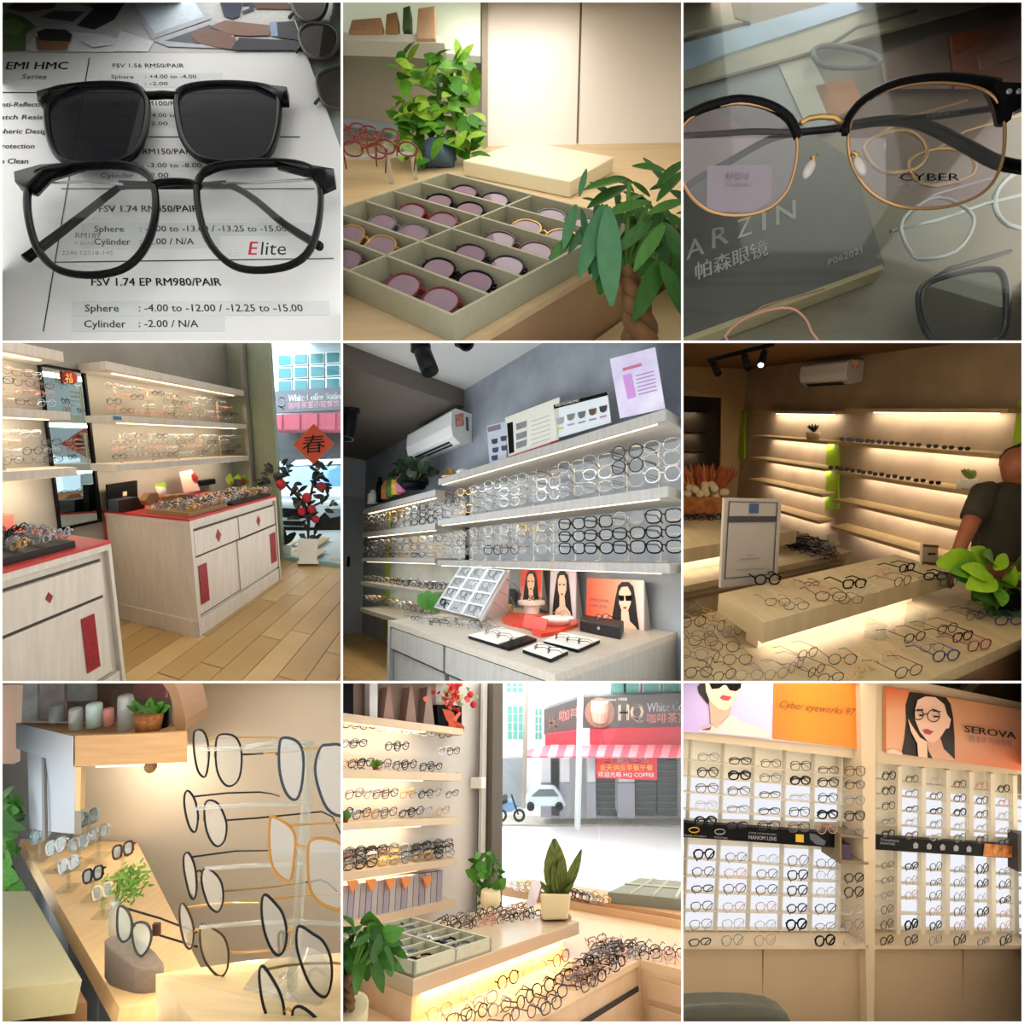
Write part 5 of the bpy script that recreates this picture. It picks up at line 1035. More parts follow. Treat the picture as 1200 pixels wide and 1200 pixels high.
    v3 = min(P(858, 968, w=0).y, v1 - .1); write(fr, 'SEROVA', 868, 938, 908, 898, mat('grey_rose_ink', '7a5a5a', .6), t3, .01, yb1=916, v=v3); write(fr, '施洛华 时尚', 868, 930, 928, 920, mat('grey_rose_ink', '7a5a5a', .6), t3, yb1=935, v=v3)
    sheet('navy_card', 'dark navy card behind the slanted display', [(545, 862), (612, 868), (612, 925), (545, 912)], mat('navy_card', '20242e', .5), 'card', min(P(560, 915, w=0).y, v1 - .05))
    # pedestal, red platform, dish, sign, case
    pd = empty('round_pedestal', CT(668, 960), 'white round pedestal with frames beside the portrait cards', 'pedestal'); s = c.size(1, CT(668, 960).y)
    MB().lathe(CT(668, 962), fr.W, [(26 * s, 0), (26 * s, 38 * s), (46 * s, 40 * s), (47 * s, 52 * s), (0.001, 52 * s)], 24).build('top', m_pot_white, pd, c)
    put(Sb[0], 'eyeglasses', CT(668, 962) + fr.W * 54 * s, -fr.U, fr.W + fr.V * .4, 52 * s, c, 'black frame on the white round pedestal', 'eyeglasses')
    pt = [(565, 975), (600, 958), (700, 962), (832, 988), (830, 1000), (745, 1030), (700, 1038), (672, 1028), (668, 1012), (640, 1005), (600, 998), (570, 988)]
    MB().prism([CT(x, y, .001) for x, y in pt], fr.W * .018).build('red_platform', mat('orange_red_acrylic', 'd03a1e', .3), None, c, label='orange-red scalloped acrylic platform in the middle of the counter', cat='platform')
    rs = MB().prism([CT(636, 1000, .02), CT(716, 1016, .02), CT(716, 1016, .02) + fr.W * .055 + fr.V * .02, CT(636, 1000, .02) + fr.W * .06 + fr.V * .02], fr.V * .006).build('red_name_plate', mat('orange_red_acrylic', 'd03a1e', .3), None, c, label='red upright name plate on the platform', cat='sign')
    a, b = CT(648, 990, .03), CT(706, 1002, .03); lettering('SEROVA', a + fr.W * .016 - fr.V * .004, b - a, fr.W * .016 + fr.V * .006, mat('pale_ink', 'e6b5a0', .5), rs, c)
    MB().lathe(CT(758, 992, .02), fr.W, [(30 * s, 0), (40 * s, 12 * s), (47 * s, 20 * s), (44 * s, 22 * s), (.001, 12 * s)], 22).build('white_dish', m_pot_white, None, c, True, label='white shallow dish on the red platform', cat='dish')
    put(SG[0], 'eyeglasses', CT(758, 985, .02) + fr.W * 18 * s, -fr.U, fr.W + fr.V, 60 * s, c, 'clear frame lying in the white dish', 'eyeglasses')
    k0 = CT(912, 1045); e1 = (CT(985, 1030) - k0) ; ux = (CT(835, 1012) - CT(978, 1045)); cs = empty('black_case', k0, 'black boxy case with a frame on top by the sunglasses card', 'case')
    q = [CT(835, 1015), CT(978, 1045), CT(990, 1020), CT(850, 995)]; MB().hexa(q + [p + fr.W * c.size(62, 1.7) for p in q]).build('body', mat('black_leather', '161617', .5, var=.2, scale=80), cs, c, bevel=.008)
    MB().lathe((CT(835, 1015) + CT(978, 1045)) / 2 + fr.W * c.size(35, 1.7), -fr.V, [(.008, 0), (.008, .004)], 10).build('clasp', m_silver, cs, c)
    put(Sb[1], 'eyeglasses', (q[0] + q[2]) / 2 + fr.W * c.size(63, 1.7), -fr.U, fr.W + fr.V * .5, c.size(95, 1.7), c, 'black frame resting on the black case', 'eyeglasses')
    MB().lathe(CT(592, 955), fr.W, [(10 * s, 0), (14 * s, 14 * s), (12 * s, 26 * s), (8 * s, 34 * s)], 10).build('small_bust', mat('tan_ornament', 'a08a62', .6), None, c, True, label='small tan ornament beside the slanted display', cat='ornament')
    # white panels with frames
    for k, (pts, lab) in enumerate((([(448, 1040), (560, 1010), (686, 1050), (590, 1084)], 'white panel with black foot, largest of the three'), ([(710, 1060), (772, 1030), (906, 1056), (830, 1090)], 'white panel with black edge nearest the black case'), ([(637, 1090), (695, 1066), (795, 1096), (735, 1124)], 'smallest white panel at the counter edge'))):
        q = [CT(x, y, .002) for x, y in pts]; t = MB().prism(q, fr.W * .012).build('white_tile', m_black, None, c, label=lab, cat='panel', group='white frame panels on the counter')
        MB().prism([p + fr.W * .0125 for p in q[:1] + [q[1]] + ([q[2], q[3]] if k else [q[1].lerp(q[2], .75), q[0].lerp(q[3], .75)])], fr.W * .003).build('white_face', m_pot_white, t, c)
        for i in range(3 if k < 2 else 2):
            f = (i + .6) / (3.2 if k < 2 else 2.2); pos = q[0].lerp(q[3], f).lerp(q[1].lerp(q[2], f), .35) + fr.W * .016
            put(Sb[(i + k) % 3], 'eyeglasses', pos, q[3] - q[0] if False else (q[1] - q[0]) * -1 + (q[3] - q[0]) * .3, fr.W + (q[1] - q[0]).normalized() * 0, c.size(62, 1.7), c, '%s frame on the %s' % (ORD[i], lab), 'eyeglasses', 'frames on the white panels')
    for i in range(9):
        for j in range(3):
            x, y = 240 + i * 33 + j * 22, 962 + i * 4.5 + j * 14 - (i * j) * .6
            if y > 1030: continue
            put(R_.choice(Sb + Sb + SG), 'eyeglasses', CT(x, y, .002), -fr.U + fr.V * R_.uniform(-.5, .5), fr.W, c.size(46, CT(x, y).y), c, '%s frame along the counter edge, %s row, before the slanted display' % (ORD[i], ['back', 'middle', 'front'][j] if False else ORD[j]), 'eyeglasses', 'frames lying before the slanted display')
    pl = empty('small_plant', CT(312, 930), 'small dark green plant at the far counter end', 'plant'); b = CT(312, 940)
    for i in range(16): leaf(pl, leaf_mesh('leaf', mat('mid_leaf', '3f7a1c', .5), .34), b, Vector((math.cos(i * 2.4), .1, .9)) + rv() * .3, (0, -1, .3), .13, c)
cell_5()

# ================================================================ compartment 6: evening shop with lit islands
def cell_6():
    c = C6
    r = lambda px, py: ((px - 600) / FPX, 1, -(py - 600) / FPX)
    fr = Frame(c, c.at(290, 985, 1.68), r(500, 479), r(1808, 479), (0, -.2017, 1)); P = fr.P      # w = 0 on the island's upper slab
    u1, v1 = P(110, 890, w=0).x, P(1075, 850, w=0).y; th = P(290, 1055, u=0).z
    wl = th - .085
    vw = (fr.inv @ (c.at(1070, 400, 3.0) - fr.o)).y
    wall = mat('evening_plaster', 'ab9678', .75, col2='97826a', scale=4, bump=.2, detail=8)
    uF = P(216, 300, v=vw).x; wc = P(216, 105, v=vw).z; wf = wl - .5
    bx(fr, 'wall_right', (-2.5, uF), (vw, vw + .05), (wf, wc), wall, kind='structure')
    wfar = bx(fr, 'wall_far', (uF, uF + .05), (-5, vw + .05), (wf, wc), mat('cream_wall', 'b59a72', .6), kind='structure')
    bx(fr, 'ceiling', (-3, uF + .05), (-5, vw + .05), (wc, wc + .05), mat('amber_ceiling', '7d5a30', .7), kind='structure')
    bx(fr, 'floor', (-2, uF), (-5, vw), (wf - .05, wf), mat('red_brown_floor', '6b3820', .4, col2='5c2e1a', scale=3), kind='structure')
    A = lambda x, y: fr.at(x, y, u=uF - .02)
    dr = empty('door_2', A(80, 560), kind='structure')
    fm = mat('door_frame_cream', 'b39a74', .5)
    for pts in ([(-60, 160), (180, 178), (178, 190), (-60, 172)], [(142, 190), (180, 188), (170, 620), (135, 620)], [(-60, 172), (142, 190), (142, 203), (-60, 190)]): MB().prism(trace(fr, pts, u=uF - .03), fr.U * .03).build('frame', fm, dr, c)
    MB().prism(trace(fr, [(-60, 190), (143, 203), (136, 620), (-60, 620)], u=uF - .012), fr.U * .008).build('glass', mat('dark_door_glass', '232322', .06, spec=.8), dr, c)
    # track with three heads
    d0 = 2.9; tr = empty('light_track', c.at(200, 45, d0), 'black ceiling light track with three spot heads', 'track light')
    MB().tube([c.at(95, 72, d0), c.at(322, 15, d0)], .014, 6).build('rail', m_black, tr, c)
    for (x, y), (tx, ty), on in (((112, 72), (130, 120), 0), ((220, 48), (235, 102), 0), ((290, 35), (278, 88), 1)):
        a, b = c.at(x, y + 8, d0), c.at(tx, ty, d0 - .06); ax = b - a; r_ = c.size(12, d0)
        h = MB().lathe(a, ax, [(r_ * .9, 0), (r_, .01), (r_, ax.length), (r_ * .8, ax.length)], 14).build('head', m_black, tr, c, True)
        MB().tube([c.at(x, y - 6, d0), c.at(x, y + 10, d0)], r_ * .35, 6).build('stem', m_black, tr, c)
        if on: MB().lathe(b, ax, [(r_ * .75, 0), (r_ * .75, .004)], 12).build('lit_lens', glow('spot_glow', 'fff2dc', 6), h, c)
    # air conditioner
    ua = P(636, 110, v=vw).x; ub = P(470, 125, v=vw).x
    t = air_conditioner(fr, 'cream wall air conditioner above the lit shelves', ua, ub, vw - .22, vw, P(636, 155, v=vw).z, P(636, 72, v=vw).z)
    MB().poly([fr.at(x, y, v=vw - .235) for x, y in ((594, 70), (616, 68), (616, 100), (594, 100))]).build('sticker', mat('energy_sticker', 'd9b5a0', .5, col2='c44a38', scale=30), t, c)
    # shelves
    vs_ = vw - .22; oak = mat('lit_oak_board', 'b59a6a', .5, col2='a98d5e', scale=5, stretch=(6, 6, 1)); led = glow('led_strip_cool', 'fff0dc', 3.0)
    def bay(x0, x1, ys, where, lab, tk=13):
        ua, ub = P(x1, ys[-1], v=vs_).x, P(x0, ys[-1], v=vs_).x; out = []
        for k, (x, y) in enumerate(zip([x0] * 9, ys)):
            w1 = P(x, y, v=vs_).z; w0 = w1 - c.size(tk, 3.2)
            t = empty('display_shelf', fr((ua + ub) / 2, vw, w0), '%s shelf from the top, %s' % (ORD[k], where), 'shelf', lab)
            bx(fr, 'board', (ua, ub), (vs_, vw - .001), (w0, w1), oak, t); bx(fr, 'led_strip', (ua + .12, ub - .12), (vw - .03, vw - .02), (w0 - .008, w0 - .001), led, t)
            strip_lamp(fr, (ua + .1, ub - .1), vw - .06, w0 - .012, 1.7, (1, .88, .76), (0, .8, -1)); out.append((ua, ub, w1))
        return out
    RB = bay(520, 1062, (240, 353, 455, 553, 648), 'sunglasses bay', 'lit shelves of the sunglasses bay')
    LB = bay(226, 488, (247, 331, 407, 482, 560), 'bay beside the glass door', 'lit shelves beside the glass door')
    lime = mat('lime_trim', '8fae1e', .5)
    for pts, lab in (([(508, 345), (548, 342), (545, 590), (500, 595)], 'lime green end panel of the sunglasses bay'), ([(208, 248), (222, 246), (219, 415), (205, 418)], 'lime green end panel beside the glass door'), ([(1172, 215), (1260, 180), (1260, 420), (1148, 415)], 'lime green panel behind the person')):
        MB().prism(trace(fr, pts, v=vw - .04), fr.V * .03).build('lime_panel', lime, None, c, label=lab, cat='panel')
    sun = _sun = MB()
    for s in (-1, 1): sun.prism([Vector((x, 0, z)) for x, z in ring(s * .26, .2, .21, .19, 2.4, 14, .12)], Vector((0, .03, 0)), 0)
    sun.tube([(-.06, .01, .28), (.06, .01, .28)], .02, 5); [sun.tube([(s * .46, .02, .3), (s * .46, .5, .3)], .02, 4) for s in (-1, 1)]
    sm = sun.mesh('sunglasses', mat('dark_sun_lens', '0d0c0c', .2))
    for row, ys, nm in ((1, (565, 598, 632, 672, 716, 760, 810, 870, 925, 982), 'upper'), (2, (538, 573, 616, 655, 697, 744, 792, 845, 900), 'lower')):
        for i, x in enumerate(ys):
            w = RB[row][2]; f = (x - 520) / 540
            u = P(x, 400, v=vs_ + .05).x; pos = fr(u, vs_ + .05, w + .002)
            put(sm, 'sunglasses', pos, -fr.U * .6 + fr.V * .5, fr.W, c.size(36, pos.y) , c, 'black sunglasses on the %s sunglasses shelf, %s from the lime panel' % (nm, ORD[i]), 'sunglasses', 'sunglasses on the lit shelves')
    def pot(x, y, row, nm, lab, hh=34):
        u = P(x, y, v=vs_ + .1).x; w = RB[row][2] if nm == 'white' else LB[row][2]; b = fr(u, vs_ + .1, w); s = c.size(1, b.y)
        t = empty('potted_plant', b, lab, 'plant'); MB().lathe(b, fr.W, [(18 * s, 0), (24 * s, hh * .5 * s), (22 * s, hh * s), (18 * s, hh * s)], 12).build('pot', m_pot_white if nm == 'white' else mat('cream_pot', 'c2ab84', .6), t, c, True)
        for i in range(9): leaf(t, leaf_mesh('leaf', mat('olive_leaf', '6a7a2c', .5) if nm == 'white' else m_black, .28 if nm == 'white' else .12), b + fr.W * hh * s, Vector((math.cos(i * 2.4) * .7, -.1, 1)) + rv() * .2, (0, -1, .2), s * (38 if nm == 'white' else 30), c)
    pot(1005, 480, 2, 'white', 'green plant in white faceted pot on the sunglasses shelf'); pot(462, 320, 1, 'cream', 'dark sprig in cream pot on the shelf by the door', 24)
    u = P(965, 500, v=vs_ + .05).x; q = fr(u, vs_ + .03, RB[2][2]); s = c.size(1, q.y); MB().prism([q, q + Vector((22 * s, 0, 0)), q + Vector((34 * s, .02, 34 * s)), q + Vector((24 * s, .02, 36 * s))], Vector((0, .01, 0))).build('white_tag', m_pot_white, None, c, label='white folded tag beside the faceted pot', cat='tag')
    # second island behind
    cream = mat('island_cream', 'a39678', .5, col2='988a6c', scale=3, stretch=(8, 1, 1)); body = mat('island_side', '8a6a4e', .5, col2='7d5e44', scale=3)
    ui = P(592, 738, w=wl).x; vi = P(592, 738, w=wl).y
    t = empty('display_island', fr(ui, vi, wf), 'far display island with lit riser carrying the dried grass basket', 'display island', 'display islands')
    bx(fr, 'lower_top', (ui, ui + 1.3), (vi - 2.6, vi), (wl - .035, wl), cream, t); bx(fr, 'lower_body', (ui + .02, ui + 1.3), (vi - 2.6, vi - .02), (wf, wl - .035), cream, t)
    bx(fr, 'panel_groove', (ui + .012, ui + .021), (vi - 2.3, vi - .06), (wl - .08, wl - .072), body, t)
    us2 = P(404, 665, w=0).x; vs2 = P(404, 665, w=0).y
    bx(fr, 'upper_slab', (us2, us2 + .7), (vs2 - 2.6, vs2), (th, 0), cream, t); bx(fr, 'riser', (us2 + .1, us2 + .6), (vs2 - 2.5, vs2 - .12), (wl, th), mat('pink_cream_riser', 'd8bfa4', .5), t)
    bx(fr, 'led_strip', (us2 + .06, us2 + .075), (vs2 - 2.4, vs2 - .14), (th - .01, th - .001), led, t)
    a, b = fr(us2 + .05, vs2 - 1.6, th - .012), fr(us2 + .05, vs2 - .14, th - .012); lamp('led_lamp', 2.2, (1, .84, .7), (a + b) / 2, b - a, fr.U * .8 - fr.W, (b - a).length, .03)
    # near island
    t = empty('display_island', fr(u1 / 2, v1 / 2, wf), 'near display island with overhanging slab and lit riser', 'display island', 'display islands')
    uf = P(1190, 1040, w=wl).x; ubk = min(P(100, 952, w=wl).x, ui - .03)
    bx(fr, 'upper_slab', (0, u1), (0, v1), (th, 0), cream, t); bx(fr, 'riser', (.10, u1 - .1), (.08, v1 - .09), (wl, th), mat('pink_cream_riser', 'd8bfa4', .5), t)
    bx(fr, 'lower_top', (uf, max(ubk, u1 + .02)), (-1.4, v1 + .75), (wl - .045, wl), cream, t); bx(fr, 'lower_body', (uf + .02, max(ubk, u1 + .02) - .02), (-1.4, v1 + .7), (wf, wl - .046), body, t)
    bx(fr, 'led_strip', (.085, .097), (.1, v1 - .12), (th - .01, th - .001), led, t)
    a, b = fr(.05, .1, th - .012), fr(.05, v1 - .1, th - .012); lamp('led_lamp', 2.0, (1, .84, .74), (a + b) / 2, b - a, fr.U * .7 - fr.W, (b - a).length, .03)
    # payment sign
    q = trace(fr, [(138, 862), (152, 552), (350, 556), (338, 812)], v=P(140, 862, w=0).y + .02)
    S0 = P(142, 862, w=0); vsn = S0.y
    sg = MB().prism(trace(fr, [(138, 865), (152, 552), (350, 557), (335, 842)], u=S0.x), fr.U * .015).build('counter_sign', mat('silver_sign', '8f8b86', .35), None, c, label='upright silver sign with blue icon on the near island', cat='sign')
    mk = lambda pts, m: MB().poly([p - fr.U * .003 for p in trace(fr, pts, u=S0.x)]).build('printed_mark', m, sg, c)
    dk = mat('sign_dark', '2c2a30', .5)
    for pts in ([(168, 562), (336, 566), (336, 569), (168, 565)], [(166, 562), (169, 562), (153, 832), (150, 832)], [(333, 566), (336, 566), (322, 816), (319, 816)], [(150, 830), (322, 814), (322, 817), (150, 833)], [(164, 614), (332, 614), (331, 634), (163, 636)]): mk(pts, dk)
    mk([(238, 570), (270, 571), (269, 604), (237, 604)], mat('sign_blue', '2a4468', .5)); mk([(205, 762), (272, 758), (272, 763), (205, 767)], m_grey_ink); mk([(190, 800), (290, 794), (290, 797), (190, 803)], m_grey_ink); mk([(228, 748), (250, 747), (250, 750), (228, 751)], m_grey_ink)
    for pts, lab, bs in (([(842, 712), (896, 716), (892, 786), (838, 782)], 'small brown and white card stand on the near island slab', w_ := 0), ([(510, 680), (542, 676), (555, 712), (520, 718)], 'small white price card on the far island', wl)):
        L0 = P(pts[3][0], pts[3][1], w=bs); o = MB().prism(trace(fr, pts, u=L0.x), fr.U * .012).build('card_stand', mat('pale_card_stand', 'b0a58e', .5), None, c, label=lab, cat='card stand')
        (x0, y0), (x1, y1), (x2, y2), (x3, y3) = pts
        if bs == 0:
            for k0, k1 in ((0, .12), (.86, 1)): MB().poly([p - fr.U * .003 for p in trace(fr, [(x0 + (x3 - x0) * k0, y0 + (y3 - y0) * k0), (x1 + (x2 - x1) * k0, y1 + (y2 - y1) * k0), (x1 + (x2 - x1) * k1, y1 + (y2 - y1) * k1), (x0 + (x3 - x0) * k1, y0 + (y3 - y0) * k1)], u=L0.x)]).build('brown_edge', mat('brown_card_edge', '6b4022', .6), o, c)
            MB().poly([p - fr.U * .003 for p in trace(fr, [(858, 742), (884, 742), (884, 749), (858, 749)], u=L0.x)]).build('printed_mark', m_ink, o, c)
    # frames on the islands
    R_ = random.Random(4)
    mats_ = [m_black, m_dark_rim, m_brown_rim, m_gold, m_grey_rim, m_dark_rim]
    def pr(x, y, w, wd, m, sh, lab, grp, yaw=0.0, rr=.017):
        pos = fr.at(x, y, w=w + .002); put(glasses_mesh(sh, m, m_lens, rr, 'open', 16, 5), 'eyeglasses', pos, fr.V + fr.U * (-.25 + yaw), fr.W, c.size(wd, pos.y), c, lab, 'eyeglasses', grp)
    slab = [(300, 838, m_black, 'round', 96, .03), (385, 850, m_rose_rim, 'round', 80, .012), (455, 842, m_black, 'slim', 60, .02), (478, 862, m_rose_rim, 'oval', 90, .012), (520, 895, m_brown_rim, 'oval', 110, .018), (602, 850, m_black, 'square', 92, .03), (700, 812, m_rose_rim, 'panto', 85, .014), (770, 842, m_brown_rim, 'panto', 95, .018), (785, 792, m_black, 'square', 80, .028), (885, 822, m_black, 'oval', 88, .03), (930, 842, m_dark_rim, 'round', 80, .018), (590, 905, m_dark_rim, 'oval', 90, .012), (400, 925, m_dark_rim, 'oval', 90, .012), (335, 912, m_dark_rim, 'oval', 90, .01), (650, 868, m_silver, 'oval', 85, .012)]
    for i, (x, y, m, sh, wd, rr) in enumerate(slab): pr(x, y + 14, 0, wd, m, sh, '%s pair on the near island slab, counting from the silver sign' % ORD[i], 'frames on the near island slab', R_.uniform(-.3, .3), rr)
    blue, red_ = mat('blue_rim', '1d2a6a', .3), mat('wine_rim', '7a1c2c', .3)
    low = [(708, 1040, m_silver, 98, .012), (812, 1050, m_dark_rim, 105, .018), (925, 1022, m_dark_rim, 100, .014), (978, 1048, m_black, 100, .02), (872, 1085, m_grey_rim, 95, .014), (920, 1118, blue, 110, .022), (1036, 1080, red_, 110, .02), (790, 1172, m_dark_rim, 130, .012), (735, 1112, m_gold, 105, .01), (1062, 965, m_dark_rim, 95, .014), (1140, 992, blue, 110, .018), (1020, 975, m_dark_rim, 80, .014), (1105, 940, m_brown_rim, 80, .014), (1180, 960, m_dark_rim, 90, .014)]
    for i, (x, y, m, wd, rr) in enumerate(low): pr(x, y, wl, wd, m, ['square', 'oval', 'panto'][i % 3], '%s pair on the lit lower ledge of the near island' % ORD[i] if m not in (blue, red_) else ('deep blue frame, %s on the lit lower ledge' % ('first' if i < 8 else 'second') if m == blue else 'wine red frame on the lit lower ledge'), 'frames on the lit lower ledge', R_.uniform(-.15, .15), rr)
    left = [(40, 1000), (90, 985), (150, 975), (30, 1045), (75, 1065), (150, 1085), (40, 1110), (110, 1130), (195, 1130), (60, 1175), (150, 1185), (235, 1185), (330, 1180), (400, 1150), (470, 1165), (560, 1130), (520, 1190), (610, 1180), (180, 1030), (20, 960), (120, 1020), (440, 1110), (650, 1150)]
    for i, (x, y) in enumerate(left): pr(x, y, wl, 105, R_.choice([m_gold, m_dark_rim, m_grey_rim, m_brown_rim]), R_.choice(['round', 'oval', 'panto']), '%s thin pair on the near corner of the lower ledge' % (ORD[i] if i < 20 else ['twenty-first', 'twenty-second', 'twenty-third'][i - 20]), 'frames on the near corner of the lower ledge', R_.uniform(-.6, .6), .013)
    rows = []; S = small_set(r=.03, temples='open', rims=[m_dark_rim, m_black, m_brown_rim, m_grey_rim])
    for i in range(9):
        for j in range(4): rows.append((R_.choice(S), basis(fr.at(375 + i * 17 + j * 8, 690 + i * 5 + j * 14 - 6 * (i % 2), w=wl), fr.V, fr.W, .11)))
    for i in range(7):
        for j in range(2): rows.append((R_.choice(S), basis(fr.at(10 + i * 20, 752 + j * 18, w=wl), fr.V, fr.W, .12)))
    for i in range(8): rows.append((R_.choice(S), basis(fr.at(10 + i * 18, 628 - 3 * (i % 2), w=0), fr.V, fr.W, .11)))
    stuff_rows('eyeglasses_rows', fr, 'small frames crowded on the far display island', 'eyeglasses', rows)
    for x, y, lab in ((640, 1040, 'clear acrylic divider on the lit ledge, nearest the riser middle'), (780, 995, 'clear acrylic divider on the lit ledge, nearest the blue frame')):
        b = fr.at(x, y, w=wl); s = c.size(1, b.y); MB().prism([b, b + fr.V * 52 * s - fr.U * .05, b + fr.V * 52 * s - fr.U * .05 + fr.W * 62 * s, b + fr.W * 80 * s], fr.U * .006).build('acrylic_divider', m_acrylic, None, c, label=lab, cat='divider')
    # dried grass basket
    b = fr.at(80, 610, w=0); d = b.y; Q = lambda x, y, k=0.0: c.at(x, y, d + k)
    bs = empty('dried_grass_basket', b, 'brown basket of rust dried grass and pale blooms on the far island', 'basket')
    MB().hexa([Q(2, 610, -.1), Q(135, 610, -.1), Q(135, 606, .25), Q(2, 606, .25), Q(-5, 548, -.12), Q(160, 548, -.12), Q(160, 546, .27), Q(-5, 546, .27)]).build('basket', mat('amber_basket', '8a4f1e', .7, var=.3, scale=30), bs, c)
    rl = leaf_mesh('grass_blade', mat('rust_grass', '7a3418', .8, var=.3, scale=10), .045, .1, .1); tl = leaf_mesh('grass_blade', mat('amber_grass', '98581f', .8, var=.3, scale=10), .045, .1, .1)
    for i in range(240):
        x = rnd.uniform(5, 150); leaf(bs, [rl, tl][i % 3 == 0], Q(x, 520, rnd.uniform(-.1, .2)), Vector(((x - 80) / 110 + rnd.uniform(-.2, .2), rnd.uniform(-.2, .2), 1)), (0, -1, 0), c.size(rnd.uniform(60, 95), d), c, 'grass_blade')
    for i in range(34): x = rnd.uniform(5, 155); MB().ball(Q(x, rnd.uniform(505, 548), rnd.uniform(-.12, .0)), Vector((.03, 0, 0)), Vector((0, .03, 0)), Vector((0, 0, .028)), 7, 4).build('pale_bloom', mat('pale_bloom', 'b0a080', .8, var=.2, scale=20), bs, c, True)
    # lime plant at the near island's end
    pb = fr.at(1120, 945, w=wl); d = pb.y - .05; lp = empty('leafy_plant', pb, 'bright lime green broad-leaved plant at the island end', 'plant')
    MB().lathe(pb, fr.W, [(.05, 0), (.07, .08), (.06, .08)], 12).build('pot', m_black, lp, c, True)
    lv = [leaf_mesh('leaf', mat('lime_broad_leaf', '86b51e', .45, var=.15, scale=5), .28, .12, .2, segs=6), leaf_mesh('leaf', mat('green_broad_leaf', '4f8a1a', .45, var=.2, scale=5), .28, .12, .2, segs=6), leaf_mesh('leaf', mat('dark_broad_leaf', '2f5a14', .5, var=.2, scale=5), .28, .12, .2, segs=6)]  # darkest green mostly for the lower leaves
    for i, (x0, y0, x1, y1, k) in enumerate(((1050, 790, 945, 770, 0), (1075, 830, 1010, 790, 0), (1090, 830, 1030, 850, 0), (1070, 800, 1050, 735, 0), (1090, 800, 1130, 760, 0), (1110, 850, 1190, 805, 0), (1100, 860, 1120, 900, 1), (1120, 860, 1200, 850, 1), (1090, 860, 1080, 930, 1), (1130, 880, 1190, 920, 2), (1110, 880, 1150, 950, 2), (1150, 850, 1215, 890, 2), (1060, 810, 1000, 820, 1), (1130, 810, 1190, 770, 1), (1090, 780, 1085, 745, 1), (1140, 900, 1210, 945, 1), (1100, 890, 1060, 880, 2), (1150, 820, 1215, 830, 0), (1085, 840, 1040, 890, 2), (1125, 900, 1120, 960, 2), (1040, 800, 975, 800, 1), (1160, 870, 1180, 960, 2))):
        a, b = c.at(x0, y0, d + rnd.uniform(0, .1)), c.at(x1, y1, d - .02 + rnd.uniform(-.05, .05)); leaf(lp, lv[k], a, b - a, Vector((rnd.uniform(-.4, .4), -1, .5)), max(.1, (b - a).length * 1.1), c)
    for x, y in ((1060, 800), (1100, 830), (1140, 850)): MB().tube([pb + fr.W * .05, c.at(x, y, d + .05)], .006, 5).build('stalk', mat('green_stem', '4f7a2a', .7), lp, c)
    # person at the edge
    D = 2.45; K = lambda x, y, k=0.0: c.at(x, y, D + k); s = c.size(1, D)
    skin = mat('skin', '8a5238', .55, var=.06); pe = empty('person', K(1120, 900), 'person in dark short-sleeved shirt standing beside the lime plant', 'person')
    def loft(rings, n=16):
        B = MB(); vs, fs = [], []
        for (x, y, k), rx, ry in rings:
            o = K(x, y, k)
            for j in range(n): an = 2 * math.pi * j / n; vs.append(o + Vector((rx * s * math.cos(an), ry * s * math.sin(an), 0)))
        for i in range(len(rings) - 1):
            for j in range(n): fs.append((i * n + j, i * n + (j + 1) % n, (i + 1) * n + (j + 1) % n, (i + 1) * n + j))
        fs += [tuple(range(n))[::-1], tuple(range((len(rings) - 1) * n, len(rings) * n))]
        B.add(vs, fs); return B
    B = loft([((1150, 560, 0), 40, 35), ((1158, 515, 0), 34, 32), ((1166, 492, -.02), 33, 33), ((1176, 476, -.04), 44, 44), ((1186, 450, -.05), 54, 54), ((1192, 425, -.05), 58, 60), ((1196, 400, -.04), 56, 58), ((1198, 378, -.03), 42, 44), ((1198, 366, -.03), 14, 15)])
    q = [K(1052, 540, .0), K(1030, 590, -.03), K(1008, 640, -.05), K(985, 690, -.08), K(962, 745, -.12), K(948, 778, -.14), K(940, 800, -.15), K(936, 822, -.16)]
    B.tube(q, [30 * s, 29 * s, 26 * s, 22 * s, 17 * s, 13 * s, 17 * s, 13 * s], 10)
    for i, (dx, ln) in enumerate(((-12, 34), (-5, 42), (3, 44), (10, 38))): B.tube([K(936 + dx, 820, -.16), K(934 + dx, 820 + ln * .55, -.17), K(937 + dx, 820 + ln, -.15)], [5 * s, 4.6 * s, 3.6 * s], 6)
    B.tube([K(952, 800, -.16), K(962, 820, -.19), K(960, 838, -.2)], [6 * s, 5.4 * s, 4 * s], 6)
    B.build('body', skin, pe, c, True)
    sh = mat('dark_olive_shirt', '2e2a20', .8, var=.15, scale=12, bump=.2)
    B = loft([((1120, 785, 0), 92, 60), ((1122, 720, 0), 98, 62), ((1126, 640, 0), 100, 62), ((1130, 575, 0), 100, 60), ((1136, 530, 0), 88, 50), ((1146, 508, 0), 56, 40), ((1156, 496, 0), 38, 36)]); B.build('shirt', sh, pe, c, True)
    MB().tube([K(1085, 520, 0), K(1056, 530, 0), K(1036, 575, -.03), K(1016, 622, -.05)], [30 * s, 38 * s, 37 * s, 36 * s], 12).build('sleeve', sh, pe, c, True)
    loft([((1116, 900, 0), 88, 58), ((1118, 820, 0), 96, 62), ((1120, 770, 0), 94, 61)]).build('trousers', mat('rust_patterned_cloth', '4a2414', .8, col2='6b3a22', scale=40), pe, c, True)
    B = loft([((1190, 436, -.0), 60, 62), ((1196, 405, -.02), 62, 64), ((1199, 378, -.02), 50, 52), ((1200, 360, -.02), 18, 18)]); B.build('hair', mat('black_hair', '120d0a', .6), pe, c, True)
cell_6()

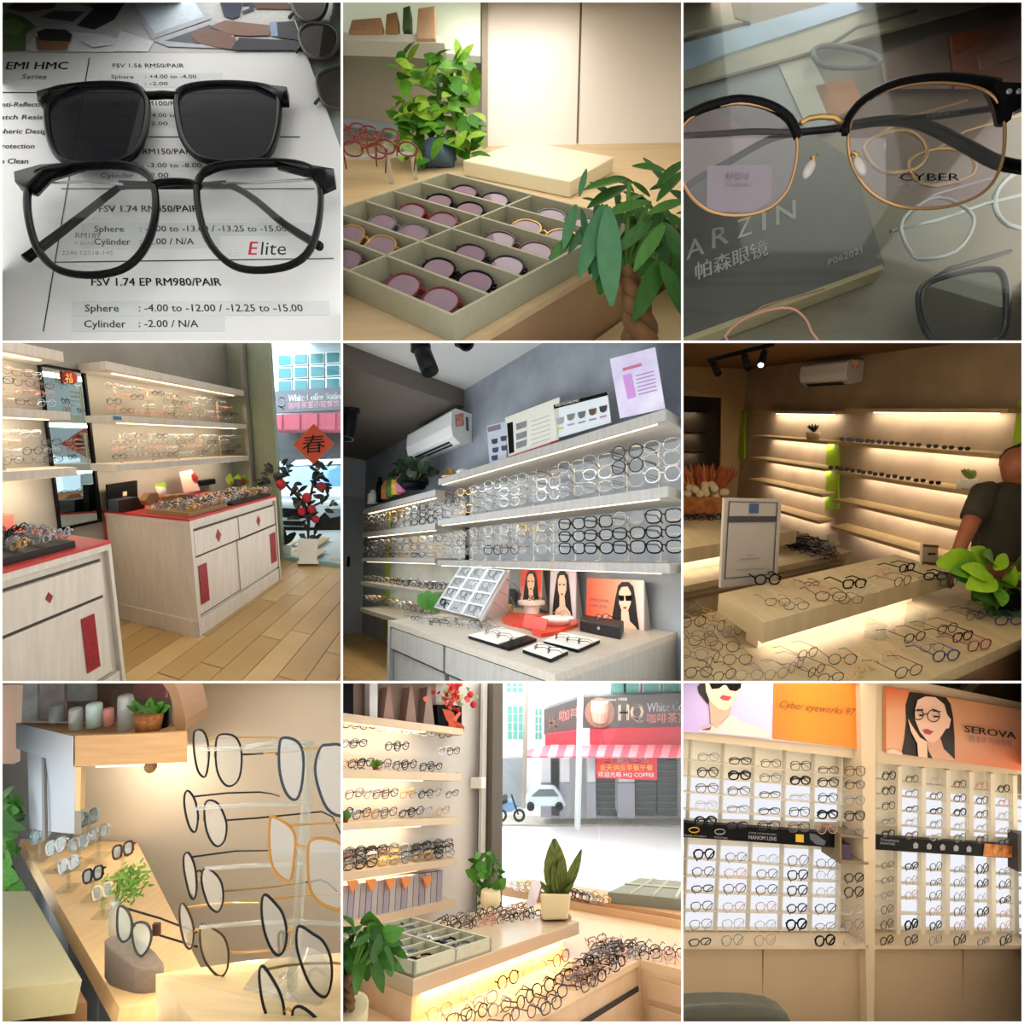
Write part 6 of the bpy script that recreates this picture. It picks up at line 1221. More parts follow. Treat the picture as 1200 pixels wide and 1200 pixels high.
# ================================================================ compartment 7: wire frames on a clear stand, wooden ledge behind
def cell_7():
    c = C7
    beige = mat('warm_beige_wall', 'd0c5b4', .6, var=.02, scale=2)
    card(c, [(255, -40), (1260, -40), (1260, 1240), (255, 1240)], 3.6, .04, beige, 'wall_back', kind='structure')
    card(c, [(-60, -40), (255, -40), (255, 1240), (-60, 1240)], 4.4, .04, mat('pale_blue_wall', 'c9d2d8', .6), 'wall_left', kind='structure')
    card(c, [(-60, 20), (60, 20), (50, 290), (-60, 290)], 4.2, .05, mat('pink_glow_niche', 'e0c4b0', .5, emit=.3), 'glow_niche', label='far pink shelf niche with added glow at the edge', cat='niche')  # niche brightness put into its material as glow
    wood = mat('ledge_oak', 'd6b98c', .45, col2='cdae7e', scale=4, stretch=(10, 1, 1)); white = mat('white_panel', 'b9c0c8', .6, spec=.2); pale = mat('pale_maple', 'dcc59a', .45, col2='d2ba8e', scale=4, stretch=(1, 8, 1))
    # ledge
    n0, n1, f1, f0 = c.at(420, 1145, 1.85), c.at(760, 1118, 1.85), c.at(480, 565, 3.55), c.at(72, 552, 3.55)
    t = empty('wooden_ledge', n0, 'long oak ledge with white panel front running back along the wall', 'ledge'); dn = Vector((0, -.012, -.035)) * 1.6
    mid = lambda a, b, k: a.lerp(b, k)
    MB().hexa([n0, n1, f1, f0] + [p + dn for p in (n0, n1, f1, f0)]).build('board', wood, t, c)
    ins = Vector((.05, .05, 0))
    for k in range(4):
        a, b = mid(n0, f0, k / 4 + .008), mid(n0, f0, (k + 1) / 4 - .008); MB().hexa([a + dn + ins, b + dn + ins, b + dn + ins + Vector((.03, 0, 0)), a + dn + ins + Vector((.03, 0, 0))] + [p + dn + ins + Vector((0, 0, -1.0)) for p in (a, b, b + Vector((.03, 0, 0)), a + Vector((.03, 0, 0)))]).build('front_panel', white, t, c)
    a, b = n0 + dn + ins * .9, n1 + dn; MB().hexa([a, b, b + Vector((0, .03, 0)), a + Vector((0, .03, 0))] + [p + Vector((0, 0, -1)) for p in (a, b, b + Vector((0, .03, 0)), a + Vector((0, .03, 0)))]).build('end_panel', mat('warm_grey_panel', '9a8a78', .5), t, c)
    # bench
    t = empty('cushioned_bench', c.at(140, 1110, 1.75), 'olive cushioned bench in front of the ledge', 'bench')
    q = [c.at(-60, 735, 2.7), c.at(105, 735, 2.7), c.at(288, 1045, 1.8), c.at(-60, 1085, 1.75)]
    MB().prism(q, Vector((0, -.03, -.09))).build('cushion', mat('olive_cushion', '8e8c70', .7, var=.03, scale=3), t, c, bevel=.015)
    MB().hexa([p + Vector((0, .02, -.10)) for p in q] + [p + Vector((0, .02, -1.0)) for p in q]).build('base', mat('brown_bench_base', '7d5e40', .6), t, c)
    # green plant at the far edge
    pl = empty('floor_plant', c.at(10, 740, 3.2), 'green leafy plant behind the bench at the edge', 'plant'); lm = [leaf_mesh('leaf', mat('mid_leaf', '3f7a1c', .5, var=.2), .34), leaf_mesh('leaf', mat('forest_leaf', '214a12', .4), .22)]
    MB().tube([c.at(-20, 760, 3.2), c.at(-25, 420, 3.2)], .02, 6).build('stem', mat('green_stem', '4f7a2a', .7), pl, c)
    for i in range(60): leaf(pl, lm[i % 2], c.at(rnd.uniform(-30, 10), rnd.uniform(390, 720), 3.2 + rnd.uniform(-.1, .1)), Vector((rnd.uniform(.1, 1), -.2, rnd.uniform(-.7, .5))), (0, -1, .5), rnd.uniform(.10, .18), c)
    # upper shelf unit
    t = empty('wall_shelf_unit', c.at(262, 300, 2.6), 'oak and white wall shelf unit crowded with jars', 'shelf')
    F = [c.at(262, 192, 2.6), c.at(655, 180, 2.6), c.at(655, 284, 2.6), c.at(262, 300, 2.6)]
    Bk = [c.at(62, 146, 3.3), c.at(640, 150, 3.5), c.at(640, 250, 3.5), c.at(62, 235, 3.3)]
    MB().hexa(F + Bk).build('board', mat('oak_front', 'c29c6c', .45, col2='b88f60', scale=4, stretch=(1, 10, 10)), t, c)
    MB().prism([p + Vector((-.004, -.004, 0)) for p in (F[0], F[3], Bk[3], Bk[0])], Vector((-.004, 0, 0))).build('side_panel', white, t, c)
    MB().hexa([c.at(95, 230, 3.3), c.at(262, 300, 2.62), c.at(285, 300, 2.66), c.at(120, 235, 3.35), c.at(104, 520, 3.3), c.at(260, 535, 2.75), c.at(284, 535, 2.8), c.at(124, 520, 3.35)]).build('support_panel', white, t, c)
    card(c, [(262, 302), (284, 302), (280, 455), (262, 455)], 2.6, .03, wood, 'panel_edge', t); card(c, [(144, 248), (152, 250), (158, 560), (148, 560)], 3.0, .02, mat('panel_joint_grey', '8a8684', .6), 'panel_joint', t)  # grey strip along the panel joint
    card(c, smooth_loop([(560, -40), (600, -10), (625, 40), (642, 100), (650, 170), (612, 170), (606, 100), (590, 40), (560, 0)], True, 2), 2.75, .2, mat('arch_wood', '8a6a4e', .5), 'arch', t)
    card(c, [(100, -40), (600, -40), (600, 150), (100, 140)], 3.45, .03, mat('grey_back', '9d948e', .6), 'back_board', t)
    MB().ball(c.at(527, 298, 2.68), Vector((.03, 0, 0)), Vector((0, .03, 0)), Vector((0, 0, .035))).build('lamp_housing', mat('brass_knob', '8a6a44', .4), t, c, True)
    b0, b1 = c.at(340, 300, 3.25), c.at(560, 294, 3.25); lamp('led_lamp', 5, (1, .85, .68), (b0 + b1) / 2 + Vector((0, 0, -.02)), b1 - b0, (.0, .7, -1), (b1 - b0).length, .05)
    MB().obox((b0 + b1) / 2 + Vector((0, .0, .005)), (b1 - b0) / 2, Vector((0, .012, 0)), Vector((0, 0, .004))).build('led_strip', m_led, t, c)
    # things on the shelf unit
    def jar(x, y, w, h, m, name, lab, cat, d=2.8): 
        b = c.at(x, y, d); s = c.size(1, d); MB().lathe(b, (0, 0, 1), [(w * s, 0), (w * s, h * .92 * s), (w * .85 * s, h * s), (.001, h * s)], 14).build(name, m, None, c, True, label=lab, cat=cat)
    gj = clear('jar_glass', 'e6eef0', .5, body='dfe8ea', amount=.35)
    for x, y, w, h, m, nm, lab, cat in ((265, 170, 20, 75, gj, 'glass_jar', 'clear glass jar at the front corner of the shelf unit', 'jar'), (330, 158, 24, 80, mat('sky_glass', 'b9d6da', .2), 'glass_bottle', 'pale blue bottle on the shelf unit', 'bottle'), (380, 155, 16, 60, mat('pink_glass', 'c98a84', .3), 'pink_bottle', 'pink bottle on the shelf unit', 'bottle'), (440, 170, 24, 120, gj, 'glass_cylinder', 'tall clear glass cylinder on the shelf unit', 'jar'), (200, 140, 22, 60, mat('grey_pot', '6a6f78', .4), 'grey_jar', 'dark grey jar at the back of the shelf unit', 'jar'), (570, 160, 18, 70, m_black, 'black_bottle', 'black bottle beside the basket plant', 'bottle')): jar(x, y, w, h, m, nm, lab, cat)
    for x0, x1, y0, y1, col, lab in ((80, 130, -20, 140, 'cfd6dc', 'tall pale card at the end of the shelf unit'), (140, 225, -20, 130, 'b9b2b6', 'grey photo card at the back of the shelf unit'), (340, 380, 35, 95, '4a3424', 'small brown picture on the shelf unit'), (470, 580, -20, 60, 'b07a80', 'rose printed card behind the basket plant'), (235, 330, -20, 70, 'a9b4b8', 'pale blue card behind the jars')):
        card(c, [(x0, y0), (x1, y0), (x1, y1), (x0, y1)], 3.2 if y1 > 100 or y0 < 0 else 2.95, .02, mat('card_' + col, col, .5, var=.25, scale=9), 'picture_card', label=lab, cat='card')
    b = c.at(525, 168, 2.78); s = c.size(1, 2.78); bp = empty('basket_plant', b, 'green plant in a brown basket on the shelf unit', 'plant')
    MB().lathe(b, (0, 0, 1), [(42 * s, 0), (50 * s, 58 * s), (44 * s, 58 * s)], 16).build('basket', mat('brown_basket', '8a5a30', .8, var=.3, scale=50, bump=.3), bp, c, True)
    for i in range(26): leaf(bp, lm[i % 2], b + Vector((rnd.uniform(-40, 40) * s, 0, 60 * s)), Vector((rnd.uniform(-.8, .8), -.2, rnd.uniform(.2, 1))), (0, -1, .4), rnd.uniform(30, 48) * s, c)
    # acrylic holders with frames on the ledge
    st = mat('steel_blue_rim', '8fa4b0', .25, .5); lensb = clear('blue_sheen_lens', 'cfe0e6', .8, body='c4d8e0', amount=.35)
    for i, (x, y, m) in enumerate(((140, 560, st), (205, 520, st), (255, 505, st), (195, 600, m_silver), (275, 590, m_silver), (345, 555, m_silver), (240, 665, m_silver), (325, 700, m_dark_rim), (430, 615, m_brown_rim), (310, 500, st), (360, 760, mat('cream_rim', 'd9c9a4', .3)))):
        d = 3.4 - (y - 500) / 260 * 1.0; pos = c.at(x, y, d); s = c.size(1, d)
        hd = empty('frame_holder', c.at(x, y + 60, d), 'clear acrylic holder on the ledge, %s from the far end' % ORD[i], 'holder', 'acrylic holders on the ledge')
        MB().obox(c.at(x, y + 30, d), Vector((4 * s, 0, 0)), Vector((0, 4 * s, 0)), Vector((0, 0, 30 * s))).build('post', m_acrylic, hd, c); MB().obox(c.at(x, y + 58, d), Vector((28 * s, 0, 0)), Vector((0, 20 * s, 0)), Vector((0, 0, 3 * s))).build('foot', m_acrylic, hd, c); MB().obox(c.at(x, y, d), Vector((30 * s, -10 * s, 14 * s)), Vector((0, 4 * s, 0)), Vector((0, 0, 5 * s))).build('arm', m_acrylic, hd, c)
        put(glasses_mesh('square', m, lensb, .03, 'folded', 16, 5), 'eyeglasses', pos, (.8, -.3, .45), (-.35, .4, 1), 125 * s, c, 'pale frame on the ledge holders, %s from the far end' % ORD[i], 'eyeglasses', 'frames on the ledge holders')
    # fern in glass vase
    b = c.at(405, 880, 2.3); s = c.size(1, 2.3); v = empty('fern_vase', b, 'feathery green fern in a small glass vase on the ledge', 'plant')
    MB().lathe(b, (0, 0, 1), [(20 * s, 0), (20 * s, 75 * s), (14 * s, 95 * s), (16 * s, 112 * s)], 14).build('vase', gj, v, c, True)
    fl = leaf_mesh('fern_leaf', mat('fern_green', '5f8a2c', .6, var=.25, scale=8), .16)
    for i in range(170):
        p = c.at(450 + rnd.gauss(0, 32), 705 + rnd.gauss(0, 32), 2.3 + rnd.uniform(-.06, .06)); leaf(v, fl, p, rv() + Vector((.3, 0, .3)), (0, -1, .4), rnd.uniform(16, 30) * s, c, 'fern_leaf')
    for x, y in ((430, 680), (470, 700), (500, 720), (410, 710)): MB().tube([b + Vector((0, 0, 90 * s)), c.at(x, y, 2.3)], 2.2 * s, 5).build('stem', mat('green_stem', '4f7a2a', .7), v, c)
    # grey felt case with dark frame
    def pc(x, y, d): return c.at(x, y, d)
    top = [(362, 905), (395, 885), (470, 880), (545, 945), (575, 985), (570, 1005), (500, 1010), (470, 1000), (380, 930)]
    q = [pc(x, y, 2.02 - (y - 880) / 130 * .1) for x, y in top]
    MB().prism(q, Vector((0, -.0, -.15))).build('spectacle_case', mat('grey_felt_case', '6b645e', .9, var=.08, scale=60), None, c, True if False else False, label='grey felt spectacle case on the ledge under a dark frame', cat='case', bevel=.02)
    def wire_pair(label, d, L, R, bridge, temples, rim, rr, arm, lens, sub='eyeglasses', pads=True):
        t = empty('eyeglasses', c.at(*L[len(L) // 2], d), label, 'eyeglasses', 'wire frames on the clear stand' if sub == 'eyeglasses' else None)
        for Q in (L, R):
            p = [c.at(x, y, d) for x, y in smooth_loop(Q)]; MB().tube(p, c.size(rr, d), 7, True).build('rim', rim, t, c, True); MB().poly(p).build('lens', lens, t, c)
        p = [c.at(x, y, d) for x, y in smooth_loop(bridge, False)]; MB().tube(p, c.size(rr * .9, d), 6).build('bridge', m_gold if arm is m_gold else rim, t, c, True)
        if pads:
            for k in (0, -1):
                x, y = bridge[k]; MB().ball(c.at(x, y + 28, d + .01), Vector((.006, 0, 0)), Vector((0, .006, 0)), Vector((0, 0, .014)), 8, 5).build('nose_pad', clear('silicone_pad', 'f2f0ec', .4, body='f0ece6', amount=.5), t, c, True)
        for m, pts, dd in temples:
            p = [c.at(x, y, d + dd * i / max(1, len(pts) - 1)) for i, (x, y) in enumerate(pts)]; MB().tube(p, c.size(rr * .9, d), 6).build('temple', m, t, c, True)
    z1 = lambda pts: [(597 + x * .5025, 125.4 + y * .5025) for x, y in pts]; z2 = lambda pts: [(597 + x * .5025, 603 + y * .5025) for x, y in pts]
    dkr = mat('black_wire', '17181c', .3, .3); ln = clear('sheen_lens', 'eef2f2', .9, .03, body='dfe6e6', amount=.10)  # whitish window sheen partly put into the lens body colour
    wire_pair('black wire frame, topmost on the clear stand', 1.72, z1([(165, 105), (205, 90), (240, 120), (262, 200), (265, 300), (243, 415), (200, 395), (175, 320), (160, 200)]), z1([(325, 140), (380, 120), (450, 140), (490, 220), (492, 350), (470, 440), (420, 482), (370, 465), (325, 380), (312, 250)]), z1([(264, 205), (288, 198), (312, 206)]), [(dkr, z1([(492, 262), (570, 260), (650, 254)]), .1), (m_gold, z1([(650, 254), (760, 246), (900, 240)]), .1), (m_gold, z1([(262, 150), (480, 142), (700, 142), (860, 160)]), .25)], dkr, 3.5, m_gold, ln)
    wire_pair('black round wire frame with black arms, second down on the clear stand', 1.72, z1([(98, 540), (120, 514), (160, 560), (185, 640), (190, 720), (172, 800), (138, 780), (110, 700), (95, 610)]), z1([(240, 605), (275, 580), (330, 605), (370, 680), (390, 760), (375, 860), (330, 902), (285, 870), (250, 790), (235, 690)]), z1([(190, 645), (212, 632), (236, 648)]), [(dkr, z1([(160, 555), (400, 530), (620, 524), (700, 535), (755, 552)]), .3), (dkr, z1([(390, 720), (600, 705), (900, 675), (1050, 660), (1125, 695), (1185, 815)]), .35)], dkr, 3.5, dkr, ln)
    wire_pair('black oval wire frame with brass arms, third down on the clear stand', 1.72, z1([(93, 965), (122, 945), (155, 1000), (175, 1080), (180, 1200), (163, 1268), (133, 1240), (105, 1130), (90, 1040)]), z2([(222, 125), (250, 104), (310, 140), (355, 210), (366, 320), (342, 395), (312, 406), (265, 362), (230, 270), (215, 190)]), z2([(182, 130), (200, 118), (220, 135)]), [(dkr, z1([(150, 975), (450, 935), (700, 930)]), .3), (mat('brass_arm', '8a7444', .35, .7), z2([(365, 262), (540, 250), (760, 228), (920, 206)]), .3), (dkr, z2([(920, 206), (1040, 184), (1100, 210), (1185, 290)]), .2)], dkr, 3.5, dkr, ln)
    wire_pair('dark hexagonal wire frame with gold arms, lowest on the clear stand', 1.70, z2([(68, 360), (92, 352), (135, 430), (160, 520), (156, 620), (135, 665), (98, 630), (70, 520), (60, 420)]), z2([(205, 515), (230, 492), (300, 525), (370, 580), (402, 680), (395, 800), (355, 857), (300, 830), (240, 750), (208, 640)]), z2([(160, 545), (180, 530), (204, 550)]), [(m_gold, z2([(110, 380), (260, 355), (400, 345), (610, 345)]), .3), (m_gold, z2([(402, 690), (520, 690), (650, 680), (900, 640)]), .3)], mat('bronze_wire', '4a3c2c', .3, .4), 3.7, m_gold, ln)
    wire_pair('black hexagonal frame with gold bridge, nearest row of the stand, middle', 1.52, z2([(638, 310), (668, 290), (720, 340), (775, 410), (806, 520), (800, 640), (760, 708), (710, 680), (660, 570), (634, 430)]), z2([(880, 530), (910, 508), (990, 560), (1060, 610), (1112, 720), (1122, 860), (1095, 980), (1050, 996), (980, 930), (920, 800), (878, 650)]), z2([(806, 545), (842, 535), (878, 555)]), [(m_gold, z2([(690, 315), (900, 295), (1210, 275)]), .3), (m_gold, z2([(1118, 760), (1210, 770)]), .1)], dkr, 4.6, m_gold, ln)
    wire_pair('black frame cut off at the foot of the clear stand', 1.46, z2([(618, 815), (645, 785), (700, 860), (760, 970), (788, 1080), (790, 1230), (740, 1260), (690, 1180), (645, 1060), (622, 930)]), z2([(850, 1100), (890, 1065), (960, 1100), (1040, 1180), (1070, 1260), (960, 1280), (860, 1220)]), z2([(786, 1100), (820, 1080), (850, 1110)]), [(mat('brass_arm', '8a7444', .35, .7), z2([(655, 810), (800, 780), (960, 765), (1120, 765)]), .2)], dkr, 4.8, m_gold, ln)
    wire_pair('gold wire frame, nearest row of the stand, second down', 1.50, z1([(690, 715), (722, 698), (800, 740), (850, 790), (868, 870), (850, 1060), (822, 1142), (760, 1110), (710, 1040), (686, 900)]), z1([(958, 900), (1000, 850), (1080, 850), (1200, 900), (1260, 1100), (1200, 1320), (1090, 1320), (990, 1240), (958, 1100)]), z1([(866, 895), (910, 905), (958, 915)]), [(m_gold, z1([(838, 755), (1000, 745), (1220, 732)]), .2)], mat('gold_wire', 'c48a3c', .3, .7), 4.4, m_gold, ln)
    wire_pair('slate blue frame with gold nose pieces, nearest row of the stand, top', 1.50, z1([(760, 175), (800, 145), (870, 165), (912, 220), (926, 320), (912, 480), (880, 570), (832, 566), (785, 490), (755, 350)]), z1([(1042, 215), (1100, 195), (1190, 200), (1250, 300), (1250, 640), (1180, 690), (1090, 640), (1030, 500), (1005, 350)]), z1([(918, 228), (980, 222), (1042, 218)]), [(mat('slate_arm', '2c3440', .3), z1([(745, 255), (735, 262)]), .05)], mat('slate_wire', '3a4654', .3, .3), 4.8, m_gold, ln)
    wire_pair('dark blue frame standing on the grey felt case', 1.95, [(412, 800), (428, 788), (450, 810), (462, 850), (455, 895), (430, 912), (412, 880)], [(462, 870), (480, 845), (515, 850), (530, 890), (518, 935), (492, 962), (470, 930)], [(458, 845), (466, 850), (472, 858)], [(dkr, [(440, 795), (560, 830), (690, 880)], .3), (dkr, [(528, 880), (560, 890), (690, 930)], .2)], mat('navy_wire', '1c2430', .3), 4.0, dkr, lensb, 'case', False)
    MB().obox(c.at(548, 868, 1.98), Vector((.013, 0, 0)), Vector((0, .006, 0)), Vector((0, 0, .022))).build('price_tag', mat('dark_tag', '3a2420', .5), None, c, label='small dark tag hanging on the arm of the case frame', cat='tag')
    # clear stand
    t = empty('clear_frame_stand', c.at(1040, 1075, 1.7), 'clear acrylic post stand holding the wire frames', 'display stand')
    ac = clear('bright_acrylic', 'f0f3f0', .5, .03, body='eef0ea', amount=.12)
    MB().tube([c.at(1085, 215, 1.66), c.at(1060, 600, 1.64), c.at(1020, 1075, 1.62)], .016, 8).build('post', ac, t, c, True); MB().lathe(c.at(1000, 1085, 1.6), (0, -.15, 1), [(.13, 0), (.13, .012), (.02, .02), (.02, .05)], 20).build('foot', ac, t, c, True)
    for pts in ([(700, 240), (900, 235), (1080, 225)], [(690, 445), (900, 432), (1080, 430)], [(720, 655), (900, 645), (1060, 640)], [(700, 860), (900, 845), (1045, 840)], [(860, 232), (980, 210), (1095, 218)], [(1000, 870), (1040, 842), (1190, 850)]): MB().tube([c.at(x, y, 1.66) for x, y in pts], .007, 6).build('arm', ac, t, c, True)
    # maple desk
    q = [c.at(545, 1025, 1.62), c.at(870, 978, 1.95), c.at(1260, 945, 2.0), c.at(1260, 1260, 1.35), c.at(690, 1205, 1.38)]
    fit = [q[0], q[1], q[2], q[3], q[4]]
    MB().prism(fit, Vector((0, .0, -.5))).build('maple_desk', pale, None, c, label='pale maple desk under the clear stand', cat='desk')
cell_7()

# ================================================================ compartment 8: shop interior looking out on the street
def cell_8():
    c = C8
    r = lambda px, py: ((px - 600) / FPX, 1, -(py - 600) / FPX)
    fr = Frame(c, c.at(257, 1035, 1.5), r(1118, 929), r(-73, 929), (0, .3, 1)); P = fr.P       # w = 0 on the upper counter
    u1, v1 = P(835, 838, w=0).x, P(480, 800, w=0).y
    th = P(257, 1100, u=0, ).z; wl = th - c.size(80, 1.6)
    vw = (fr.inv @ (c.at(430, 500, 3.0) - fr.o)).y
    ua, vf = P(1045, 970, w=wl).x, P(1045, 970, w=wl).y
    cream = mat('warm_counter', 'd0ad88', .4, col2='c7a17a', scale=3, stretch=(1, 6, 6)); topm = mat('counter_gloss_top', 'c9b59a', .18, col2='bda88c', scale=3); dark = mat('groove_dark', '2a2420', .7)
    # walls
    uw = P(480, 500, v=vw).x
    bx(fr, 'wall_left', (-1.5, uw), (vw, vw + .05), (-.7, 2.2), mat('pale_plaster', 'd3cec6', .7, col2='c8c3bc', scale=4), kind='structure')
    bx(fr, 'floor', (-2, uw + .6), (-3, vw), (-.75, -.7), mat('tan_floor', '8f7250', .5), kind='structure')
    vA = P(552, 500, u=uw + .06).y
    bx(fr, 'trim_5', (uw, uw + .1), (vA, vw + .05), (-.7, 2.2), mat('grey_brown_column', '5a5248', .6), kind='structure')
    bx(fr, 'trim_6', (uw - .05, uw - .01), (P(495, 400, u=uw - .05).y, P(485, 400, u=uw - .05).y), (-.3, 2.2), mat('white_conduit', 'c9c6c0', .5), kind='structure')
    bx(fr, 'wall_socket', (uw - .09, uw - .05), (P(502, 355, u=uw - .07).y, P(462, 355, u=uw - .07).y), (P(480, 375, u=uw - .07).z, P(480, 335, u=uw - .07).z), m_pot_white, label='white junction box on the wall conduit', cat='junction box', bevel=.005)
    # shelves
    vs_ = vw - .14; sb = mat('shelf_cream', 'd3bea2', .5, col2='c8b294', scale=4)
    uL = -1.2; sh = []
    for k, (x, y0, y1) in enumerate(((430, 188, 166), (425, 348, 322), (420, 496, 474), (412, 640, 616), (405, 786, 760))):
        w0, w1 = P(x, y0, v=vs_).z, P(x, y1, v=vs_).z; ue = P(x, y0, v=vs_).x
        t = empty('display_shelf', fr(ue / 2, vw, w0), '%s lit cream shelf from the top beside the street window' % ORD[k], 'shelf', 'lit cream shelves by the window'); sh.append((w0, w1, ue))
        bx(fr, 'board', (uL, ue), (vs_, vw - .001), (w0, w1), sb, t); bx(fr, 'led_strip', (uL, ue * .72), (vs_ + .03, vs_ + .042), (w0 - .006, w0 - .001), glow('led_amber', 'ffca8a', 4), t)
        strip_lamp(fr, (uL * .6, ue * .7), vs_ + .05, w0 - .01, 2.4, (1, .76, .48), (0, .5, -1))
    A = lambda x, y, v=None: fr.at(x, y, v=vs_ + .05 if v is None else v)
    # top-shelf cards
    for i, (x0, x1, y, m, lab) in enumerate(((10, 48, 125, m_black, 'black patterned box'), (105, 132, 140, mat('silver_roll', 'cfd0d2', .4), 'silver roll'), (150, 192, 148, mat('rose_board', '96766a', .6), 'rose folded board nearest the roll'), (228, 270, 155, mat('rose_board_2', '8a6e62', .6), 'rose folded board in the middle'), (290, 332, 160, mat('taupe_board', '85736a', .6), 'taupe folded board nearest the pot'))):
        if i < 2: MB().prism([A(x0, y), A(x1, y + 4), A(x1, -30), A(x0, -30)], fr.V * .05).build('standing_box' if i == 0 else 'silver_roll', m, None, c, label=lab + ' on the top cream shelf', cat='box' if i == 0 else 'roll')
        else: MB().prism([A(x0, y), A(x1, y + 5), A((x0 + x1) / 2 + 4, 20), A((x0 + x1) / 2 - 4, 20)], fr.V * .08).build('folded_board', m, None, c, label=lab + ' on the top cream shelf', cat='board')
    card_v = vw - .02; MB().prism([A(30, 125, card_v), A(335, 160, card_v), A(335, -30, card_v), A(30, -30, card_v)], fr.V * .01).build('brown_panel', mat('dim_brown_panel', '8a7468', .6), None, c, label='dull brown panel behind the top-shelf boards', cat='panel')
    b = A(388, 172); s = c.size(1, b.y); fp = empty('flower_pot', b, 'black pot of red flowers with a red bow on the top shelf', 'plant')
    MB().hexa([A(345, 168), A(425, 176), A(425, 176) + fr.V * .08, A(345, 168) + fr.V * .08, A(338, 82), A(425, 86), A(425, 86) + fr.V * .08, A(338, 82) + fr.V * .08]).build('pot', m_black, fp, c)
    pet = [leaf_mesh('petal', mat('coral_petal', 'd9644c', .6), .5), leaf_mesh('leaf', mat('pale_green_leaf', 'a9b88a', .6), .4), leaf_mesh('petal', mat('red_petal', 'b5262a', .5), .5)]
    for i in range(60): leaf(fp, pet[i % 3], A(395 + rnd.gauss(0, 32), 50 + rnd.gauss(0, 24)), rv() + Vector((0, -.5, .2)), (0, -1, .3), rnd.uniform(14, 24) * s, c, 'petal' if i % 3 != 1 else 'leaf')
    for x, y, q in ((455, 48, 13), (466, 82, 13)): MB().ball(A(x, y), Vector((q * s, 0, 0)), Vector((0, q * s, 0)), Vector((0, 0, q * s))).build('red_bloom', mat('red_blossom', 'b5202c', .6), fp, c, True)
    for x1, y1 in ((352, 110), (380, 185), (425, 130), (410, 200), (395, 160)): leaf(fp, pet[0], A(385, 140) - fr.V * .01, A(x1, y1) - A(385, 140), (0, -1, 0), (A(x1, y1) - A(385, 140)).length, c, 'ribbon_loop')
    # tiny frames on shelves
    R_ = random.Random(9); S = small_set(r=.025, temples='folded', k=10); rows = []
    for k in (1, 2):
        w = sh[k][1]
        for i in range(13):
            for j in range(3):
                if R_.random() < .25: continue
                x = 20 + i * 31; u = P(x, 400, v=vs_ + .06).x; rows.append((R_.choice(S), basis(fr(u, vs_ + .06, w + .015 + j * .085), fr.U, fr.W, .105)))
    for i in range(30):
        x = 12 + i * 13; u = P(x, 600, v=vs_ + .04).x; rows.append((R_.choice(S), basis(fr(u, vs_ + .03 + .04 * (i % 3), sh[3][1] + .005 + .02 * (i % 3)), fr.U - fr.V * .4, fr.W, .11)))
    stuff_rows('eyeglasses_rows', fr, 'small frames racked along the lit cream shelves beside the window', 'eyeglasses', rows)
    for x, y, k, lab in ((125, 300, 1, 'small bonsai on the second cream shelf'), (22, 465, 2, 'tiny plant at the end of the third cream shelf')):
        u = P(x, y, v=vs_ + .03).x; b = fr(u, vs_ + .03, sh[k][1]); s = c.size(1, b.y); t = empty('small_plant', b, lab, 'plant'); MB().lathe(b, fr.W, [(8 * s, 0), (12 * s, 14 * s), (10 * s, 14 * s)], 10).build('pot', mat('red_brown_pot', '6b2c20', .5), t, c)
        for i in range(14): leaf(t, leaf_mesh('leaf', mat('mid_leaf', '3f7a1c', .5), .34), b + fr.W * 16 * s, Vector((math.cos(i * 2.4), -.1, .6)) + rv() * .4, (0, -1, .3), 20 * s, c)
    # leaflets standing on the lowest shelf with orange ribbons
    w = sh[4][1]
    for i in range(17):
        x = 5 + i * 20.5; u = P(x, 780, v=vs_ + .04).x; u2 = P(x + 18, 780, v=vs_ + .04).x; h = .135
        MB().box(fr, (u, u2), (vs_ + .03, vs_ + .06), (w, w + h)).build('leaflet', mat(['leaflet_grey', 'leaflet_lilac', 'leaflet_white'][i % 3], ['a7a2a4', '9d98a6', 'b5b0ae'][i % 3], .6), None, c, label='grey leaflet on the lowest shelf, %s from the plant end' % ORD[i], cat='leaflet', group='leaflets on the lowest shelf')
    og = mat('orange_ribbon', 'd98a4c', .6)
    for i, x in enumerate((30, 95, 160, 215, 290)):
        p = A(x, 700 - x * .06, vs_ + .0); s = c.size(1, p.y); MB().prism([p, p + fr.U * 40 * s, p + fr.U * 48 * s - fr.W * 12 * s, p + fr.U * 22 * s - fr.W * 36 * s, p + fr.U * 10 * s - fr.W * 14 * s], fr.V * .015).build('paper_charm', og, None, c, label='orange paper charm over the leaflets, %s from the plant end' % ORD[i], cat='charm', group='orange paper charms over the leaflets')
    # upper counter
    t = empty('display_counter', fr(u1 / 2, v1 / 2, -.7), 'warm wood display counter with raised block, open tray and lit lower ledge', 'counter')
    bx(fr, 'raised_block', (0, u1), (0, v1), (th, -.006), mat('taupe_block', 'b39c80', .4), t); bx(fr, 'block_top', (-.002, u1), (-.002, v1), (-.006, 0), topm, t)
    bx(fr, 'riser', (.0, u1 - .09), (.02, v1), (wl, th), mat('glowing_riser', 'd9ae7c', .5), t); bx(fr, 'block_end', (-.003, 0), (.0, v1), (-.7, th), cream, t)
    bx(fr, 'led_strip', (.05, u1 - .1), (.010, .019), (th - .008, th - .001), glow('led_amber', 'ffca8a', 4), t); strip_lamp(fr, (.05, u1 - .1), .005, th - .012, 1.8, (1, .74, .42), (0, .2, -1))
    bx(fr, 'lower_top', (-.6, ua), (vf, v1), (wl - .02, wl), mat('lower_top_warm', 'd3b086', .4), t); bx(fr, 'lower_body', (-.6, ua), (vf + .01, v1), (-.7, wl - .02), cream, t)
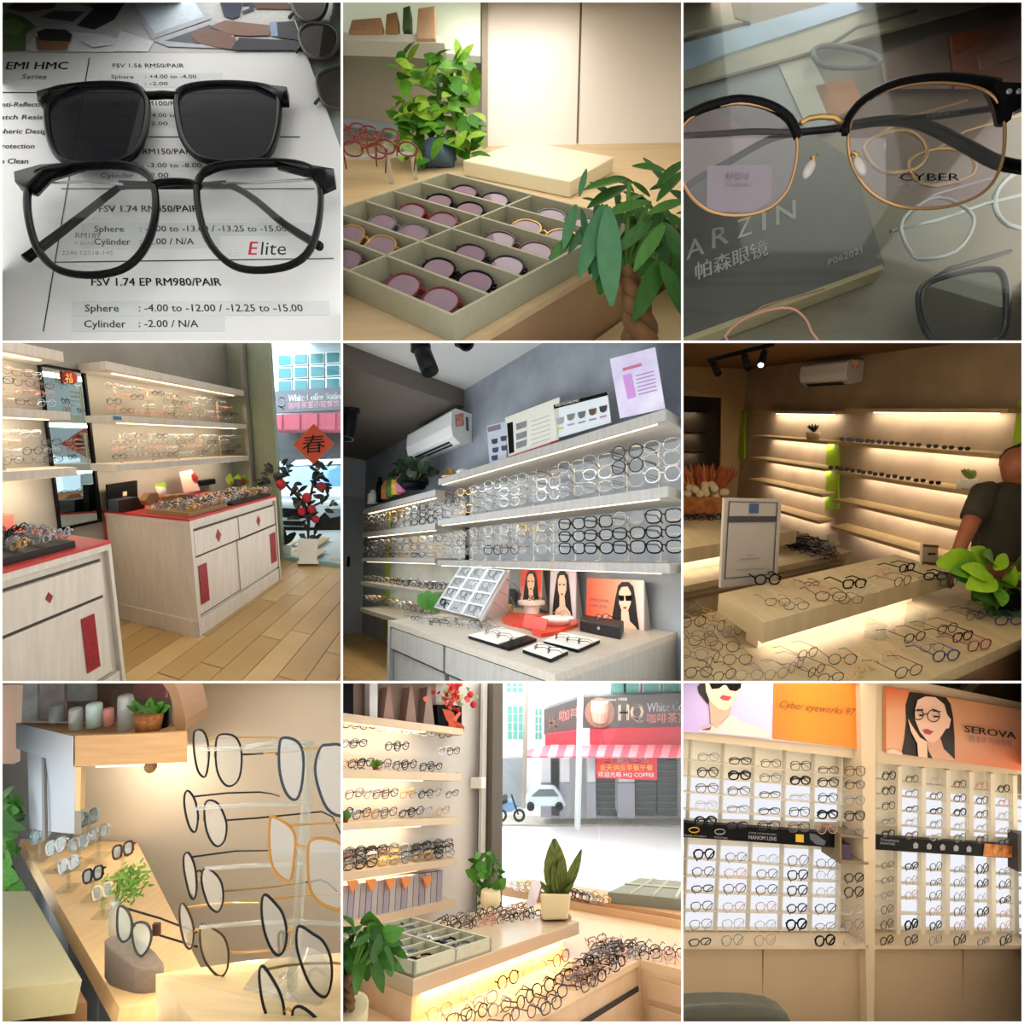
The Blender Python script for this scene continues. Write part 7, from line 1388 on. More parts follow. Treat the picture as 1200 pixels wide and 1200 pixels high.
    uG = P(740, 1188, v=vf).x
    bx(fr, 'drawer_gap', (-.6, ua - .02), (vf + .003, vf + .011), (wl - .10, wl - .085), dark, t); bx(fr, 'drawer_front', (-.6, ua - .02), (vf + .002, vf + .012), (-.6, wl - .10), cream, t); bx(fr, 'corner_post', (ua - .02, ua), (vf - .002, vf + .02), (-.7, wl), cream, t)
    t2 = empty('display_counter', fr(ua + .3, vf - .5, -.7), 'warm wood side counter running along the street window', 'counter')
    bx(fr, 'top', (ua, ua + .62), (vf - 1.6, v1 + .4), (wl - .03, wl), mat('lower_top_warm', 'd3b086', .4), t2); bx(fr, 'body', (ua + .001, ua + .62), (vf - 1.6, v1), (-.7, wl - .03), cream, t2)
    for w0, w1 in ((wl - .12, wl - .05), (wl - .3, wl - .14), (wl - .5, wl - .32)): bx(fr, 'drawer', (ua - .008, ua), (vf - 1.6, vf - .03), (w0, w1), cream, t2)
    us = ua + .62; wS = P(945, 775, u=us).z
    t3 = empty('window_ledge', fr(us, vf, -.7), 'raised wooden ledge under the street window', 'ledge'); bx(fr, 'board', (us, us + .35), (vf - 2, P(528, 715, u=us).y), (wl, wS), mat('ledge_warm', 'b88d62', .45), t3); bx(fr, 'front_step', (us - .02, us), (vf - 2, P(800, 765, u=us).y), (wS - .12, wS - .02), mat('ledge_warm_light', 'd0a87e', .45), t3)
    MB().poly(trace(fr, [(545, 790), (720, 820), (720, 842), (545, 800)], u=us - .001)) 
    # open tray on the counter
    felt = mat('sage_felt', 'aeab92', .85, var=.05, scale=80); felt2 = mat('grey_felt', '747468', .9)
    tu = P(515, 938, w=0).x; tv = P(165, 862, w=0).y; hh = .04
    t = empty('display_tray', fr(tu / 2, tv / 2, 0), 'sage partitioned tray on the display counter, mostly empty', 'tray')
    tv = min(v1 - .01, max(.25, tv))
    bx(fr, 'base', (0, tu), (0, tv), (.0, .008), felt2, t)
    for u, v in (((0, .01), (0, tv)), ((tu - .01, tu), (0, tv)), ((0, tu), (0, .01)), ((0, tu), (tv - .01, tv)), ((tu * .5 - .005, tu * .5 + .005), (0, tv))): bx(fr, 'side_wall', u, v, (0, hh), felt, t)
    for i in range(1, 6): bx(fr, 'divider', (0, tu), (tv * i / 6 - .004, tv * i / 6 + .004), (0, hh - .004), felt, t)
    # second tray on the window ledge
    q = trace(fr, [(935, 772), (1045, 716), (1260, 735), (1260, 805)], w=wS + .001); t = MB().prism(q, fr.W * .05).build('display_tray', mat('grey_green_tray', '7d7c6c', .8), None, c, label='grey-green partitioned tray on the window ledge', cat='tray')
    for k in (.25, .5, .75): MB().tube([q[0].lerp(q[3], k) + fr.W * .053, q[1].lerp(q[2], k) + fr.W * .053], .008, 4).build('divider', felt, t, c)
    MB().tube([q[0].lerp(q[1], .5) + fr.W * .053, q[3].lerp(q[2], .5) + fr.W * .053], .008, 4).build('divider', felt, t, c)
    # frames
    mts = [m_black, m_dark_rim, m_brown_rim, m_dark_rim, mat('wine_rim', '7a1c2c', .3), m_grey_rim]
    def pr(x, y, w, wd, m, lab, grp, yaw=0.0, rr=.022, sh_=None): pos = fr.at(x, y, w=w + .002); put(glasses_mesh(sh_ or R_.choice(['round', 'panto', 'square']), m, m_lens, rr, 'open', 14, 4), 'eyeglasses', pos, fr.U - fr.V * (.3 + yaw), fr.W + fr.V * .25, c.size(wd, pos.y), c, lab, 'eyeglasses', grp)
    lit = [(350, 1172, m_rose_rim), (430, 1130, m_silver), (510, 1130, m_grey_rim), (590, 1062, m_black), (682, 1022, m_silver), (480, 1180, m_dark_rim), (560, 1160, m_grey_rim), (650, 1130, m_dark_rim), (712, 1090, m_black), (775, 985, m_brown_rim), (760, 1110, m_dark_rim), (690, 1160, m_brown_rim), (740, 1150, m_dark_rim), (420, 1190, m_dark_rim), (600, 1190, m_brown_rim)]
    for i, (x, y, m) in enumerate(lit): pr(x, y, wl, 95, m, '%s frame along the amber-lit ledge of the warm counter' % ORD[i], 'frames on the amber-lit ledge', R_.uniform(-.3, .3))
    S3 = small_set(r=.026, temples='open', k=14, n=4, rims=[m_black, m_dark_rim, m_brown_rim, m_grey_rim, m_rose_rim]); rows = []
    for i in range(8):
        for j in range(4):
            x, y = 785 + i * 24 + j * 30, 1048 - i * 18 + j * 8 - 0
            if x > 1015 + (j * 4) or y < 905: continue
            rows.append((R_.choice(S3), basis(fr.at(x, y, w=wl + .002), fr.U - fr.V * R_.uniform(-.4, .9), fr.W + fr.V * .3, c.size(80, 1.9))))
    for i in range(7):
        for j in range(2): rows.append((R_.choice(S3), basis(fr.at(900 + i * 46, 915 + i * 8 + j * 22, w=wl + .002), fr.U * R_.uniform(.2, 1) - fr.V, fr.W + fr.V * .3, c.size(70, 2.2))))
    for i in range(9):
        for j in range(3): rows.append((R_.choice(S3), basis(fr.at(370 + i * 36 + j * 12, 838 - i * 6 + j * 16, w=.002), fr.U - fr.V * R_.uniform(-.5, 1), fr.W + fr.V * .4, c.size(66, 1.9))))
    for i in range(14): rows.append((R_.choice(S), basis(fr.at(600 + i * 24, 722 + i * 4, w=wS), -fr.V, fr.W, .13)))
    for i in range(16): rows.append((R_.choice(S), basis(fr((.25 + .5 * (i % 2)) * tu - .02, tv * ((i // 2) % 6 + .5) / 6, .015), fr.U, fr.W * .4 + fr.V, .12)))
    stuff_rows('eyeglasses_rows', fr, 'frames crowded on the counter corner, window ledge and behind the open tray', 'eyeglasses', rows)
    # plants
    b = fr.at(752, 830, w=0); s = c.size(1, b.y); sp = empty('snake_plant', b, 'snake plant in square cream pot at the counter end', 'plant')
    d = b.y; Q = lambda x, y, k=0.0: c.at(x, y, d + k)
    MB().hexa([Q(705, 832, -.05), Q(795, 830, -.05), Q(795, 822, .1), Q(705, 824, .1), Q(698, 740, -.06), Q(805, 742, -.06), Q(805, 742, .12), Q(698, 740, .12)]).build('pot', mat('cream_planter', 'd9c9a0', .5), sp, c, bevel=.008); MB().lathe(b - fr.W * .0, fr.W, [(50 * s, 0), (56 * s, 6 * s), (50 * s, 6 * s)], 16).build('saucer', mat('terracotta_saucer', '9a6a4a', .6), sp, c)
    sl = leaf_mesh('blade', mat('snake_leaf', '2c3a1a', .45, col2='6a7a34', scale=6, stretch=(6, 1, 1)), .12, .25, .04, segs=6)
    for x0, y0, x1, y1, k in ((752, 745, 748, 555, 1.6), (765, 745, 772, 620, 1.0), (772, 748, 842, 592, .8), (740, 745, 700, 700, 1.0), (770, 748, 815, 705, .9), (758, 748, 745, 640, 1.0)):
        a, e = Q(x0, y0), Q(x1, y1, -.04); o = leaf(sp, sl, a, e - a, (0, -1, .1), (e - a).length, c, 'blade'); o.matrix_basis = o.matrix_basis @ Matrix.Diagonal((k, 1, 1, 1))
    pm = [leaf_mesh('leaf', mat('mid_leaf', '3f7a1c', .5), .34), leaf_mesh('leaf', mat('forest_leaf', '214a12', .4), .22), leaf_mesh('leaf', mat('deep_leaf', '2c5a18', .4), .2, .12, .12, segs=6)]
    e = c.at(520, 760, 2.6); ip = empty('floor_plant', e, 'tall leafy plant by the grey column', 'plant'); MB().tube([e, c.at(520, 600, 2.6)], .015, 6).build('stem', mat('green_stem', '4f7a2a', .7), ip, c)
    for i in range(60): leaf(ip, pm[i % 3], c.at(514 + rnd.uniform(-38, 38), 675 + rnd.uniform(-75, 85), 2.6 + rnd.uniform(-.08, .08)), rv() + Vector((0, -.3, -.1)), (0, -1, .4), c.size(rnd.uniform(28, 52), 2.6), c)
    MB().lathe(c.at(525, 800, 2.5), fr.W, [(c.size(28, 2.5), 0), (c.size(36, 2.5), c.size(30, 2.5)), (c.size(34, 2.5), c.size(60, 2.5)), (c.size(28, 2.5), c.size(62, 2.5))], 14).build('cream_vase', mat('cream_planter', 'd9c9a0', .5), None, c, True, label='rounded cream planter behind the frames', cat='planter')
    MB().prism([c.at(650, 790, 2.3), c.at(682, 780, 2.3), c.at(705, 700, 2.4), c.at(668, 695, 2.4)], Vector((0, .012, 0))).build('acrylic_card', mat('pale_lilac_card', 'c4b8b8', .3), None, c, label='tilted pale card holder beside the snake plant', cat='card holder')
    # braided plant near left
    D = 1.42; Q = lambda x, y, k=0.0: c.at(x, y, D + k); z = lambda x, y: (x * .5, 600 + y * .5); s = c.size(1, D)
    bp = empty('braided_plant', Q(40, 1190), 'dark green braided plant in cream pot in the near corner', 'plant')
    MB().lathe(Q(40, 1240), (0, 0, 1), [(50 * s, 0), (60 * s, 105 * s), (52 * s, 105 * s)], 18).build('pot', mat('cream_planter', 'd9c9a0', .5), bp, c, True)
    for ph in (0, 2.1, 4.2): MB().tube([Q(30 + 14 * math.sin(ph + i * .8), 1140 - i * 12, .03 * math.cos(ph + i * .8)) for i in range(10)], 11 * s, 7).build('trunk', mat('brown_bark', '6b4a26', .7), bp, c, True)
    for x0, y0, x1, y1, k in ((150, 620, 120, 920, 2), (230, 640, 290, 960, 2), (330, 640, 350, 870, 2), (250, 620, 420, 830, 2), (150, 600, 40, 860, 1), (200, 560, 420, 700, 2), (180, 520, 400, 640, 1), (160, 500, 60, 560, 1), (200, 490, 300, 600, 0), (100, 560, 20, 700, 1), (280, 560, 240, 780, 1), (60, 600, 60, 860, 2), (340, 600, 440, 720, 2), (180, 600, 180, 900, 1), (110, 520, 10, 540, 1), (240, 500, 200, 480, 0), (120, 640, 40, 780, 2), (260, 640, 330, 800, 1), (220, 560, 100, 640, 1), (300, 560, 400, 560, 0), (150, 540, 150, 720, 1), (210, 600, 260, 760, 1), (90, 500, 40, 520, 0), (40, 560, 30, 640, 1), (60, 650, 20, 760, 1), (320, 620, 300, 780, 1)):
        a, e = Q(*z(x0, y0), rnd.uniform(0, .08)), Q(*z(x1, y1), rnd.uniform(-.05, .05)); leaf(bp, pm[k], a, e - a, Vector((rnd.uniform(-.4, .4), -1, .3)), (e - a).length * 1.1, c)
    for x1, y1 in ((150, 620), (230, 640), (200, 560), (180, 520), (330, 640)): MB().tube([Q(35, 1030), Q(*z(x1, y1), .04)], .006, 5).build('stalk', mat('green_stem', '4f7a2a', .7), bp, c)
    # window and street
    G = 4.4; wn = empty('window_2', c.at(870, 700, G), kind='structure')
    card(c, [(548, -40), (905, -40), (900, 760), (548, 740)], G, .006, clear('street_glass', 'f6f9fa', .06), 'pane', wn); card(c, [(909, -40), (1260, -40), (1260, 820), (904, 760)], G, .006, clear('street_glass', 'f6f9fa', .06), 'pane', wn)
    D = 7.0
    MB().poly([c.at(480, 900, 4.45), c.at(1260, 900, 4.45), c.at(1260, 505, 6.9), c.at(480, 500, 6.9)]).build('street', mat('bright_road', 'cfcfcf', .8, var=.05, scale=2), None, c, kind='structure')
    MB().prism([c.at(480, 505, 6.85), c.at(1260, 512, 6.85), c.at(1260, 478, 7.4), c.at(480, 476, 7.4)], Vector((0, 0, .03))).build('kerb', mat('kerb_stone', '9a948c', .8, var=.15), None, c, kind='structure')
    t = empty('coffee_shop', c.at(900, 480, D), 'corner coffee shop building with red awning across the street', 'building')
    fc = mat('shop_facade', 'd3d6d6', .7); card(c, [(710, -40), (1260, -40), (1260, 480), (710, 480)], D + .2, .1, fc, 'wall', t)
    for x in (940, 985, 1055, 1125, 1190): 
        f = card(c, [(x, -40), (x + 62, -40), (x + 62, 46), (x, 50)], D + .12, .04, mat('white_mullion', 'dfe8ea', .5), 'window', t); card(c, [(x + 4, -40), (x + 57, -40), (x + 57, 40), (x + 4, 44)], D + .1, .015, mat('green_pane', '5f9a90', .2), 'pane', f)
    sg = card(c, [(850, 55), (1260, 40), (1260, 158), (850, 168)], D, .08, mat('charcoal_sign', '565656', .5), 'sign_board', t)
    sg2 = card(c, [(712, 100), (850, 55), (850, 168), (712, 188)], D + .02, .08, mat('charcoal_sign', '565656', .5), 'sign_board', t)
    sw = mat('sign_cream', 'f0e2c4', .5)
    def lt(s_, x0, x1, yb, yt, m, bo=0.0, dy=0, par=sg, dd=D - .006): a, b_, u = c.at(x0, yb, dd), c.at(x1, yb + dy, dd), c.at(x0, yt, dd); lettering(s_, a, b_ - a, u - a, m, par, c, bo)
    lt('HQ', 970, 1058, 138, 82, sw, .03, -4); lt('White Coffee', 1070, 1240, 108, 76, mat('sign_white', 'f2f2f0', .5), .02, -6); lt('咖啡茶室', 1070, 1210, 145, 118, mat('sign_rose', 'd08a84', .5), 0, -4); lt('since 1958', 930, 1000, 70, 60, sw, 0, -2)
    MB().lathe(c.at(905, 110, D - .01), (0, -1, 0), [(c.size(52, D), 0), (c.size(52, D), .01)], 20).build('sign_emblem', mat('brown_emblem', '9a7a68', .5), sg, c); MB().lathe(c.at(905, 100, D - .03), (0, 0, 1), [(c.size(24, D), -.15), (c.size(32, D), 0), (c.size(30, D), .12)], 14).build('sign_cup', mat('cup_print', 'c9a896', .5), sg, c)
    lt('HQ', 730, 760, 165, 130, sw, .01, -6, sg2, D + .014); lt('咖啡', 765, 840, 140, 110, mat('sign_rose', 'd08a84', .5), 0, -18, sg2, D + .014)
    rd = mat('red_fascia', 'b8404c', .6); stripe = [mat('rose_awning_a', 'c4525f', .6), mat('rose_awning_b', 'd98a92', .6)]
    card(c, [(716, 188), (868, 168), (868, 228), (716, 238)], D - .02, .06, rd, 'fascia', t)
    card(c, [(868, 168), (1260, 158), (1260, 232), (868, 226)], D - .02, .06, rd, 'fascia', t)
    x = 640
    for i in range(22):
        x0, x1 = 640 + i * 28, 668 + i * 28; y = lambda x_: 222 if x_ > 715 else 222 + (715 - x_) * .25
        MB().prism([c.at(x0 + 12, y(x0), D - .05), c.at(x1 + 12, y(x1), D - .05), c.at(x1, 262, D - .6), c.at(x0, 262, D - .6)], Vector((0, 0, -.02))).build('awning_panel', stripe[i % 2], t, c)
    pg = mat('grey_pillar', '8c8c96', .6)
    for x0, x1 in ((702, 735), (768, 800), (862, 890), (970, 1025)): f = card(c, [(x0, 262), (x1, 262), (x1, 476), (x0, 472)], D - .1, .25, mat('white_pillar', 'cdd0d4', .6), 'pillar', t); card(c, [(x0 - 2, 355), (x1 + 2, 355), (x1 + 2, 478), (x0 - 2, 474)], D - .12, .03, pg, 'pillar_base', f)
    for i, (x0, x1) in enumerate(((735, 768), (895, 968), (1030, 1100), (1105, 1175))):
        f = card(c, [(x0, 275), (x1, 275), (x1, 470), (x0, 468)], D + .12, .03, mat('shutter_grey', '9a9c98' if i else '55585c', .6), 'shutter', t)
        if i:
            for k in range(8): card(c, [(x0, 290 + k * 22), (x1, 290 + k * 22), (x1, 293 + k * 22), (x0, 293 + k * 22)], D + .11, .01, mat('shutter_groove', '7d7f7c', .6), 'slat_joint', f)
    ba = card(c, [(895, 258), (1105, 258), (1105, 345), (892, 338)], D - .3, .01, mat('red_banner', 'd02f38', .6), 'street_banner', label='red street banner hanging under the coffee shop awning', cat='banner')
    lt('生活咖啡红豆冰', 922, 1072, 284, 264, mat('sign_white', 'f2f2f0', .5), .01, 0, ba, D - .306); lt('全天供应早餐午餐', 905, 1090, 310, 294, mat('banner_yellow', 'f0c04a', .5), 0, 0, ba, D - .306); lt('欢迎光临 HQ COFFEE', 900, 1095, 332, 318, mat('sign_white', 'f2f2f0', .5), 0, 2, ba, D - .306)
    # white shop-house on the far left, poles, motorbike
    t = empty('shop_house', c.at(620, 470, 7.6), 'white shop-house with green window grids beyond the lamp posts', 'building'); card(c, [(540, -40), (720, -40), (720, 480), (540, 480)], 7.8, .1, mat('white_facade', 'e3e8ec', .7), 'wall', t)
    for x0, x1, y0, y1 in ((578, 640, -40, 42), (582, 640, 85, 205), (678, 705, 95, 205)):
        f = card(c, [(x0, y0), (x1, y0), (x1, y1), (x0, y1)], 7.7, .04, mat('white_mullion', 'dfe8ea', .5), 'window', t); n = 3 if x1 - x0 > 40 else 2
        for i in range(n):
            for j in range(4): w_, h_ = (x1 - x0) / n, (y1 - y0) / 4; card(c, [(x0 + i * w_ + 3, y0 + j * h_ + 3), (x0 + (i + 1) * w_ - 2, y0 + j * h_ + 3), (x0 + (i + 1) * w_ - 2, y0 + (j + 1) * h_ - 2), (x0 + i * w_ + 3, y0 + (j + 1) * h_ - 2)], 7.68, .015, mat('green_pane', '5f9a90', .2), 'pane', f)
    card(c, [(555, 270), (640, 268), (640, 440), (555, 440)], 7.7, .04, mat('dim_arcade', '8a9096', .6), 'arcade', t)
    for x, y0, y1, w_, col, lab in ((828, -40, 512, 11, 'c4cacc', 'pale steel lamp post in front of the awning'), (640, -40, 440, 8, '9a8f84', 'tan utility pole beside the white shop-house')):
        MB().tube([c.at(x, y1, 6.3), c.at(x + 12, y0, 6.3)], c.size(w_, 6.3), 10).build('lamp_post', mat('post_' + col, col, .5), None, c, True, label=lab, cat='lamp post')
    card(c, [(842, 168), (870, 168), (870, 224), (842, 224)], 6.25, .03, m_pot_white, 'post_sign', label='small white plate on the lamp post', cat='plate')
    d = 6.4; mb = empty('motorbike', c.at(590, 480, d), 'blue and dark motorbike parked by the shop-house', 'motorbike'); s = c.size(1, d)
    for x in (562, 625): MB().tube([c.at(x + 17 * math.cos(i * .524), 468 + 19 * math.sin(i * .524), d) for i in range(12)], 4.5 * s, 6, True).build('wheel', m_black, mb, c)
    MB().prism([c.at(x, y, d) for x, y in ((555, 440), (580, 418), (605, 425), (622, 440), (600, 458), (570, 460))], Vector((0, .1, 0))).build('body', mat('bike_blue', '4f7296', .4), mb, c, bevel=.02); MB().tube([c.at(622, 465, d), c.at(606, 420, d), c.at(598, 395, d)], 3 * s, 6).build('fork', m_black, mb, c); MB().prism([c.at(x, y, d - .02) for x, y in ((548, 425), (580, 412), (585, 422), (552, 436))], Vector((0, .12, 0))).build('saddle', m_black, mb, c)
    cr = empty('car', c.at(680, 470, 6.9), 'pale parked car between the pillars', 'car'); MB().prism([c.at(x, y, 6.72) for x, y in ((640, 440), (650, 405), (690, 372), (750, 372), (775, 405), (790, 440))], Vector((0, .1, 0))).build('body', mat('pale_car_paint', 'b5c4c9', .3), cr, c, bevel=.03)
    MB().prism([c.at(x, y, 6.70) for x, y in ((668, 402), (694, 380), (745, 380), (762, 402))], Vector((0, .03, 0))).build('window', mat('car_glass_dark', '4f5a60', .15), cr, c)
    for x in (665, 765): MB().lathe(c.at(x, 440, 6.68), (0, 1, 0), [(13 * c.size(1, 6.9), 0), (13 * c.size(1, 6.9), .1)], 14).build('wheel', m_black, cr, c)
    card(c, [(480, -60), (1260, -60), (1260, 700), (480, 700)], 8.7, .02, glow('sky_glow_white', 'f4f8fb', 1.5), 'sky', kind='structure')
cell_8()

# ================================================================ compartment 9: back-lit wall of frames under two banners
def cell_9():
    c = C9
    U = Vector((3.865, 1, -.852)); W = Vector((.096, .108, .99)); N = U.cross(W).normalized()
    if N.y > 0: N = -N
    fr = Frame(c, c.at(660, 930, 2.2), U, N, W)          # v = towards the viewer
    cream = mat('cream_board', 'cbb696', .5, var=.03, scale=4)
    def slab(name, pts, v, th, m, parent=None, **k):
        B = MB(); B.prism(trace(fr, pts, v=v), N * -th); return B.build(name, m, parent, c, **k)
    slab('ceiling', [(700, -20), (1230, -20), (1230, 220), (700, 120)], -.45, .03, mat('brown_ceiling', '5d4426', .7, var=.05), kind='structure')
    slab('trim_2', [(1040, -20), (1080, -20), (1010, 45), (985, 35)], -.40, .03, mat('ceiling_cove', '9a7d55', .6), kind='structure')
    slab('wall_back', [(-40, -30), (690, -30), (690, -15), (830, 2), (1230, 85), (1230, 1230), (-40, 1230)], -.06, .04, cream, kind='structure')
    # cabinets ------------------------------------------------
    lit = glow('backlit_panel', 'f3f4fb', 1.0); white = mat('white_backboard', 'e6ddc8', .5)
    units = []
    for name, label, head, post, rack, doors in (
        ('display_cabinet', 'wall display cabinet with orange and lilac banner, beige doors below', [(-40, -30), (640, -30), (640, 275), (-40, 196)], [(626, -30), (664, -30), (672, 1230), (652, 1230)], [(-40, 196), (640, 268), (656, 930), (-40, 930)], [(-40, 938, 284, 1230), (290, 938, 650, 1230)]),
        ('display_cabinet', 'wall display cabinet with the portrait banner, beige doors below', [(684, -15), (830, 2), (1230, 85), (1230, 330), (684, 288)], [(664, -30), (684, -30), (676, 1230), (672, 1230)], [(684, 288), (1230, 330), (1230, 930), (676, 930)], [(676, 938, 984, 1230), (990, 938, 1230, 1230)])):
        t = empty(name, fr.at(post[3][0], 1190, v=0), label, 'display cabinet', 'wall display cabinets'); units.append(t)
        slab('back_board', rack, -.01, .03, white, t)
        slab('header', head, .06, .08, cream, t); slab('post', post, .10, .12, cream, t)
        slab('counter_ledge', [(rack[3][0], 925), (rack[2][0], 925), (rack[2][0], 938), (rack[3][0], 938)], .10, .1, cream, t)
        for x0, y0, x1, y1 in doors: slab('door', [(x0, y0), (x1, y0), (x1 + 3, y1), (x0 - 6, y1)], .07, .05, mat('beige_door', 'b39b7b', .45, var=.03, scale=3), t)
    L, R = units
    # glowing panes behind the frames
    def pane(pts, t): slab('lit_pane', pts, .004, .006, lit, t)
    colL = [(-40, -75), (40, 10), (155, 122), (262, 237), (370, 350), (470, 455), (565, 553), (655, 655)]
    cx = lambda k, y: colL[k][0] + (colL[k][1] - colL[k][0]) * (y - 230) / 680
    for k in range(6):
        for y0, y1 in ((330, 480), (575, 868)):
            d0, d1 = (.085 if y0 < 500 else .04) * (cx(k, y0) - 40), (.085 if y0 < 500 else .04) * (cx(k + 1, y0) - 40)
            pane([(cx(k, y0) + 4, y0 + d0), (cx(k + 1, y0) - 4, y0 + d1), (cx(k + 1, y1) - 4, y1 + d1 * .3), (cx(k, y1) + 4, y1 + d0 * .3)], L)
    colR = [(690, 678), (768, 764), (852, 850), (938, 934), (1018, 1020), (1092, 1098), (1170, 1178), (1230, 1235)]
    rx = lambda k, y: colR[k][0] + (colR[k][1] - colR[k][0]) * (y - 330) / 580
    for k in range(1, 7):
        for y0, y1 in ((375, 538), (597, 880)):
            s = .085 if y0 < 500 else .05; d0, d1 = s * (rx(k, y0) - 690), s * (rx(k + 1, y0) - 690)
            pane([(rx(k, y0) + 7, y0 + d0), (rx(k + 1, y0) - 9, y0 + d1), (rx(k + 1, y1) - 9, y1 + d1 * .2), (rx(k, y1) + 7, y1 + d0 * .2)], R)
    rail = mat('rack_rail', 'cfc6b2', .5); bar = mat('rack_upright', 'e0d6c0', .5)
    for k in range(1, 7):
        B = MB(); B.prism(trace(fr, [(colL[k][0] - 2, 200 + .1 * colL[k][0]), (colL[k][0] + 2, 200 + .1 * colL[k][0]), (colL[k][1] + 2, 925), (colL[k][1] - 2, 925)], v=.03), N * -.02); B.build('rack_upright', rail, L, c)
    for k in range(1, 7):
        B = MB(); B.prism(trace(fr, [(colR[k][0] - 9, 292 + .08 * (colR[k][0] - 690)), (colR[k][0] + 6, 292 + .08 * (colR[k][0] - 690)), (colR[k][1] + 6, 925), (colR[k][1] - 9, 925)], v=.035), N * -.02); B.build('rack_upright', bar, R, c)
    # rows
    rowsL = [(258, 312), (315, 357), (370, 413), (430, 468), (488, 520), (602, 640), (662, 682), (718, 735), (783, 793), (847, 850), (905, 905)]
    rowsR = [(328, 372), (380, 420), (432, 468), (484, 515), (530, 556), (635, 658), (688, 706), (740, 757), (795, 805), (848, 855), (903, 903)]
    yL = lambda r, x: rowsL[r][0] + (rowsL[r][1] - rowsL[r][0]) * (x - 80) / 530
    yR = lambda r, x: rowsR[r][0] + (rowsR[r][1] - rowsR[r][0]) * (x - 720) / 410
    for r in range(11):
        for t, yf, x0, x1 in ((L, yL, -40, 648), (R, yR, 684, 1230)):
            if t is L and r == 5: x1 = 556
            o = 24 if t is L else 19
            B = MB(); B.prism(trace(fr, [(x0, yf(r, x0) + o), (x1, yf(r, x1) + o), (x1, yf(r, x1) + o + 2.2), (x0, yf(r, x0) + o + 2.2)], v=.03), N * -.02); B.build('rack_rail', rail, t, c)
    # frames
    pal = [(m_dark_rim, .018), (m_grey_rim, .014), (m_dark_rim, .013), (m_brown_rim, .014), (m_grey_rim, .011), (m_silver, .011), (m_dark_rim, .02), (m_rose_rim, .012)]
    bold = {(0, 1, 1), (0, 1, 3), (0, 3, 4), (0, 10, 4), (0, 4, 0), (1, 9, 1), (0, 9, 3), (0, 5, 0)}; skip = {(0, 10, 3), (0, 5, 5), (1, 8, 1)}
    shp = ['square', 'oval', 'panto', 'slim', 'brow', 'oval']
    R_ = random.Random(5)
    for s, (xf, yf, t) in enumerate(((cx, yL, 'banner with the script'), (rx, yR, 'portrait banner'))):
        for r in range(11):
            for k in range(6):
                if (s, r, k) in skip: continue
                y0 = (rowsL if s == 0 else rowsR)[r][0]
                kk = k + 1 if s == 0 else k
                x = (xf(kk, y0) + xf(kk + 1, y0)) / 2; y = yf(r, x)
                m, rr = R_.choice(pal); rr *= 1.05; sh = R_.choice(shp)
                if s == 0 and kk == 0: continue
                if (s, r, k) in bold: m, rr = m_black, .03
                wd = (92 if s == 0 else 74) * R_.uniform(.94, 1.04)
                me = glasses_mesh(sh, m, m_lens, rr, 'hang' if r > 4 else 'folded')
                p = fr.at(x, y + (20 if s == 0 else 16), v=.105)
                tilt = .05
                put(me, 'eyeglasses', p, fr.U + (N * -.15 if s else N * 0), fr.W - N * tilt, c.size(wd, p.y), c,
                    '%s pair from the %s, row %s down, rack under the %s' % (ORD[k], 'post' if s else 'wall edge', ['one', 'two', 'three', 'four', 'five', 'six', 'seven', 'eight', 'nine', 'ten', 'eleven'][r], t), 'eyeglasses', 'frames on the back-lit wall racks')
    # banners -------------------------------------------------
    def print_on(t, items, base, scale):
        for i, (nm, m, pts, off) in enumerate(items):
            Q = MB(); Q.poly([q + N * (.002 + .0012 * i) for q in trace(fr, [(off[0] + x * scale, off[1] + y * scale) for x, y in pts], v=base)]); Q.build(nm, m, t, c)
    a = slab('advertising_banner', [(-40, -30), (632, -30), (625, 240), (-40, 168)], .075, .012, mat('banner_edge', 'cfc0d8', .4), label='advertising banner, half lilac with a sunglassed face, half orange with script', cat='banner', group='advertising banners')
    skin, skin_s, lip, hair = mat('portrait_skin', 'ecc0a8', .5), mat('print_skin_shade', 'd6a188', .5), mat('print_lips', 'b03a48', .5), mat('print_hair', '17120f', .5)
    O0 = (0, 0); s5 = .5025
    ll = [('printed_ground', gradient('lilac_print', [(0, 'b9a3d2'), (1, 'c9bddb')]), [(-80, -60), (642, -60), (632, 400), (-80, 345)], O0),
          ('printed_ground', gradient('orange_print', [(0, 'd96f1c'), (.35, 'e0820f'), (1, 'd8761a')]), [(642, -60), (1250, -60), (1243, 474), (632, 400)], O0),
          ('printed_figure', mat('print_blouse', 'd6c4bb', .6, var=.04), [(120, 335), (210, 296), (260, 310), (345, 225), (400, 268), (480, 300), (600, 345), (628, 399), (100, 349)], O0),
          ('printed_figure', hair, [(112, 40), (150, -10), (200, -10), (190, 100), (185, 165), (150, 120), (118, 80)], O0),
          ('printed_figure', skin_s, [(188, 130), (345, 150), (338, 215), (270, 290), (245, 325), (200, 290), (195, 200)], O0),
          ('printed_figure', skin, [(160, -10), (405, -10), (388, 90), (352, 160), (305, 202), (245, 190), (192, 135), (165, 70)], O0),
          ('printed_figure', m_black, [(175, -10), (412, -10), (405, 45), (372, 68), (330, 60), (305, 25), (285, 25), (255, 48), (205, 52)], O0),
          ('printed_figure', lip, [(258, 112), (280, 92), (300, 97), (342, 106), (318, 132), (285, 128)], O0),
          ('printed_figure', mat('print_red_collar', '7a2630', .5), [(120, 333), (185, 318), (200, 300), (190, 335)], O0)]
    print_on(a, ll, .075, s5)
    o = write(fr, 'Cyber eyeworks 97', 345, 612, 92, 66, mat('script_ink', '6d4514', .6), a, 0, yb1=122, italic=.5, v=.085)
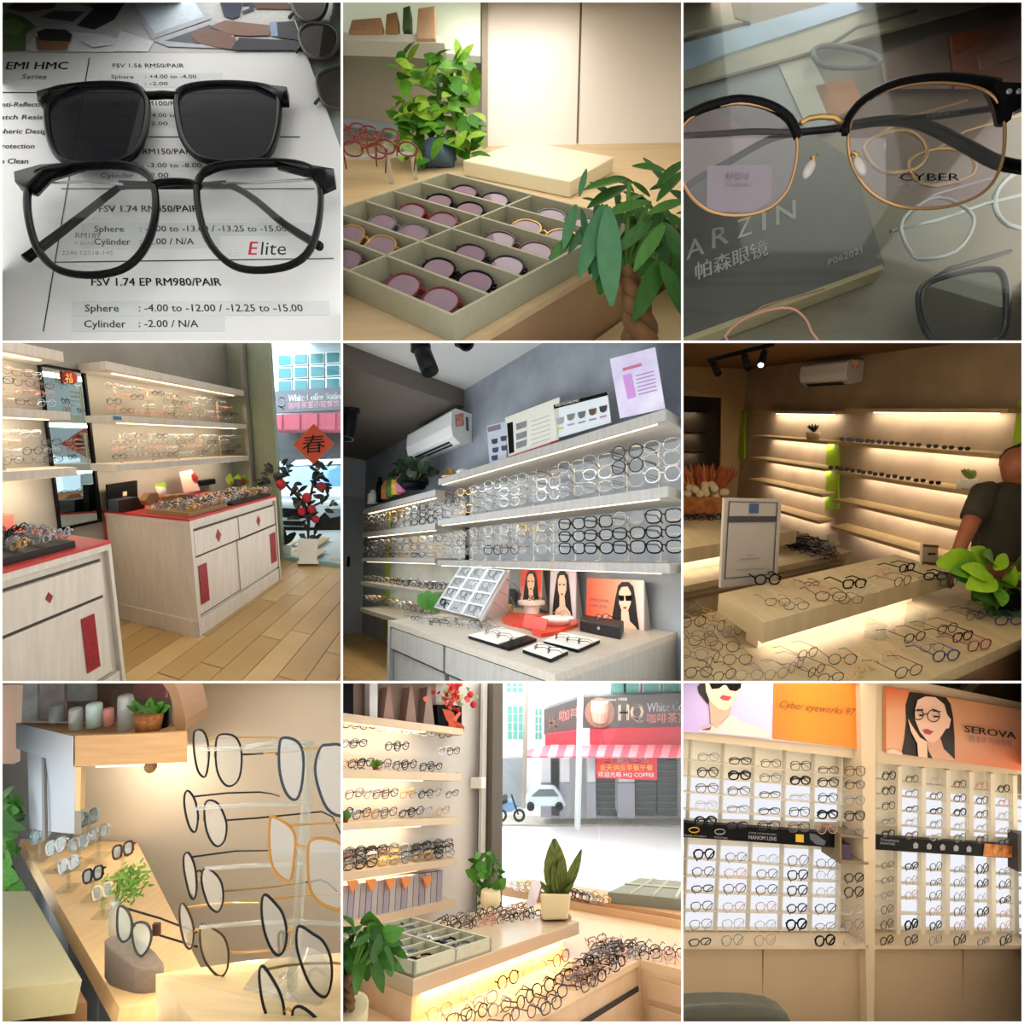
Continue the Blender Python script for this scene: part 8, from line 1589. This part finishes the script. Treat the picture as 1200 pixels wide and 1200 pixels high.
    b = slab('advertising_banner', [(716, 20), (1230, 108), (1230, 318), (716, 250)], .075, .012, mat('banner_edge_2', 'd98a55', .4), label='orange advertising banner showing a long-haired person in round eyeglasses', cat='banner', group='advertising banners')
    O1 = (603, 0)
    rr = [('printed_ground', gradient('peach_print', [(0, 'd4683a'), (.4, 'd9a07c'), (.75, 'd99a6e'), (1, 'd0561c')], axis=2), [(225, 40), (1250, 215), (1250, 633), (225, 498)], O1),
          ('printed_figure', hair, [(385, 75), (470, 84), (640, 113), (672, 160), (690, 250), (700, 400), (702, 558), (420, 521), (330, 508), (350, 400), (362, 280), (358, 170)], O1),
          ('printed_figure', skin_s, [(505, 420), (595, 385), (622, 470), (700, 545), (700, 556), (545, 538), (515, 480)], O1),
          ('printed_figure', skin, [(225, 480), (270, 470), (335, 500), (330, 512), (225, 498)], O1),
          ('printed_figure', skin, [(418, 195), (438, 130), (490, 104), (560, 110), (622, 160), (642, 230), (668, 265), (655, 325), (632, 330), (602, 380), (552, 427), (505, 415), (452, 350), (420, 270)], O1),
          ('printed_figure', skin, [(368, 258), (392, 300), (450, 388), (500, 418), (503, 530), (440, 521), (432, 430), (388, 345)], O1),
          ('printed_figure', lip, [(468, 338), (498, 330), (545, 347), (518, 370), (482, 362)], O1),
          ('printed_figure', hair, [(425, 200), (470, 190), (472, 200), (428, 208)], O1), ('printed_figure', hair, [(530, 198), (590, 205), (592, 213), (530, 206)], O1),
          ('printed_figure', m_ink, [(435, 228), (470, 226), (472, 238), (440, 240)], O1), ('printed_figure', m_ink, [(535, 236), (578, 236), (575, 247), (538, 247)], O1)]
    print_on(b, rr, .075, s5)
    B = MB()
    for x, y, r in ((452, 235, 36), (558, 242, 43)):
        B.tube([fr.at(603 + (x + r * math.cos(i * .524)) * s5, (y + r * math.sin(i * .524)) * s5, v=.092) for i in range(12)], .0022, 4, True)
    B.tube(trace(fr, [(603 + 488 * s5, 230 * s5), (603 + 516 * s5, 232 * s5)], v=.092), .0022, 4); B.build('printed_eyeglasses', m_ink, b, c)
    write(fr, 'SEROVA', 990, 1172, 178, 154, mat('bold_ink', '1b1512', .6), b, .03, yb1=203, v=.088)
    write(fr, '施洛华 时尚眼镜', 1006, 1157, 210, 192, mat('mauve_ink', '8f6f74', .6), b, 0, yb1=229, v=.088)
    # black information strips and the small niche
    s1 = slab('information_strip', [(-40, 491), (556, 533), (556, 584), (-40, 543)], .075, .02, m_black, label='black information strip with yellow square across the script-banner rack', cat='sign', group='black information strips')
    y_ = mat('yellow_print', 'd3a92a', .5); lens_p = mat('grey_print', '4e545a', .4)
    grey = mat('strip_grey', '9a9a9c', .6)
    for pts, m in (([(400, 535), (428, 537), (428, 564), (400, 562)], y_), ([(448, 532), (470, 535), (505, 560), (500, 575), (470, 570), (450, 552)], lens_p)):
        Q = MB(); Q.poly([q + N * .002 for q in trace(fr, pts, v=.075)]); Q.build('printed_mark', m, s1, c)
    write(fr, 'NANOM LENS', 236, 334, 552, 538, grey, s1, .03, yb1=559, v=.077); write(fr, 'SUPER HYDROPHOBIC', 236, 334, 533, 527, grey, s1, .01, yb1=540, v=.077)
    for x in (46, 136):
        B = MB(); B.tube([fr.at(x + 18 * math.cos(i * .524), 521 + .07 * (x - 46) + 9 * math.sin(i * .524), v=.079) for i in range(12)], .0018, 4, True); B.build('printed_mark', grey if x > 50 else y_, s1, c)
        write(fr, 'FREE-FORM' if x < 50 else 'COATED', x - 38 + (18 if x > 50 else 0), x + 40 - (14 if x > 50 else 0), 542 + .07 * (x - 46), 536 + .07 * (x - 46), grey, s1, 0, yb1=547 + .07 * (x - 46), v=.077)
    s2 = slab('information_strip', [(682, 543), (1182, 576), (1182, 622), (682, 590)], .075, .02, m_black, label='black information strip with row of icons across the portrait-banner rack', cat='sign', group='black information strips')
    write(fr, 'Transitions', 696, 762, 558, 549, grey, s2, .02, yb1=563, v=.077); write(fr, 'SIGNATURE', 696, 748, 570, 562, grey, s2, .02, yb1=574, v=.077)
    for k, x in enumerate((820, 867, 914, 961, 1006)):
        y = 571 + (x - 820) * .065
        B = MB(); B.prism([q + N * .002 for q in trace(fr, [(x - 9, y), (x, y - 8), (x + 9, y), (x + 7, y + 14), (x - 7, y + 14)], v=.075)], N * -.001); B.build('printed_mark', grey, s2, c)
    fire = mat('print_fire', '7a2c14', .5, col2='d98f3a', scale=25)
    Q = MB(); Q.poly([q + N * .002 for q in trace(fr, [(1060, 568), (1182, 577), (1182, 618), (1055, 612)], v=.075)]); Q.build('printed_picture', fire, s2, c)
    t = empty('display_niche', fr.at(606, 640, v=.04), 'small open brown niche with a purple carton beside the black strip', 'niche')
    nm = mat('niche_brown', '7a6a50', .6)
    for pts, v, th in (([(558, 536), (656, 545), (656, 553), (558, 545)], .1, .09), ([(558, 628), (656, 632), (656, 643), (558, 640)], .1, .09), ([(556, 540), (562, 540), (562, 640), (556, 640)], .1, .09), ([(558, 540), (656, 548), (656, 640), (558, 636)], .015, .01)):
        slab('panel', pts, v, th, nm, t)
    slab('carton', [(563, 572), (596, 574), (596, 628), (563, 626)], .09, .05, mat('purple_carton', '3a2742', .5, var=.2), label='small dark purple carton in the open niche', cat='carton')
    slab('wall_phone', [(1178, 535), (1230, 540), (1230, 668), (1180, 668)], .1, .04, mat('dark_panel', '3d3a36', .5), label='dark panel at the outer edge beside the icon strip', cat='panel')
    # chair back in the near corner
    t = empty('chair', fr.at(190, 1190, v=.5), 'dark olive rounded chair back below the cabinet doors', 'chair')
    ol = mat('olive_plastic', '4a4a3c', .5, var=.05)
    pts = [(-60, 1150), (0, 1142), (80, 1134), (170, 1131), (260, 1134), (330, 1145), (375, 1165), (392, 1200), (395, 1235), (-60, 1235)]
    B = MB(); B.prism(trace(fr, pts, v=.45), N * -.05); B.build('backrest', ol, t, c, bevel=.008)
cell_9()

# ---------------------------------------------------------------- everything ends cleanly at its compartment's panels
def fit_to_compartments():
    bpy.context.view_layer.update()
    for name, c in REG.items():
        o = bpy.data.objects.get(name)
        if o is None or o.type != 'MESH': continue
        mw = o.matrix_world; cs = [mw @ Vector(q) for q in o.bound_box]
        x0, x1 = (XB[c.c] - 600) / FPX, (XB[c.c + 1] - 600) / FPX
        y0, y1 = -(YB[c.r] - 600) / FPX, -(YB[c.r + 1] - 600) / FPX
        cuts = []
        for no in (Vector((-1, x0, 0)), Vector((1, -x1, 0)), Vector((0, -y0, 1)), Vector((0, y1, -1))):
            no.normalize()
            if max(no.dot(q) for q in cs) > -.003: cuts.append((no * -.003, no))
        if min(q.y for q in cs) < FRONT + .02: cuts.append((Vector((0, FRONT + .02, 0)), Vector((0, -1, 0))))
        if not cuts: continue
        bm = bmesh.new(); bm.from_mesh(o.data); bm.transform(mw)
        for co, no in cuts:
            bmesh.ops.bisect_plane(bm, geom=bm.verts[:] + bm.edges[:] + bm.faces[:], plane_co=co, plane_no=no, clear_outer=True)
        if not bm.faces:
            bm.free()
            if not o.children: bpy.data.objects.remove(o)
            continue
        bm.transform(mw.inverted())
        if o.data.users > 1: o.data = o.data.copy()
        bm.to_mesh(o.data); bm.free()
fit_to_compartments()
